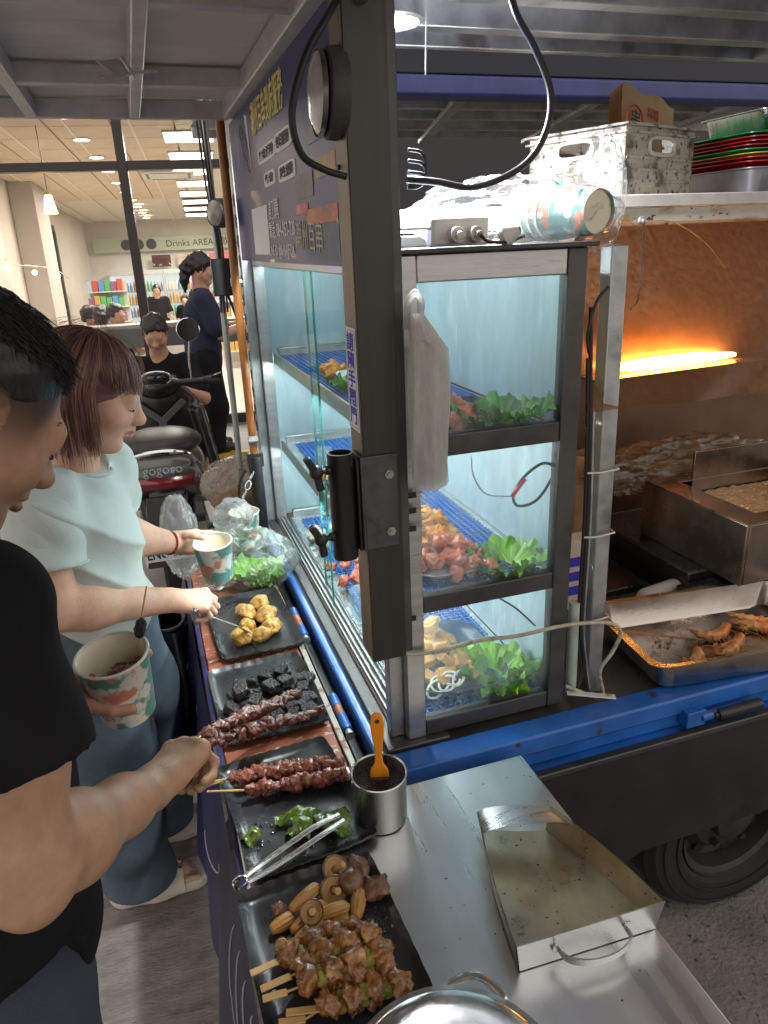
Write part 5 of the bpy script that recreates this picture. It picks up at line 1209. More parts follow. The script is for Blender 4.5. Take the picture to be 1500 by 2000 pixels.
for (u, v, w, h, s_) in ((520, 298, 36, 44, '宴會活動'), (552, 272, 34, 52, '包場服務'), (527, 348, 22, 38, '餐會'), (560, 334, 34, 46, '慶生派對')):
    cx, cy = bl(u, v); a0, _ = bl(u - w / 2, v); a1, _ = bl(u + w / 2, v); _, c0 = bl(u, v + h / 2); _, c1 = bl(u, v - h / 2); W, H = a1 - a0, c1 - c0
    q = MB(); q.prism([(cx + W / 2 * math.copysign(abs(math.cos(a)) ** .35, math.cos(a)), cy + H / 2 * math.copysign(abs(math.sin(a)) ** .35, math.sin(a)) * .8, .0005) for a in np.linspace(0, 6.283, 25)[:-1]], (0, 0, .0004)); q.obj('white_patch', wht, bn, smooth=0)
    o = tfit(s_, (cx - W * .4, cy - H * .17), (cx + W * .4, cy - H * .17), H * .52, bk, 'patch_lettering', .001)
a0, c0 = bl(500, 497); a1, c1 = bl(518, 400); MB().box(a0, a1 + .02, c0, c1, .0005, .0009).obj('white_panel', wht, bn, smooth=0)
x0, y0 = bl(528, 427); x1, _ = bl(546, 427); tfit('訂購', (x0, y0), (x1, y0), .05, wht); x0, y0 = bl(528, 464); x1, _ = bl(578, 464); tfit('電話: 084-053-728', (x0, y0), (x1, y0), .042, wht)
x0, y0 = bl(529, 499); x1, _ = bl(577, 499); tfit('LINE ID @616AJFOA', (x0, y0), (x1, y0), .036, wht)
x0, y0 = bl(580, 480); x1, _ = bl(632, 487); tfit('潮州百串', (x0, y0), (x1, y0 - .01), .06, mat('pale_gold_print', (.5, .45, .32), .5), 'brand_lettering')
for (u0, v0, u1, v1, c, nm) in ((579, 330, 610, 392, (.12, .11, .13), 'printed_stall'), (600, 395, 660, 440, (.55, .13, .04), 'printed_orange_table'), (580, 395, 602, 420, (.5, .08, .05), 'printed_red_lamp'), (618, 290, 655, 350, (.4, .22, .05), 'printed_light'), (600, 230, 630, 285, (.16, .13, .17), 'printed_roof'), (595, 395, 660, 445, (.03, .06, .14), 'printed_blue_cloth')):
    a0, c0 = bl(u0, v1); a1, c1 = bl(u1, v0); k = {'printed_blue_cloth': .0003}.get(nm, .0008); MB().box(a0, a1, c0 - (.06 if 'cloth' in nm else 0), c1, k, k + .0003).obj(nm, mat(nm, c, .45, 0, .6, 14, spots=((.5, .4, .3), .64, 22, .05)), bn, smooth=0)
for i in range(5):
    x_, y_ = bl(470 + i * 4, 260 + i * 14); MB().tube(arc((x_, y_, .0005), .02 + .006 * (i % 3), 0, 5.2, 18, (1, 0, 0), (0, 1, 0)), .0015, 5).obj('printed_swirl', mat('grey_swirl', (.35, .33, .4), .5), bn)
x_, y_ = bl(484, 270); MB().prism([(x_ - .03, y_ + .06, .0005), (x_ + .01, y_ + .05, .0005), (x_ + .02, y_ - .09, .0005)], (0, 0, .0004)).obj('printed_pennant', wht, bn, smooth=0)
# cables
def cable(label, pts, r, m_=cord_black, cat='cable', name='cable'):
    o = MB().tube(smooth_path(pts, 8), r, 8).obj(name, m_, smooth=180); return tag(o, label, cat)
cable('black cable drooping across the banner into the pillar', [at(672, -25, y=.03), at(640, 30, y=-.02), at(597, 110, y=-.03), at(570, 220, y=-.03), at(588, 300, y=-.02), at(630, 330, y=.0), at(676, 345, x=-.012)], .0052)
cable('thick black cable looping from the roof over the plastic bag', [at(992, -30, y=.1), at(1010, 30, y=.08), at(1045, 95, y=.07), at(1075, 180, y=.06), at(1065, 260, y=.05), at(1020, 325, y=.05), at(930, 365, y=.05), at(850, 355, y=.06), at(795, 350, y=.08)], .0058)
for i in range(3): cable(('coiled black lead hanging behind the pillar', 'second coil of black lead behind the pillar', 'lowest coil of black lead behind the pillar')[i], [at(797, 292 + i * 22, y=.1), at(825, 300 + i * 20, y=.1), at(832, 335 + i * 8, y=.1), at(815, 358 + i * 4, y=.1), at(796, 350 + i * 8, y=.1)], .0028)
grime_cord = mat('grimy_white_cord', (.42, .38, .3), .5, 0, .25, 40, spots=((.2, .17, .12), .58, 60, .1))
cable('grimy white cord stretched across the cabinet front to the post', [at(770, 1276, y=.04), at(815, 1277, y=.036), at(870, 1268, y=.034), at(940, 1250, y=.034), at(1010, 1242, y=.034), at(1100, 1222, y=.034), at(1165, 1216, y=.03), at(1200, 1220, y=.03), at(1212, 1238, y=.03), at(1195, 1275, y=.034), at(1172, 1310, y=.04), at(1178, 1355, y=.05), at(1165, 1362, y=.05), at(1105, 1340, y=.05)], .0043, grime_cord)
for k, (x_, lb) in enumerate(((1148, 'black cable running straight down the galvanised post'), (1142, 'second black cable beside the galvanised post'), (1154, 'thin grey cable tied to the galvanised post'))):
    cable(lb, [at(x_ + 6, 600 + 100 * k, y=.07), at(x_ + 4, 850, y=.068), at(x_, 1000, y=.066), at(x_ - 8, 1130, y=.066), at(x_ - 14, 1230, y=.066), at(x_ - 8, 1300, y=.066), at(x_ - 22 + 10 * k, 1350, y=.06)], .0045 - .0008 * k, cord_black if k < 2 else galv)
cable('dark cable bowed against the orange lit gap', [at(1188, 560, y=.07), at(1165, 590, y=.07), at(1148, 650, y=.068), at(1150, 690, y=.068)], .003)
cable('frayed lead with a red taped joint inside the cabinet glass', [at(1090, 912, y=.075), at(1060, 905, y=.075), at(1025, 930, y=.075), at(1003, 965, y=.078), at(1012, 988, y=.078), at(1050, 975, y=.08), at(1088, 918, y=.082)], .003)
tag(MB().tube([at(1026, 935, y=.073), at(1012, 952, y=.073), at(1000, 970, y=.073)], .0046, 8).obj('red_tape', mat('red_tape', (.5, .01, .01), .3), smooth=180), 'red tape wrapped round the cable joint in the cabinet', 'tape')
cable('thin pale lead curving inside the middle cabinet glass', [at(920, 890, y=.08), at(925, 930, y=.08), at(950, 965, y=.08), at(1000, 970, y=.08)], .0016, galv)
cable('broken dark lead inside the lower cabinet glass', [at(975, 1168, y=.08), at(1010, 1190, y=.08), at(1045, 1222, y=.08)], .0022)
wb = thing('white_bracket', 'bent white strap bracket at the foot of the galvanised post', 'bracket', tuple(at(1150, 1365, z=.75)))
MB().bar((-.045, .02, .015), (.055, -.02, .004), .016, .003).obj('strap', mat('pale_bracket', (.62, .63, .6), .4), wb, bevel=.001); MB().cyl((.042, -.015, .006), (.042, -.015, .011), .004, n=8).obj('rivet', galv, wb)
# power strip and plugs on the cabinet roof
ps = thing('power_strip', 'grubby white power strip with two plugs on the cabinet roof', 'power strip', (.147, .062, 1.71))
MB().box(0, .105, 0, .03, 0, .045).obj('strip_body', white_plastic, ps, bevel=.005)
for x in (.04, .075): q = MB(); q.cyl((x, -.018, .018), (x, 0, .018), .013, n=14); q.cyl((x, -.026, .016), (x, -.018, .018), .007, n=10); q.obj('plug', white_plastic, ps, bevel=.001)
MB().tube(smooth_path([(.075, -.026, .016), (.09, -.03, .005), (.13, -.02, .004), (.17, .0, .012)], 6), .003, 7).obj('plug_lead', cord_black, ps)
MB().tube([(0, .01, .03), (-.05, .012, .03), (-.09, .012, .029)], .003, 7).obj('strip_lead', galv, ps)
pg = thing('loose_plug', 'loose grey plug lying beside the power strip', 'plug', (.275, .055, 1.71)); q = MB(); q.lathe([(.001, 0), (.018, 0), (.02, .01), (.014, .02), (.006, .034)], 16, Euler((R(70), 0, .8)).to_matrix().to_4x4() @ Matrix.Translation((0, .012, 0))); q.obj('plug_body', white_plastic, pg); MB().cyl((0, 0, .012), (-.012, -.012, .012), .002, n=6).obj('prong', galv, pg)
# printed paper cups
def cup_mat(name, seed):
    M_ = mat(name, (.74, .72, .66), .45, 0, .05, 8, spots=((.10, .30, .26), .47, 20 + seed, .05), spots2=((.62, .24, .17), .54, 22 + seed, .05)); return M_
cup_in = mat('cup_inside', (.78, .72, .56), .5, 0, .04, 12)
def paper_cup(label, M4, h=.11, r=.056, m_=None, parent=None, content=None):
    t = thing('paper_cup', label, 'cup', M4=M4); rb = r * .76; b = MB(); b.lathe([(rb * .94, .004), (rb, 0), (r * .985, h * .97), (r, h * .975)], 40); b.obj('cup_wall', m_ or cup_mat('cup_print_a', 0), t, smooth=60)
    b = MB(); b.lathe([(.001, .006), (rb * .95, .006), (r * .965, h * .985), (r * .97, h * .99)], 40); b.obj('cup_lining', cup_in, t, smooth=60)
    b = MB(); b.tube([(r * .985 * math.cos(a), r * .985 * math.sin(a), h * .99) for a in np.linspace(0, 6.283, 49)[:-1]], .0024, 6, closed=True); b.obj('rolled_rim', shoe_white, t)
    return t
# clear bag with a sleeve of paper cups on the cabinet roof
wrap = clear('crumpled_clear_film', (.96, .965, .965), .42, .16, .035, (.75, .77, .78), 12, (1, 1, 1), bump=.5)
ax = Vector((-.22, .97, .03)).normalized()
for i in range(5): paper_cup('printed paper cup in the sleeve inside the clear bag', frame(Vector((.462, .058, 1.757)) + ax * (.022 * i), ax.orthogonal(), ax), .11, .05, cup_mat('cup_print_b', 5))['group'] = 'cups nested in the clear bag'
def film_bag(name, label, c, r, seed, m_=wrap, cr=.16, cat='bag', n=(110, 70), top=0.0, shear=(0, 0)):
    b = MB()
    def f(u, v):
        th = 6.283 * u; ph = math.pi * (.001 + .998 * v); d = Vector((math.cos(th) * math.sin(ph), math.sin(th) * math.sin(ph), math.cos(ph)))
        d2 = Vector((d.x, d.y, d.z * .45)); rg = 1 - 1.5 * abs(nz(d2, 2.6, seed)) - .8 * abs(nz(d2, 5.5, seed + 3)) + .18 * nz(d, 13, seed + 8); k = 1 + cr * (rg - .5) * 1.1 + top * .4 * max(0, d.z) ** 3
        return (d.x * r[0] * k + shear[0] * max(0, d.z) ** 2, d.y * r[1] * k + shear[1] * max(0, d.z) ** 2, d.z * r[2] * k)
    b.grid(n[0], n[1], f, True); o = b.obj(name, m_, smooth=100); o.location = c; return tag(o, label, cat)
film_bag('clear_plastic_bag', 'crumpled clear plastic bag holding paper cups on the cabinet roof', (.345, .14, 1.758), (.20, .09, .062), 3, cr=.2, top=.1)
film_bag('clear_bag_flap', 'loose flap of clear plastic standing up against the white basket', (.505, .12, 1.785), (.04, .05, .10), 6, cr=.14)

# ================================================================== heating shelf, basket, trays
hc = thing('heating_cabinet', 'brown steel heating cabinet with rusty white fascia and glowing orange element', 'heating cabinet', (1.3, .7, .748))
HO = Matrix.Translation((-1.3, -.7, -.748))
def hp_(m_, name, mm, bev=.002): o = m_.obj(name, mm, hc, bevel=bev); o.matrix_basis = HO; return o
brown_steel = mat('greasy_brown_steel', (.20, .118, .074), .38, .55, .16, 4, .03, 60, (1, 1, .7), spots=((.16, .09, .055), .57, 5, .25), rv=.12)
rusty = mat('rusty_cream_enamel', (.6, .56, .46), .45, 0, .12, 8, .1, 40, (1, 1, 2), spots=((.36, .2, .06), .52, 9, .1), spots2=((.06, .04, .03), .62, 40, .05))
hp_(MB().box(.66, 2.6, .44, 1.0, 1.792, 1.802), 'shelf_top', rusty); hp_(MB().box(.655, 2.6, .432, .4395, 1.776, 1.8035), 'shelf_lip', shoe_white)
hp_(MB().box(.66, 2.6, .441, .45, 1.735, 1.775), 'fascia', rusty); hp_(MB().box(.655, .659, .441, 1.0, 1.3, 1.79), 'end_panel', brown_steel)
hp_(MB().box(.66, 2.6, .99, 1.0, .75, 1.79), 'back_panel', brown_steel)
EL = smooth_path([at(1180, 722, y=.95), at(1250, 712, y=.95), at(1350, 700, y=.95), at(1435, 692, y=.95)], 8); ne = len(EL)
hp_(MB().tube(EL, [.003 + .018 * math.sin(math.pi * (i + .5) / ne) ** .6 for i in range(ne)], 12), 'heating_element', mat('glowing_element', (1, .6, .2), .5, emit=30, ec=(1, .46, .10)), 0)
hp_(MB().bar(at(1150, 742, y=.93), at(1560, 688, y=.93), .10, .006), 'element_shelf', brown_steel)
gl_ = glow('element_light', (1.25, .8, 1.335), .4, .35, (1, .36, .05), hc, (R(-115), 0, 0), 'RECTANGLE', .03); gl_.matrix_basis = HO @ Matrix.Translation((1.33, .90, 1.335)) @ Euler((R(100), 0, 0)).to_matrix().to_4x4()
q = MB(); q.cyl((.83, .432, 1.745), (.83, .425, 1.745), .011, n=12); q.cyl((.83, .425, 1.745), (.83, .418, 1.745), .006, n=8); hp_(q, 'hook_screw', galv)
hp_(MB().tube(smooth_path([(.83, .42, 1.745), (.90, .40, 1.738), (.98, .38, 1.69), (1.03, .36, 1.63)], 6), .0014, 6), 'loose_wire', mat('copper_wire', (.5, .25, .1), .4, .6), 0)
hp_(MB().tube(smooth_path([(.83, .42, 1.745), (.74, .30, 1.68), (.62, .14, 1.60), (.545, .06, 1.585)], 6), .0012, 6), 'hanging_wire', cord_black, 0)
# brown see-through splash sheet
film = clear('brown_splash_film', (.82, .62, .48), .14, .08, .16, (.5, .27, .13), 26, (3, 3, .5), bump=.25)
TL, TR, BL, BR = Vector((.66, .425, 1.742)), Vector((2.3, .425, 1.742)), at(1146, 806, y=.055), at(1640, 752, y=.10)
b = MB(); b.grid(40, 24, lambda u, v: TL.lerp(TR, u).lerp(BL.lerp(BR, u), v) + Vector((0, .006 * math.sin(u * 17 + v * 5) * v, .0))); 
tag(b.obj('splash_sheet', film, smooth=180), 'brown greasy clear sheet hanging before the heating element', 'sheet')
film_bag('crumpled_film', 'crumpled clear film bunched behind the fryer', tuple(at(1330, 905, y=.72)), (.34, .10, .085), 12, clear('greasy_film', (.9, .85, .78), .4, .15, .14, (.4, .3, .2), 12, bump=.8), .25)
# kraft sacks low behind the post
for i, (u, v, w, h) in enumerate(((1215, 985, .16, .2), (1265, 965, .12, .22))):
    t = thing('paper_sack', ('brown paper sack standing behind the galvanised post', 'brown paper sack leaning by the fryer')[i], 'sack', (.80 + .17 * i, .82, .75)); q = MB()
    q.grid(20, 16, lambda a, b_: ((w * (.5 + .04 * math.sin(b_ * 9 + i))) * math.copysign(abs(math.cos(a * 6.283)) ** .4, math.cos(a * 6.283)), .07 * (1 - .5 * b_) * math.copysign(abs(math.sin(a * 6.283)) ** .4, math.sin(a * 6.283)), b_ * h * 1.4 + .004 * math.sin(a * 40)), True); q.obj('sack_wall', mat('kraft_paper', (.4, .24, .12), .8, 0, .2, 9, .3, 20), t, smooth=50)
    MB().box(-w * .45, w * .45, -.06, .06, 0, .004).obj('sack_base', mat('kraft_paper', (.4, .24, .12)), t)
bx_ = thing('printed_carton', 'carton with blue printing wedged behind the cabinet post', 'carton', tuple(at(1125, 1120, y=.3))); MB().box(-.04, .04, 0, .05, -.10, .09).obj('carton_box', mat('pale_carton', (.5, .42, .33), .8), bx_, bevel=.002)
for z in (-.06, -.02, .02): MB().box(-.03, .03, -.0012, -.0002, z, z + .025).obj('blue_print', blue_ink, bx_, smooth=0)
# white grubby basket
ang = math.atan2(.12, .307); bk_ = thing('storage_basket', 'grubby white plastic basket with oval hand holes on the shelf', 'basket', (.806, .48, 1.8025), ang)
grub = mat('mouldy_white_plastic', (.55, .52, .45), .55, 0, .2, 14, .1, 60, spots=((.17, .14, .11), .51, 26, .12), spots2=((.05, .04, .03), .57, 60, .08))
W, D, H = .31, .285, .158
def bwall(L, M4):
    hx0, hx1, hz0, hz1 = L * .32, L * .68, H * .60, H * .84; b = MB()
    b.box(0, L, 0, .003, 0, hz0); b.box(0, L, 0, .003, hz1, H); b.box(0, hx0, 0, .003, hz0 - .0, hz1); b.box(hx1, L, 0, .003, hz0, hz1)
    o = b.obj('basket_wall', grub, bk_, smooth=0); o.matrix_basis = M4
    for z in (.2, .36, .52): MB().box(.004, L - .004, -.0035, -.0003, H * z, H * z + .006).obj('rib', grub, o, bevel=.001)
    for z, e in ((H, .014), (H * .9, .009)): MB().box(-e, L + e, -e, -.0002, z - .005, z).obj('rim_flange', grub, o, bevel=.001)
    cxx, czz = (hx0 + hx1) / 2, (hz0 + hz1) / 2; MB().tube([(cxx + (hx1 - hx0) / 2 * math.copysign(abs(math.cos(a)) ** .5, math.cos(a)), -.002, czz + (hz1 - hz0) / 2 * math.copysign(abs(math.sin(a)) ** .5, math.sin(a))) for a in np.linspace(0, 6.283, 33)[:-1]], .005, 7, closed=True).obj('hand_hole_rim', shoe_white, o)
bwall(W, Matrix()); bwall(D, Matrix.Rotation(R(-90), 4, 'Z') @ Matrix.Translation((-D, 0, 0))); bwall(W, Matrix.Translation((W, D, 0)) @ Matrix.Rotation(math.pi, 4, 'Z')); bwall(D, Matrix.Translation((W, 0, 0)) @ Matrix.Rotation(R(90), 4, 'Z'))
MB().box(.003, W - .003, .003, D - .003, 0, .003).obj('basket_base', grub, bk_, smooth=0)
# paper bags in the basket
kraft = mat('kraft_bag', (.48, .31, .16), .75, 0, .12, 6, .15, 20)
pb = thing('kraft_bag_bundle', 'sheaf of brown paper bags with red print leaning in the basket', 'paper bags', M4=Matrix.Translation((.806, .48, 1.8025)) @ Matrix.Rotation(ang, 4, 'Z') @ Matrix.Translation((.10, .075, .03)) @ Euler((R(-8), R(9), 0)).to_matrix().to_4x4())
for k in range(7):
    b = MB(); b.grid(16, 4, lambda u, v: (.25 * u, .006 * k + .004 * math.sin(u * 6.3 + .4), .245 * v + (.006 * math.sin(u * 12) if v > .9 else 0) - .002 * k)); b.obj('paper_bag', kraft, pb, smooth=180)
redp = mat('red_print', (.42, .03, .03), .7)
F2 = Matrix.Translation((.02, -.0052, .12)) @ Matrix.Rotation(R(90), 4, 'X')
MB().tube(arc((.05, -.006, .165), .036, -.2, 3.5, 20, (1, 0, 0), (0, 0, 1)), .0022, 5).obj('printed_arc', redp, pb); text('串', .05, bk, pb, Matrix.Translation((.028, -.0062, .150)) @ Matrix.Rotation(R(90), 4, 'X'), 'printed_mark')
text('每日現烤\n美味外帶', .014, redp, pb, Matrix.Translation((.105, -.0062, .20)) @ Matrix.Rotation(R(90), 4, 'X'), 'printed_lines'); 
# trays stacked right of the basket
tray_cols = (('red', (.5, .015, .03)), ('red', (.5, .015, .03)), ('yellow', (.72, .5, .02)), ('green', (.02, .33, .08)), ('red', (.5, .015, .03)), ('red', (.5, .015, .03)), ('red', (.5, .015, .03)), ('green', (.02, .36, .09)))
def rr_box(name, m_, w, d, h, fl, parent=None, n=48, p=.22, t_=.0022):
    b = MB(); R_ = lambda s_, zz: [(w / 2 * s_ * math.copysign(abs(math.cos(a)) ** p, math.cos(a)), d / 2 * s_ * math.copysign(abs(math.sin(a)) ** p, math.sin(a)), zz) for a in np.linspace(0, 6.2832, n + 1)[:-1]]
    rings = [R_(.001, 0), R_(.86, 0), R_(.90, .006), R_(.96, h), R_(1 + fl, h + .001), R_(1 + fl, h - t_), R_(.975, h - t_ - .001)]
    rings = rings[:5] + [R_(1 + fl, h + .001 + t_), R_(.95, h + t_), R_(.89, .006 + t_), R_(.85, t_), R_(.001, t_)]
    vs = [q for r_ in rings for q in r_]; b.add(vs, [(i * n + j, i * n + (j + 1) % n, (i + 1) * n + (j + 1) % n, (i + 1) * n + j) for i in range(len(rings) - 1) for j in range(n)]); return b.obj(name, m_, parent, smooth=40)
tc0 = at(1495, 345, y=.75)
gp = rr_box('grey_pan', mat('dull_pan', (.34, .34, .36), .45, .7, .2, 10), .42, .32, .06, .03); gp.location = (1.42, .66, 1.803); tag(gp, 'dull grey metal pan under the coloured trays', 'pan')
for i, (cn, c) in enumerate(tray_cols):
    o = rr_box('serving_tray', mat(cn + '_melamine', c, .3, 0, .1, 10), .44, .33, .012, .04); o.location = (1.425 + random.gauss(0, .003), .66 + random.gauss(0, .003), 1.866 + i * .0095); o.rotation_euler.z = random.gauss(0, .01)
    tag(o, (cn + ' melamine tray in the coloured stack, ' + ('lowest', 'second up', 'the only yellow one', 'just above the yellow', 'third above the yellow', 'fourth above the yellow', 'under the top green one', 'topmost')[i]), 'tray', 'stacked coloured trays')
o = rr_box('steel_pan', steel, .36, .26, .05, .03); o.location = (1.46, .68, 1.956); tag(o, 'shallow steel pan on top of the coloured trays', 'pan')
# shrimp pan
pan = rr_box('deep_steel_pan', mat('pan_steel', (.5, .46, .42), .26, 1, .12, 6, .04, 40, spots=((.28, .2, .13), .6, 9, .15), rv=.1), .55, .315, .07, .025, p=.16); pan.location = (.925, .118, .747); pan.rotation_euler.z = R(-6); tag(pan, 'deep rectangular steel pan with a few shrimp on the truck edge', 'pan')
shr = mat('grilled_shrimp', (.62, .2, .04), .35, 0, .35, 22, .3, 60, spots=((.72, .42, .16), .52, 26, .12), spots2=((.14, .05, .03), .62, 40, .08), coat=.4, sub=.1)
def shrimp(label, c, L, bend, rz, flip=1):
    t = thing('grilled_shrimp', label, 'shrimp', c, rz, 'shrimp in the steel pan'); n = 26; pts = []; rs = []; p = Vector((0, 0, .012)); a = -bend / 2
    for i in range(n + 1):
        f = i / n; pts.append(p.copy()); rs.append((.0035 + .0095 * math.sin(min(1, f * 1.15 + .05) * 2.4) ** .8 if f < .93 else .004) * (1 + (.28 if i % 4 == 0 else .1 if i % 4 == 3 else -.06)) * .92); p = p + Vector((math.cos(a), math.sin(a) * flip, 0)) * L / n; a += bend / n * (1.6 if f < .6 else .3)
    MB().tube(pts, rs, 12, flat=1.15).obj('shell', shr, t, smooth=180)
    for k in range(3):
        d = Vector((math.cos(math.pi - bend / 2 + .5 * (k - 1)), math.sin(-bend / 2 + .5 * (k - 1)) * flip, .1)); b = MB(); b.ell(pts[0] - Vector((math.cos(-bend / 2), math.sin(-bend / 2) * flip, 0)) * .008 + Vector((0, (k - 1) * .005, 0)), (.012, .004, .0015), Euler((0, 0, (k - 1) * .5)).to_matrix(), 10, 6); b.obj('tail_fin', shr, t, smooth=180)
    for k in range(7):
        q = pts[8 + k * 2]; MB().tube([q, q + Vector((.004, .014 * -flip, -.004)), q + Vector((.010, .02 * -flip, -.009))], [.0014, .001, .0006], 5).obj('leg', shr, t)
    for k in (-1, 1): e = pts[-1]; MB().tube(smooth_path([e, e + Vector((.02, .012 * k, .012)), e + Vector((.035, .028 * k, .008)), e + Vector((.03, .05 * k, .004))], 4), .0006, 5).obj('feeler', shr, t)
zs = .753
for lb, u, v, L, bd, rz, fl in (('curled shrimp lying apart in the pan corner', 1352, 1240, .13, 2.0, -.5, 1), ('straight shrimp stacked against the pan wall', 1430, 1208, .15, .5, -.9, 1), ('shrimp leaning beside the stacked one', 1438, 1222, .14, .6, -.8, 1), ('shrimp with its head at the pan rim', 1455, 1232, .12, .9, -.5, -1), ('short shrimp half under the others', 1405, 1270, .09, 1.2, .0, 1), ('small shrimp tail near the pan front', 1408, 1283, .07, 1.0, .2, 1), ('blackened shrimp end at the pan front wall', 1345, 1298, .06, 1.4, .3, 1)):
    shrimp(lb, tuple(at(u, v, zs)), L, bd, rz, fl)
b = MB()
for i in range(70): p = at(random.gauss(1300, 22), random.gauss(1252, 12), .7505); b.bar(p, p + Vector((random.gauss(0, .006), random.gauss(0, .006), .001)), .0011, .0008)
tag(b.obj('shrimp_scraps', mat('burnt_scraps', (.16, .07, .03), .6), kind='stuff'), 'burnt shrimp legs and scraps scattered on the pan floor', 'scraps')
# black stove body, fryer
stv = thing('black_stove', 'low black stove body under the fryer behind the shrimp pan', 'stove', (1.3, .55, .736))
blk = mat('black_enamel', (.012, .012, .012), .3, 0, .3, 8, .05, 40, spots=((.03, .028, .025), .58, 6, .2), rv=.1)
MB().box(-.30, .6, -.22, .25, .0, .10).obj('stove_body', blk, stv, bevel=.006); MB().box(-.34, .6, -.26, -.225, .0, .075).obj('stove_front', blk, stv, bevel=.004); MB().box(-.55, -.345, -.1, .3, .0, .02).obj('stove_plate', blk, stv, bevel=.004)
fry = thing('deep_fryer', 'square stainless deep fryer full of bubbling oil', 'fryer', (1.26, .42, .838)); fs = mat('oily_fryer_steel', (.24, .19, .145), .3, .95, .25, 5, .08, 30, spots=((.14, .07, .03), .56, 6, .25), rv=.12)
for x0, x1, y0, y1, nm in ((-.2, -.19, -.21, .2, 'fryer_wall'), (.29, .3, -.21, .2, 'fryer_wall'), (-.189, .289, -.21, -.2, 'fryer_wall'), (-.189, .289, .19, .2, 'fryer_wall')): MB().box(x0, x1, y0, y1, 0, .17).obj(nm, fs, fry, bevel=.002)
MB().box(-.19, .29, -.2, .19, 0, .01).obj('fryer_base', fs, fry)
for x0, x1, y0, y1 in ((-.2, -.12, -.21, .2), (-.1195, .3, -.21, -.15), (-.1195, .3, .14, .2)): MB().box(x0, x1, y0, y1, .1705, .174).obj('fryer_rim', fs, fry, bevel=.001)
b = MB(); b.grid(40, 34, lambda u, v: (-.12 + .41 * u, -.15 + .29 * v, .13 + .006 * abs(nz((u * 9, v * 8, 0), 1)) + .006 * abs(nz((u * 22, v * 20, 3), 1)))); b.obj('frying_oil', mat('bubbling_oil', (.2, .1, .035), .12, 0, .4, 50, .8, 160, spots=((.55, .42, .28), .6, 90, .06), coat=.6), fry, smooth=180)
MB().box(-.07, .25, .145, .155, .13, .26).obj('back_splash', fs, fry, bevel=.002)
bt = thing('squeeze_bottle', 'white plastic bottle lying behind the shrimp pan', 'bottle', tuple(at(1285, 1160, z=.775))); q = MB(); q.lathe([(.001, -.07), (.026, -.07), (.028, -.06), (.028, .05), (.02, .065), (.011, .07), (.011, .085), (.001, .086)], 20, Euler((0, R(-90), R(10))).to_matrix().to_4x4()); q.obj('bottle_body', mat('milky_plastic', (.55, .56, .58), .4, sub=.1), bt); MB().cyl((-.085, -.015, 0), (-.11, -.019, 0), .008, .004, 12).obj('nozzle', redp, bt)
# ================================================================== far end of the counter
# chain from the far post to the tailgate
chn = thing('support_chain', 'steel link chain from the truck post down to the counter corner', 'chain', (-.03, 1.33, 1.0)); A = Vector((.0, -.01, -.01)); B_ = Vector((-.27, -.20, -.27)); nL = 15
lk = None
for i in range(nL):
    f = (i + .5) / nL; p = A.lerp(B_, f) + Vector((0, 0, -.06 * math.sin(math.pi * f))); f2 = (i + .6) / nL; d = (A.lerp(B_, f2) + Vector((0, 0, -.06 * math.sin(math.pi * f2))) - p).normalized()
    if lk is None:
        b = MB(); b.tube([(.016 * math.copysign(abs(math.cos(a)) ** .8, math.cos(a)), .0085 * math.sin(a), 0) for a in np.linspace(0, 6.283, 25)[:-1]], .0026, 7, closed=True); lk = b.obj('chain_link', galv, chn); o = lk
    else: o = share(lk, chn, Matrix())
    M4 = frame(p, d, (0, 0, 1)); o.matrix_basis = M4 @ Matrix.Rotation(R(90 * (i % 2) + 30), 4, 'X')
# conduit, cables and junction box on the far side
cd = thing('conduit_pole', 'thin grey conduit pole with black cables and junction box behind the orange pole', 'pole', (-.03, 1.72, 0))
MB().tube([(.01, 0, 2.2), (0, 0, 1.5), (-.005, 0, 0)], .012, 10).obj('conduit', galv, cd)
for k in range(3): MB().tube(smooth_path([(-.02 + .012 * k, -.02, 2.15), (-.012 + .01 * k, -.025, 1.9), (.004 + .008 * k, -.02, 1.72), (-.01 + .012 * k, -.02, 1.5)], 6), .004, 6).obj('lead', cord_black, cd)
MB().box(-.03, .04, -.06, -.02, 1.56, 1.69).obj('junction_box', plastic_black, cd, bevel=.004); MB().tube(smooth_path([(.02, -.04, 1.56), (.05, -.06, 1.45), (.07, -.08, 1.40)], 5), .005, 6).obj('outlet_lead', cord_black, cd)
cb2 = thing('looped_hose', 'black hose loop hanging beside the orange pole', 'hose', (-.05, 1.36, .9)); MB().tube(arc((.02, 0, 0), .09, 2.0, 4.6, 16, (.6, 0, 0), (0, 0, 1)), .005, 7).obj('hose', cord_black, cb2)
# stool with a filmy bag of goods behind the counter end
sto = thing('plastic_stool', 'low plastic stool beyond the counter end under a filmy bag', 'stool', (-.02, 1.82, 0))
MB().box(-.17, .17, -.15, .15, .66, .69).obj('stool_seat', plastic_black, sto, bevel=.01)
for x in (-.14, .14):
    for y in (-.12, .12): MB().bar((x * 1.1, y * 1.1, 0), (x, y, .66), .03, .03).obj('leg', plastic_black, sto, bevel=.004)
film_bag('filmy_goods_bag', 'filmy plastic bag with brown goods behind the counter end', (-.03, 1.80, .80), (.16, .14, .11), 21, clear('dusty_film', (.9, .86, .8), .4, .2, .45, (.5, .42, .36), 10, bump=.6), .15)
for i in range(5): o = lump((0, 0, 0), (.05, .045, .035), 40 + i, .2).obj('bread_roll', mat('brown_roll', (.42, .24, .1), .6, 0, .2, 12), smooth=180); o.location = (-.11 + .045 * i, 1.79 + .03 * (i % 2), .735 + .02 * (i % 2)); tag(o, 'brown roll inside the filmy bag', 'bread', 'rolls in the filmy bag')
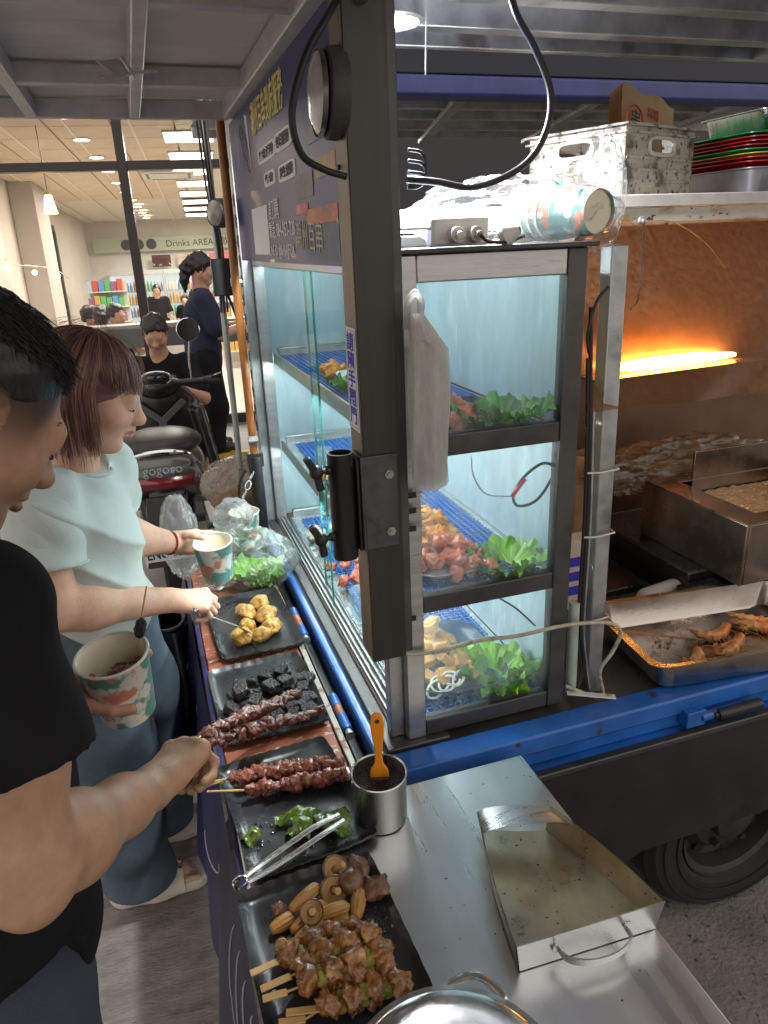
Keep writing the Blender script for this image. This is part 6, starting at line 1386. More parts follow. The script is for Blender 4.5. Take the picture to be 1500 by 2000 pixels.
# lettuce bag, paper cup, loose film on the counter end
lettuce('green leaves inside the clear bag on the counter', (-.11, .985, .74), .10, 12, let_m, 1.0); lettuce('pale lettuce heart at the bottom of the clear bag', (-.07, .945, .738), .07, 8, mat('pale_lettuce', (.4, .55, .18), .4, 0, .2, 10, sub=.1))
film_bag('lettuce_bag', 'clear plastic bag stuffed with green lettuce on the counter end', (-.105, .985, .80), (.14, .11, .09), 31, clear('lettuce_film', (.95, .965, .95), .42, .16, .16, (.8, .86, .8), 16, bump=.9), .2, top=.5, shear=(-.06, .03))
film_bag('tied_bag_top', 'twisted clear bag mouth standing above the lettuce', tuple(at(455, 1010, y=1.06)), (.06, .05, .06), 33, clear('white_film', (.93, .94, .94), .34, .2, .22, (.8, .82, .82), 14, bump=.7), .22)
cupb = cup_mat('cup_print_c', 9)
paper_cup('printed paper cup standing behind the lettuce bag', Matrix.Translation((-.10, 1.125, .80)), .115, .05, cup_mat('cup_print_d', 14))
MB_ = thing('cup_box', 'small dark box under the paper cup at the counter end', 'box', (-.10, 1.115, .732)); MB().box(-.06, .06, -.04, .04, 0, .066).obj('box_body', plastic_black, MB_, bevel=.003)
film_bag('hanging_film_bag', 'loose white film bag hanging off the counter end near the cup', tuple(at(352, 1050, y=1.02)), (.055, .05, .13), 41, clear('white_film2', (.94, .95, .95), .34, .2, .18, (.8, .81, .82), 10, (1, 1, .4), bump=.7), .24)
bb = thing('black_bin_bag', 'black bin bag hanging below the counter edge', 'bin bag', (-.385, .90, .25)); b = MB()
b.grid(30, 20, lambda u, v: ((.06 + .045 * math.sin(v * 3.0)) * math.cos(u * 6.283) * (1 + .15 * math.sin(u * 31 + v * 4)), (.08 + .05 * math.sin(v * 3.0)) * math.sin(u * 6.283) * (1 + .12 * math.sin(u * 25)), v * .46 - .02), True); b.obj('bag_skin', mat('black_bag_film', (.008, .008, .009), .3, 0, .2, 9, .3, 20), bb, smooth=180); MB().tube(arc((0, 0, .44), .05, 0, 6.283, 16, (1, 0, 0), (0, 1.4, 0))[:-1], .006, 7, closed=True).obj('bag_collar', plastic_black, bb)

# ================================================================== scooter
scg = mat('scooter_grey', (.10, .095, .09), .3, .2, .1, 10, coat=.5); scb = mat('scooter_black', (.01, .01, .011), .3, 0, .2, 10, coat=.3); chrome = mat('chrome', (.75, .75, .75), .08, 1)
scd = mat('scooter_dark_grey', (.10, .10, .102), .4, 0, .15, 10)
sco = thing('motor_scooter', 'grey and black electric scooter parked with its tail to the counter', 'scooter', (-.335, 2.3, 0), R(-2.5))
sd = SD(.012); sd.ell((0, .06, .735), (.185, .11, .085), None, .05); sd.ell((0, .35, .70), (.205, .34, .12), None, .08); sd.cone((-.15, .03, .66), (-.18, .4, .52), .055, .08, .05); sd.cone((.15, .03, .66), (.18, .4, .52), .055, .08, .05); sd.obj('tail_body', scg, sco, it=2)
sd = SD(.012); sd.ell((0, .30, .825), (.205, .27, .05), None, .03); sd.ell((0, .20, .845), (.165, .17, .052), None, .05); sd.obj('seat', mat('black_seat_vinyl', (.018, .017, .016), .45, 0, .2, 16, .1, 80), sco, it=2)
MB().tube(smooth_path([(-.14, .04, .755), (-.145, -.02, .80), (-.115, -.06, .845), (0, -.07, .86), (.115, -.06, .845), (.145, -.02, .80), (.14, .04, .755)], 7), .013, 10).obj('grab_rail', chrome, sco)
b = MB(); b.grid(20, 8, lambda u, v: (-.135 + .27 * u, -.055 - .012 * math.sin(u * 3.14) * 1.5 - .01 * math.sin(v * 3.14), .685 + .055 * v)); b.obj('tail_light', mat('dark_red_lens', (.16, .006, .01), .12, 0, .1, 10, coat=1), sco, smooth=180)
text('gogoro', .062, mat('badge_grey', (.3, .3, .3), .3, .8), sco, frame((-.085, -.062, .755), (1, 0, 0), (0, -1, .25)), 'badge', .002)
for s_ in (-1, 1): q = MB(); q.ell((.155 * s_, .0, .70), (.022, .03, .035), None, 12, 8); q.obj('turn_signal', mat('grey_lens', (.12, .09, .07), .2, coat=.8), sco, smooth=180)
b = MB(); b.prism([(-.09, -.05, .64), (.09, -.05, .64), (.12, -.16, .33), (-.12, -.16, .33)], (0, .012, .004)); b.obj('plate_holder', scb, sco, bevel=.004)
npl = MB().box(-.13, .13, -.002, .0, -.07, .07).obj('number_plate', mat('white_plate', (.72, .73, .74), .35), sco, bevel=.001); npl.matrix_basis = frame((.0, -.16, .405), (1, 0, .03), (0, -.28, 1))
text('ENC-3517', .082, bk, npl, Matrix.Translation((-.118, -.0035, -.028)) @ Matrix.Rotation(R(90), 4, 'X'), 'plate_lettering', .0008, 'LEFT', .60, .0015)
def swheel(c):
    w = bpy.data.objects.new('wheel', None); col.objects.link(w); w.parent = sco; w.location = c; M4 = Matrix.Rotation(R(90), 4, 'Y'); r = .235; t = MB(); t.lathe([(r * .7, .05), (r * .85, .06), (r * .96, .045), (r, .02), (r, -.02), (r * .96, -.045), (r * .85, -.06), (r * .7, -.05)], 36, M4); t.obj('tyre', rubber, w); t = MB(); t.lathe([(r * .71, .045), (r * .6, .02), (.03, .03), (.001, .03)], 24, M4); t.lathe([(r * .71, -.045), (r * .6, -.02), (.03, -.03), (.001, -.03)], 24, M4); t.obj('rim', scd, w)
swheel((0, .16, .235)); swheel((0, 1.36, .235))
b = MB(); b.lathe([(.25, .07), (.265, .0), (.25, -.07)], 18, Matrix.Translation((0, .16, .235)) @ Matrix.Rotation(R(90), 4, 'Y') @ Matrix.Rotation(R(-20), 4, 'Z'), R(150)); b.obj('rear_mudguard', scb, sco)
for s_ in (-1, 1): MB().cyl((.09 * s_, .05, .28), (.11 * s_, .12, .62), .026, n=12).obj('rear_damper', scb, sco)
MB().box(-.19, .19, .55, 1.08, .27, .33).obj('footboard', scd, sco, bevel=.02)
sd = SD(.014); sd.ell((0, 1.16, .66), (.28, .07, .34), None, .04); sd.ell((0, 1.20, .88), (.16, .09, .14), None, .05); sd.cone((-.22, 1.1, .8), (-.28, 1.05, .45), .035, .035, .05); sd.cone((.22, 1.1, .8), (.28, 1.05, .45), .035, .035, .05); sd.obj('leg_shield', scb, sco, it=2)
b = MB(); b.bar((-.14, 1.055, .88), (0, 1.06, .76), .04, .014, (0, 1, 0)); b.bar((.14, 1.055, .88), (0, 1.06, .76), .04, .014, (0, 1, 0)); b.bar((0, 1.06, .77), (0, 1.06, .64), .045, .014, (0, 1, 0)); b.obj('fork_bracket', scd, sco, bevel=.004)
sd = SD(.012); sd.ell((0, 1.06, .97), (.12, .085, .07), None, .04); sd.cone((-.3, 1.03, .99), (.3, 1.03, .99), .022, .022, .03); sd.obj('handlebar_cowl', scb, sco, it=1)
b = MB(); b.tube([(.085 * math.cos(a), .985 - .018 * math.sin(a), 1.03 + .042 * math.sin(a)) for a in np.linspace(0, 6.283, 31)[:-1]], .007, 8, closed=True); b.obj('dial_ring', chrome, sco)
b = MB(); b.ell((0, .99, 1.03), (.078, .012, .036), None, 18, 10); b.obj('dial_glass', mat('dial_glass', (.01, .01, .012), .06, coat=1), sco, smooth=180)
for s_ in (-1, 1):
    MB().cyl((.27 * s_, 1.02, .99), (.36 * s_, .99, .985), .018, n=12).obj('grip', rubber, sco); MB().tube(smooth_path([(.24 * s_, 1.05, 1.0), (.32 * s_, 1.10, 1.005), (.38 * s_, 1.10, 1.02)], 5), .006, 7).obj('brake_lever', chrome, sco)
    if s_ > 0: MB().tube(smooth_path([(.2, 1.03, 1.0), (.2, 1.01, 1.12), (.215, .96, 1.235)], 6), .006, 7).obj('mirror_stem', chrome, sco)
    if s_ > 0:
        M4 = frame((.215, .94, 1.30), (1, 0, 0), (.15, -1, .1)); q = MB(); q.lathe([(.001, -.02), (.055, -.014), (.066, 0), (.066, .006), (.062, .008)], 28, M4); mo = q.obj('mirror', chrome, sco); q = MB(); q.lathe([(.062, .006), (.001, .006)], 28, M4); q.obj('mirror_glass', mat('dark_mirror', (.008, .008, .008), .35, spec=.3), mo)
# ================================================================== people
def npv(*a): return np.array(a, float)
# ------------------------------------------------ staff member in navy, seated man
nvy = mat('navy_tee', (.014, .018, .045), .85, 0, .2, 12, .15, 300)
st_ = dict(head=(.185, 5.02, 1.585), look=(1, .05, -.16), neck=(.165, 5.04, 1.42), sh=[(.16, 4.86, 1.36), (.16, 5.22, 1.36)], el=[(.27, 4.84, 1.09), (.27, 5.22, 1.09)], wr=[(.48, 4.92, 1.14), (.48, 5.12, 1.14)], hip=[(.12, 4.94, .86), (.12, 5.14, .86)], kn=[(.15, 4.93, .5), (.12, 5.14, .5)], an=[(.12, 4.93, .19), (.1, 5.15, .19)], base=(.13, 5.03, .1))
simple_person(bulk=1.3, name='person', label='staff member with ponytail in navy t-shirt and wide black trousers, side on', J=st_, shirt=nvy, trousers=cloth_black, ponytail=True, vox=.011, shoes=plastic_black)
jm = dict(head=(-.245, 4.2, 1.20), look=(-.1, -.8, -.5), neck=(-.235, 4.26, 1.05), sh=[(-.42, 4.28, .97), (-.05, 4.28, .97)], el=[(-.46, 4.12, .74), (.02, 4.1, .74)], wr=[(-.26, 3.92, .86), (-.12, 3.92, .84)], hip=[(-.33, 4.3, .5), (-.15, 4.3, .5)], kn=[(-.46, 3.9, .62), (-.1, 3.9, .5)], an=[(-.52, 3.92, .66), (-.1, 3.9, .1)], base=(-.24, 4.25, 0))
jm['kn'][0] = (-.2, 3.88, .66)
simple_person('person', 'seated man in black looking down at a phone behind the scooter', jm, cloth_black, mat('khaki_trousers', (.22, .16, .1), .8), vox=.011, shoes=mat('canvas_white', (.6, .58, .52), .7))
ph = MB().box(-.035, .035, -.004, .004, -.07, .07).obj('phone', plastic_black, bevel=.003); ph.location = (-.19, 3.86, .90); ph.rotation_euler = (R(-50), 0, 0); tag(ph, 'dark phone held by the seated man', 'phone')
b = thing('low_stool', 'low dark stool under the seated man', 'stool', (-.24, 4.3, 0)); MB().box(-.17, .17, -.15, .15, .36, .4).obj('stool_seat', plastic_black, b, bevel=.01)
for x in (-.14, .14):
    for y in (-.12, .12): MB().bar((x, y, 0), (x, y, .36), .03, .03).obj('leg', plastic_black, b)

# ------------------------------------------------ woman in the mint t-shirt
skin_w = skin_mat('fair_skin', (.66, .40, .28), tint=(.70, .40, .29))
wm = thing('person', 'woman with burgundy bob in mint t-shirt and jeans picking food with tongs', 'person', (-.53, .65, 0)); WO = npv(.53, -.65, 0)
def W(*p): return npv(*p) + WO
Wh = W(-.452, .552, 1.438); WM = orient((.97, -.06, -.40), (0, 0, 1)); WS = .98
rsh, lsh = W(-.583, .455, 1.232), W(-.472, .70, 1.225); rel, rwr = W(-.602, .415, 1.015), W(-.362, .498, .945); lel, lwr = W(-.485, .735, 1.04), W(-.335, .765, .985)
sd = SD(.0038); add_head(sd, Wh, WM, WS, True, 1.12)
nk = W(-.515, .575, 1.285); sd.cone(NP(WM, Wh)(0, -.025, -.055), nk, .047, .052, .03); sd.ell(W(-.54, .585, 1.10), (.085, .125, .13), None, .05)
for a, e, w_ in ((rsh, rel, rwr), (lsh, lel, lwr)):
    sd.cone(W(-.535, .58, 1.225), a, .036, .045, .03); sd.chain([a, e], [.060, .052], .03); m_ = e + (w_ - e) * .3; sd.chain([e, m_, w_], [.049, .051, .0285], .03)
def hframe(y, z):
    y = Vector(y).normalized(); z = Vector(z); z = (z - y * y.dot(z)).normalized(); return Matrix((y.cross(z), y, z)).transposed()
Hr = hframe((.92, .12, -.25), (.22, -.38, .9)); add_hand(sd, rwr + np.array(Hr) @ npv(0, .012, 0), Hr, -1, s=.9, curls=((.75, 1.0, .6), (.85, 1.1, .7), (.95, 1.15, .75), (1.0, 1.2, .8)), thumb=((.45, .75, -.55), (.1, .85, -.6), (-.2, .9, -.5)))
Hl = hframe((.72, .62, -.34), (-.60, .75, .12)); add_hand(sd, lwr + np.array(Hl) @ npv(0, .004, 0), Hl, 1, s=.9, curls=((.35, .5, .4), (.4, .55, .4), (.45, .6, .45), (.5, .6, .45)), thumb=((.35, -.40, -.8), (.2, .0, -1), (.05, .35, -.9)))
for hx, fy in (((W(-.565, .55, .9), W(-.56, .56, .5), W(-.555, .585, .12))), ((W(-.50, .70, .9), W(-.49, .73, .5), W(-.475, .79, .12)))) if False else (): pass
wl = [(W(-.57, .545, .88), W(-.555, .56, .5), W(-.56, .585, .11)), (W(-.51, .70, .88), W(-.485, .74, .5), W(-.485, .795, .11))]
for h, k_, a in wl:
    sd.chain([h, k_, a], [.085, .055, .038], .04); sd.cone(W(-.54, .62, 1.0), h, .11, .085, .05)
    f = npv(.93, .05, 0); sd.chain([a, a + npv(.05, 0, -.05), a + npv(.11, .004, -.068)], [.036, .034, .028], .03)
    for i in range(5): b0 = a + npv(.115, -.028 + .015 * i, -.072); sd.cone(b0, b0 + npv(.036 - .004 * abs(i - 0 - 1) if i else .04, 0, -.004), .0085 if i else .012, .0075 if i else .010, .004)
body = sd.obj('body', skin_attrs(skin_w), wm); head_attrs(body, Wh, WM, WS, lambda x, y, z: .55 * sstep(z, .0, .03) * sstep(-y, -.03, .0)); face_lines(Wh, WM, WS, body)
mint = mat('mint_cotton', (.50, .555, .53), .85, 0, .06, 10, .12, 400, sheen=.2)
sd = SD(.0055)
sd.ell(W(-.54, .585, 1.10), (.118, .165, .17), None, .05); sd.ell(W(-.54, .60, .98), (.124, .162, .14), None, .07); sd.ell(W(-.497, .59, 1.11), (.085, .135, .075), None, .05); sd.cone(rsh + npv(.0, .03, .0), lsh + npv(0, -.03, 0), .06, .06, .05)
sd.cone(W(-.53, .58, 1.24), nk + npv(-.004, 0, -.018), .075, .062, .03); sd.ell(W(-.53, .61, .905), (.130, .165, .075), None, .05)
for a, e in ((rsh, rel), (lsh, lel)): sd.cone(a, a + (e - a) * .22, .075, .077, .03)
def wdisp(X, Y, Z):
    ph = (Z * 62 + 26 * X + 20 * Y) + 3.0 * vnoise(X, Y, Z, 9, 2); f = .015 * (np.abs(np.sin(ph * .5)) ** .7 - .6) * np.clip(.35 + vnoise(X, Y, Z, 14, 12), 0, 1) + .003 * vnoise(X, Y, Z, 42, 8); return f + .009 * vnoise(X, Y, Z * .35, 22, 6) * np.clip((1.05 - Z) * 6, 0, 1) - .004
ua = [(a, (e - a) / np.linalg.norm(e - a), np.linalg.norm(e - a)) for a, e in ((rsh, rel), (lsh, lel))]
def inside(X, Y, Z, L): 
    m = np.full(X.shape, 9.0)
    for c, r in L: m = np.minimum(m, np.sqrt(((X - c[0]) / r[0]) ** 2 + ((Y - c[1]) / r[1]) ** 2 + ((Z - c[2]) / r[2]) ** 2))
    return m
wt = [(W(-.54, .585, 1.10), (.118, .165, .17)), (W(-.535, .60, .98), (.132, .168, .14)), (W(-.485, .59, 1.11), (.085, .135, .075))]
def wcut(X, Y, Z):
    c = .875 - Z + .012 * np.sin(Y * 14); o = np.maximum(c, -1); tin = inside(X, Y, Z, wt)
    for a, d, L in ua:
        t = (X - a[0]) * d[0] + (Y - a[1]) * d[1] + (Z - a[2]) * d[2]; r2 = np.sqrt((X - a[0] - d[0] * t) ** 2 + (Y - a[1] - d[1] * t) ** 2 + (Z - a[2] - d[2] * t) ** 2)
        o = np.maximum(o, np.where((r2 < .13) & (tin > 1.08), t - L * .56, -1))
    dn = np.sqrt((X - nk[0]) ** 2 + (Y - nk[1]) ** 2); return np.maximum(o, Z - (nk[2] - .010 - (X - nk[0]) * .22 + 1.6 * np.maximum(0, dn - .066)))
ts = sd.obj('t_shirt', mint, wm, disp=wdisp, cut=lambda X, Y, Z: np.maximum(.875 - Z + .012 * np.sin(Y * 14), Z - (nk[2] - .010 - (X - nk[0]) * .22 + 1.6 * np.maximum(0, np.sqrt((X - nk[0]) ** 2 + (Y - nk[1]) ** 2) - .066))), it=2)
for a, d, L in ua:
    sd = SD(.005); sd.cone(a - d * .01, a + d * L * .8, .077, .089, .03); sd.obj('sleeve', mint, ts, disp=lambda X, Y, Z: .004 * np.sin(40 * X + 55 * Z + 2 * vnoise(X, Y, Z, 16, 3)) + .002 * vnoise(X, Y, Z, 50, 8), cut=lambda X, Y, Z: (X - a[0]) * d[0] + (Y - a[1]) * d[1] + (Z - a[2]) * d[2] - L * .56, it=2)
for a, d, L in ua[:1]:
    e1 = np.cross(d, npv(0, 0, 1)); e1 /= np.linalg.norm(e1); e2 = np.cross(d, e1); c0 = a + d * L * .55; MB().tube([tuple(c0 + (e1 * math.cos(x) + e2 * math.sin(x)) * .0845) for x in np.linspace(0, 6.283, 41)[:-1]], .0026, 6, closed=True).obj('sleeve_hem', mint, ts)
MB().tube([tuple(nk + npv(.004 + .069 * math.cos(x), .069 * math.sin(x), -.012 - .016 * math.cos(x))) for x in np.linspace(0, 6.283, 49)[:-1]], .0045, 7, closed=True).obj('neckband', mint, ts)
jean = mat('faded_jeans', (.07, .10, .13), .85, 0, .3, 7, .2, 350, spots=((.17, .22, .27), .57, 3.5, .25))
sd = SD(.006); sd.ell(W(-.54, .62, .91), (.125, .15, .09), None, .05)
for h, k_, a in wl: sd.chain([h, k_ + npv(0, 0, .1), k_, a + npv(0, 0, -.03)], [.105, .098, .094, .095], .05)
sd.obj('jeans', jean, wm, disp=lambda X, Y, Z: .006 * np.sin(Z * 30 + 3 * vnoise(X, Y, Z, 12, 4)) * np.clip((.95 - Z) * 2, .2, 1) + .004 * vnoise(X, Y, Z, 30, 7), cut=lambda X, Y, Z: np.maximum(.062 - Z, Z - .965), it=1)
sand = mat('cream_foam', (.62, .57, .5), .6, 0, .08, 14, .05, 40)
for h, k_, a in wl:
    sd = SD(.004); b0 = a + npv(.045, 0, -.086); sd.chain([b0 + npv(-.09, 0, 0), b0, b0 + npv(.10, .004, 0)], [.044, .047, .05], .03)
    so = sd.obj('sandal', sand, wm, cut=lambda X, Y, Z: np.maximum(Z - .038, .002 - Z)); fc = a + npv(.075, 0, -.06); b = MB()
    b.grid(20, 7, lambda u, v: tuple(fc + npv(.052 * (v - .5) * 2 - .01, -.052 * math.cos(math.pi * u), -.03 + .052 * math.sin(math.pi * u) + .004 * math.sin(v * 3.14)))); b.obj('strap', sand, so, smooth=180)
    for yy in (-.018, .012): q = MB(); q.ell(tuple(fc + npv(.03, yy, .022)), (.011, .011, .007), None, 12, 8); q.obj('bead', shoe_white, so, smooth=180); q = MB(); q.ell(tuple(fc + npv(.036, yy, .027)), (.004, .004, .003), None, 8, 6); q.obj('dark_dot', plastic_black, so, smooth=180)
MB().tube([tuple(lwr + np.array(Hl) @ npv(.0, -.012, 0) + np.array(Hl) @ npv(.031 * math.cos(a), 0, .031 * math.sin(a))) for a in np.linspace(0, 6.283, 25)[:-1]], .0032, 7, closed=True).obj('bracelet', mat('red_brown_bead', (.2, .03, .015), .35), wm)
# hair
hw1 = mat('burgundy_hair', (.15, .062, .055), .36, 0, .4, 40, .0, 60, (1, 1, .2), spec=.7); hw2 = mat('copper_hair', (.42, .21, .14), .4, 0, .3, 40, .0, 60, (1, 1, .2), spec=.7)
P = NP(WM, Wh); m3 = np.array(WM)
sd = SD(.005); sd.ell(P(0, -.018, .040), (.084, .103, .084), m3, .02)
for x in (-1, 1): sd.ell(P(.058 * x, -.052, -.005), (.03, .045, .065), m3, .03)
sd.ell(P(0, -.085, -.04), (.065, .035, .07), m3, .03); sd.ell(P(0, .125, -.045), (.11, .085, .095), m3, .02, 's'); sd.ell(P(0, .075, -.09), (.12, .10, .085), m3, .02, 's')
hr = sd.obj('hair', hw1, wm, disp=lambda X, Y, Z: .002 * vnoise(X, Y, Z, 120, 9), it=1)
def hair_strands(name, n, m_, seed, thick, lenf, lift=1.0):
    r_ = random.Random(seed); b = MB(); dn = np.linalg.inv(m3) @ npv(0, 0, -1)
    for i in range(n):
        th = r_.uniform(-math.pi, math.pi) if i % 3 else r_.choice((-1, 1)) * r_.uniform(.8, 1.6); front = abs(th) < 1.3; lay = lift + r_.uniform(.02, .09); sk = .10 * r_.gauss(0, 1)
        # th measured from the face direction; start near the crown part
        pts = []; phi = r_.uniform(.1, .9); L = 0; prev = None; maxphi = (1.36 - .12 * abs(th)) if front else 1.8
        while phi < maxphi:
            t2 = th + sk * phi * .3; d = npv(math.sin(t2) * math.sin(phi), math.cos(t2) * math.sin(phi) - .05, math.cos(phi)); q = npv(d[0] * .085, -.018 + d[1] * .104, .040 + d[2] * .086) * lay; pts.append(q); phi += .13
        # below the widest point: fall along gravity, hugging inwards a little
        q = pts[-1].copy(); Lf = lenf(th, r_); stp = Lf / 7; v = (pts[-1] - pts[-2]); v = v / np.linalg.norm(v)
        for j in range(7):
            v = v * .55 + dn * .45 + npv(r_.gauss(0, .03), r_.gauss(0, .03), 0); v /= np.linalg.norm(v); q = q + v * stp; pts.append(q.copy())
        wp = [tuple(P(*p)) for p in pts]; b.tube(wp, [thick * (1 - .75 * max(0, (k - len(wp) * .6) / (len(wp) * .4))) for k in range(len(wp))], 3, caps=False)
    o = b.obj(name, m_, hr, smooth=180); o['kind'] = 'stuff'; return o
def lenf(th, r_):
    a = abs(th)
    if a < .9: return r_.uniform(.018, .046)
    if a < 1.3: return r_.uniform(.012, .045)
    if a < 1.62: return r_.uniform(.08, .15)
    return r_.uniform(.13, .19)
hair_strands('hair_strand', 2300, hw1, 3, .0009, lenf); hair_strands('hair_strand', 900, hw2, 4, .0008, lenf); hair_strands('flyaway_hair', 90, hw2, 6, .0004, lambda th, r_: lenf(th, r_) * 1.1, 1.14)
# her cup and tongs
paper_cup('printed paper cup with a little soup in the woman\'s hand', Matrix.Translation((-.228, .738, .874)) @ Euler((R(5), R(-3), 0)).to_matrix().to_4x4(), .112, .053, cup_mat('cup_print_e', 3))
q = MB(); q.lathe([(.042, .03), (.02, .0303), (.001, .0305)], 24, Matrix.Translation((-.228, .738, .874)) @ Euler((R(5), R(-3), 0)).to_matrix().to_4x4()); o = q.obj('broth', mat('pale_broth', (.5, .38, .18), .15, 0, .1, 20, spots=((.2, .06, .02), .66, 60, .03)), smooth=180); tag(o, 'pale broth with chilli flakes in the woman\'s cup', 'soup')
tongs('steel tongs in the woman\'s hand pinching a fried piece', (-.315, .475, .925), at(488, 1236, .775), 0, 0, .013, .018)

# ------------------------------------------------ man in the black t-shirt, close to the camera
skin_m = skin_mat('tanned_skin', (.40, .235, .15), tint=(.44, .26, .165)); skin_fade = mat('shaved_scalp', (.12, .08, .06), .6, 0, .3, 90, .2, 300); skin_fade2 = mat('thin_shaved_scalp', (.24, .145, .098), .55, 0, .25, 90, .15, 300)
mn = thing('person', 'man in black t-shirt leaning over the counter with a cup and skewers', 'person', (-.68, -.33, 0)); MO = npv(.68, .33, 0)
def Mv(*p): return npv(*p) + MO
Mh = Mv(-.532, -.212, 1.562); MM = orient((.66, .42, -.70), (0, 0, 1)); MS = 1.06
mrs, mls = Mv(-.532, -.382, 1.378), Mv(-.72, -.09, 1.385); mre, mrw = Mv(-.527, -.452, 1.125), Mv(-.412, -.240, 1.015); mle, mlw = Mv(-.73, -.08, 1.08), Mv(-.525, -.107, 1.072)
sd = SD(.0036); add_head(sd, Mh, MM, MS)
mnk = Mv(-.60, -.265, 1.425); sd.cone(NP(MM, Mh)(0, -.03, -.055), mnk, .06, .066, .03); sd.ell(Mv(-.64, -.27, 1.20), (.10, .13, .16), None, .05)
for a, e, w_, k1 in ((mrs, mre, mrw, 1.0), (mls, mle, mlw, .95)):
    sd.cone(Mv(-.615, -.26, 1.37), a, .07, .062, .04); sd.chain([a, a + (e - a) * .55, e], [.056 * k1, .056 * k1, .049 * k1], .03); m_ = e + (w_ - e) * .28; sd.chain([e, m_, e + (w_ - e) * .72, w_], [.044 * k1, .049 * k1, .034 * k1, .0275], .03); sd.ell(e + npv(.004, -.022, -.022), (.024, .024, .026), None, .03)
Hm = hframe((.55, .83, -.1), (-.42, -.2, .88)); add_hand(sd, mrw + np.array(Hm) @ npv(0, .01, 0), Hm, -1, s=1.06, curls=((.95, 1.2, .8), (1.05, 1.3, .85), (1.1, 1.3, .9), (1.15, 1.3, .9)), thumb=((.5, .75, -.5), (.1, .85, -.7), (-.35, .8, -.6)), spread=.03)
Hc = hframe((.40, .91, .12), (-.91, .40, .05)); add_hand(sd, mlw, Hc, 1, s=1.04, curls=((.45, .7, .5), (.5, .75, .5), (.5, .75, .5), (.55, .75, .5)), thumb=((.0, -.45, -.85), (-.2, .0, -1), (-.2, .4, -.9)))
hc_ = head_class(Mh, MM, MS); mm3 = np.array(MM)
def mclass(c):
    r = hc_(c); q = (c - Mh) @ mm3 / MS; x, y, z = np.abs(q[:, 0]), q[:, 1], q[:, 2]; hl = .058 - .9 * np.clip(.045 - y, 0, .06) + .0; r[(z > np.maximum(hl, .005 - .35 * np.clip(-y, 0, .1) * 1.5)) & (z > -.03) & (r == 0) & (y < .085)] = 3; nn = .006 * np.sin(z * 210 + y * 130) + .004 * np.sin(y * 330); r[(r == 0) & (z > -.012 + nn) & (y < .050 + nn) & (x > .03)] = 3; r[(r == 0) & (z > -.034 + nn * 1.5) & (y < .046 + .4 * (z + .02) + nn) & (y > -.002) & (x > .03)] = 4; return r
mb_ = sd.obj('body', skin_attrs(skin_m, (.03, .022, .019), (.33, .12, .09)), mn)
def mstub(x, y, z):
    side = sstep(z, -.045, .035) * sstep(.050 - y + .25 * z, -.012, .014) * (1 - .75 * sstep(.012 - y, 0, .02) * sstep(.02 - z, 0, .02)); beard = .22 * sstep(-z, .045, .07) * sstep(y, -.01, .03) * (x > 0); return np.clip(np.maximum(.92 * side, beard), 0, 1)
head_attrs(mb_, Mh, MM, MS, mstub, .5); face_lines(Mh, MM, MS, mb_)
sd = SD(.005)
sd.ell(Mv(-.63, -.26, 1.22), (.135, .175, .2), None, .06); sd.ell(Mv(-.655, -.30, 1.02), (.15, .165, .2), None, .08); sd.cone(mrs + npv(-.03, .04, -.005), mls + npv(.02, -.03, 0), .066, .07, .06); sd.cone(Mv(-.61, -.26, 1.38), mnk + npv(-.006, -.006, -.01), .09, .075, .04); sd.ell(Mv(-.655, -.31, .90), (.155, .165, .10), None, .06)
for a, e in ((mrs, mre), (mls, mle)): sd.cone(a, a + (e - a) * .72, .074, .085, .04)
ub = [(a, (e - a) / np.linalg.norm(e - a), np.linalg.norm(e - a)) for a, e in ((mrs, mre), (mls, mle))]
mt = [(Mv(-.63, -.26, 1.22), (.135, .175, .2)), (Mv(-.655, -.30, 1.02), (.15, .165, .2))]
def mcut(X, Y, Z):
    o = .83 - Z; tin = inside(X, Y, Z, mt)
    for a, d, L in ub:
        t = (X - a[0]) * d[0] + (Y - a[1]) * d[1] + (Z - a[2]) * d[2]; r2 = np.sqrt((X - a[0] - d[0] * t) ** 2 + (Y - a[1] - d[1] * t) ** 2 + (Z - a[2] - d[2] * t) ** 2); o = np.maximum(o, np.where((r2 < .13) & (tin > 1.06), t - L * .56, -1))
    dn = np.sqrt((X - mnk[0]) ** 2 + (Y - mnk[1]) ** 2); return np.maximum(o, Z - (mnk[2] - .015 - (X - mnk[0]) * .3 + 1.6 * np.maximum(0, dn - .08)))
sd.obj('t_shirt', cloth_black, mn, disp=lambda X, Y, Z: .0045 * np.sin(Z * 38 + 10 * X + 2.5 * vnoise(X, Y, Z, 9, 2)) + .0025 * vnoise(X, Y, Z, 35, 8) - .003, cut=mcut, it=4)
sd = SD(.008); sd.ell(Mv(-.655, -.31, .86), (.13, .15, .11), None, .05)
for dx, dy in ((.04, -.08), (-.04, .08)): sd.chain([Mv(-.65 + dx, -.32 + dy, .84), Mv(-.62 + dx, -.31 + dy, .47), Mv(-.66 + dx, -.33 + dy * 1.2, .06)], [.105, .08, .065], .05)
sd.obj('jeans', mat('dark_denim', (.03, .042, .06), .85, 0, .25, 9, .2, 300), mn, disp=lambda X, Y, Z: .005 * vnoise(X, Y, Z, 26, 5))
for dy in (-.1, .1): sd = SD(.007); p0 = Mv(-.67 + .04 * (1 if dy < 0 else -1), -.33 + dy, .05); sd.chain([p0, p0 + npv(.1, .05, -.005), p0 + npv(.16, .08, -.012)], [.045, .042, .035], .03); sd.obj('shoe', plastic_black, mn, cut=lambda X, Y, Z: .002 - Z)
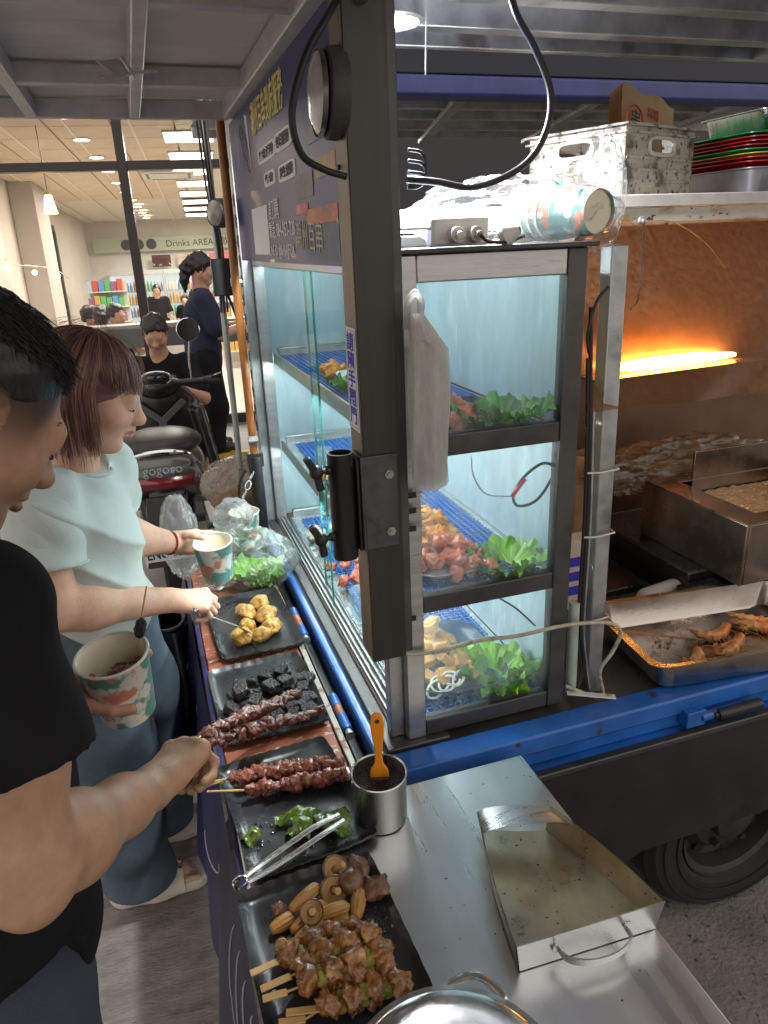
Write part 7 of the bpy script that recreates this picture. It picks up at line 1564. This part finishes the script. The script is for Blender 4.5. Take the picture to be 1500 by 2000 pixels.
P2 = NP(MM, Mh); sd = SD(.005); sd.ell(P2(0, -.024 * MS, .048 * MS), (.083 * MS, .098 * MS, .080 * MS), mm3, .02); sd.ell(P2(0, .14, -.005), (.12, .075, .10), mm3, .02, 's'); sd.ell(P2(0, -.04, -.10), (.16, .16, .128), mm3, .03, 's')
mh = sd.obj('hair', hair_black, mn, disp=lambda X, Y, Z: .0025 * vnoise(X, Y, Z, 150, 9), it=1)
b = MB(); r_ = random.Random(11)
for i in range(2600):
    th = r_.uniform(0, 6.283); ph_ = math.acos(1 - r_.random() * .78); d = npv(math.sin(th) * math.sin(ph_), math.cos(th) * math.sin(ph_), math.cos(ph_)); q = npv(d[0] * .084, -.024 + d[1] * .098, .048 + d[2] * .081) * MS
    if q[1] > .070 * MS: continue
    L = (.022 if d[2] > .5 else .006 + .02 * max(0, d[2])) * r_.uniform(.6, 1.2); v = npv(d[0] * .22 + r_.gauss(0, .22), d[1] * .15 + .8 + r_.gauss(0, .15), d[2] * .14 - .02 + r_.gauss(0, .08)); v /= np.linalg.norm(v); p1 = q + v * L * .5; p2 = q + v * L + npv(0, .2 * L, -.25 * L); b.tube([tuple(P2(*q)), tuple(P2(*p1)), tuple(P2(*p2))], [.001, .0009, .0003], 3, caps=False)
o = b.obj('hair_strand', hair_black, mh, smooth=180); o['kind'] = 'stuff'
# his cup with a skewer stump and a charred bite
Mc = Matrix.Translation((-.437, -.081, 1.045)) @ Euler((R(8), R(-4), 0)).to_matrix().to_4x4()
mcup = paper_cup('printed paper cup of food scraps and sticks in the man\'s hand', Mc, .115, .054, cup_mat('cup_print_f', 7))
for i in range(9):
    o = lump((0, 0, 0), (.012, .010, .007), 70 + i, .5, 2.0, .2).obj('food_scrap', chick if i % 2 else meat, smooth=180); o.matrix_world = Mc @ Matrix.Translation((.008 + .026 * math.cos(i * 2.4) * (i / 9), .026 * math.sin(i * 2.4) * (i / 9), .072 + .005 * (i % 3))); tag(o, 'glazed food scrap heaped in the man\'s cup', 'food scrap', 'scraps in the man\'s cup')
ws = thing('leftover_skewer', 'bamboo stick with one charred bite standing in the man\'s cup', 'skewer', M4=Mc @ Matrix.Translation((.02, .01, .06))); MB().tube([(0, 0, 0), (.05, .035, .13)], [.0018, .0014], 6).obj('stick', bamboo, ws); lump((.026, .018, .068), (.009, .009, .016), 90, .3, 2, .1, Euler((0, .5, .6)).to_matrix()).obj('charred_bite', char, ws, smooth=180)
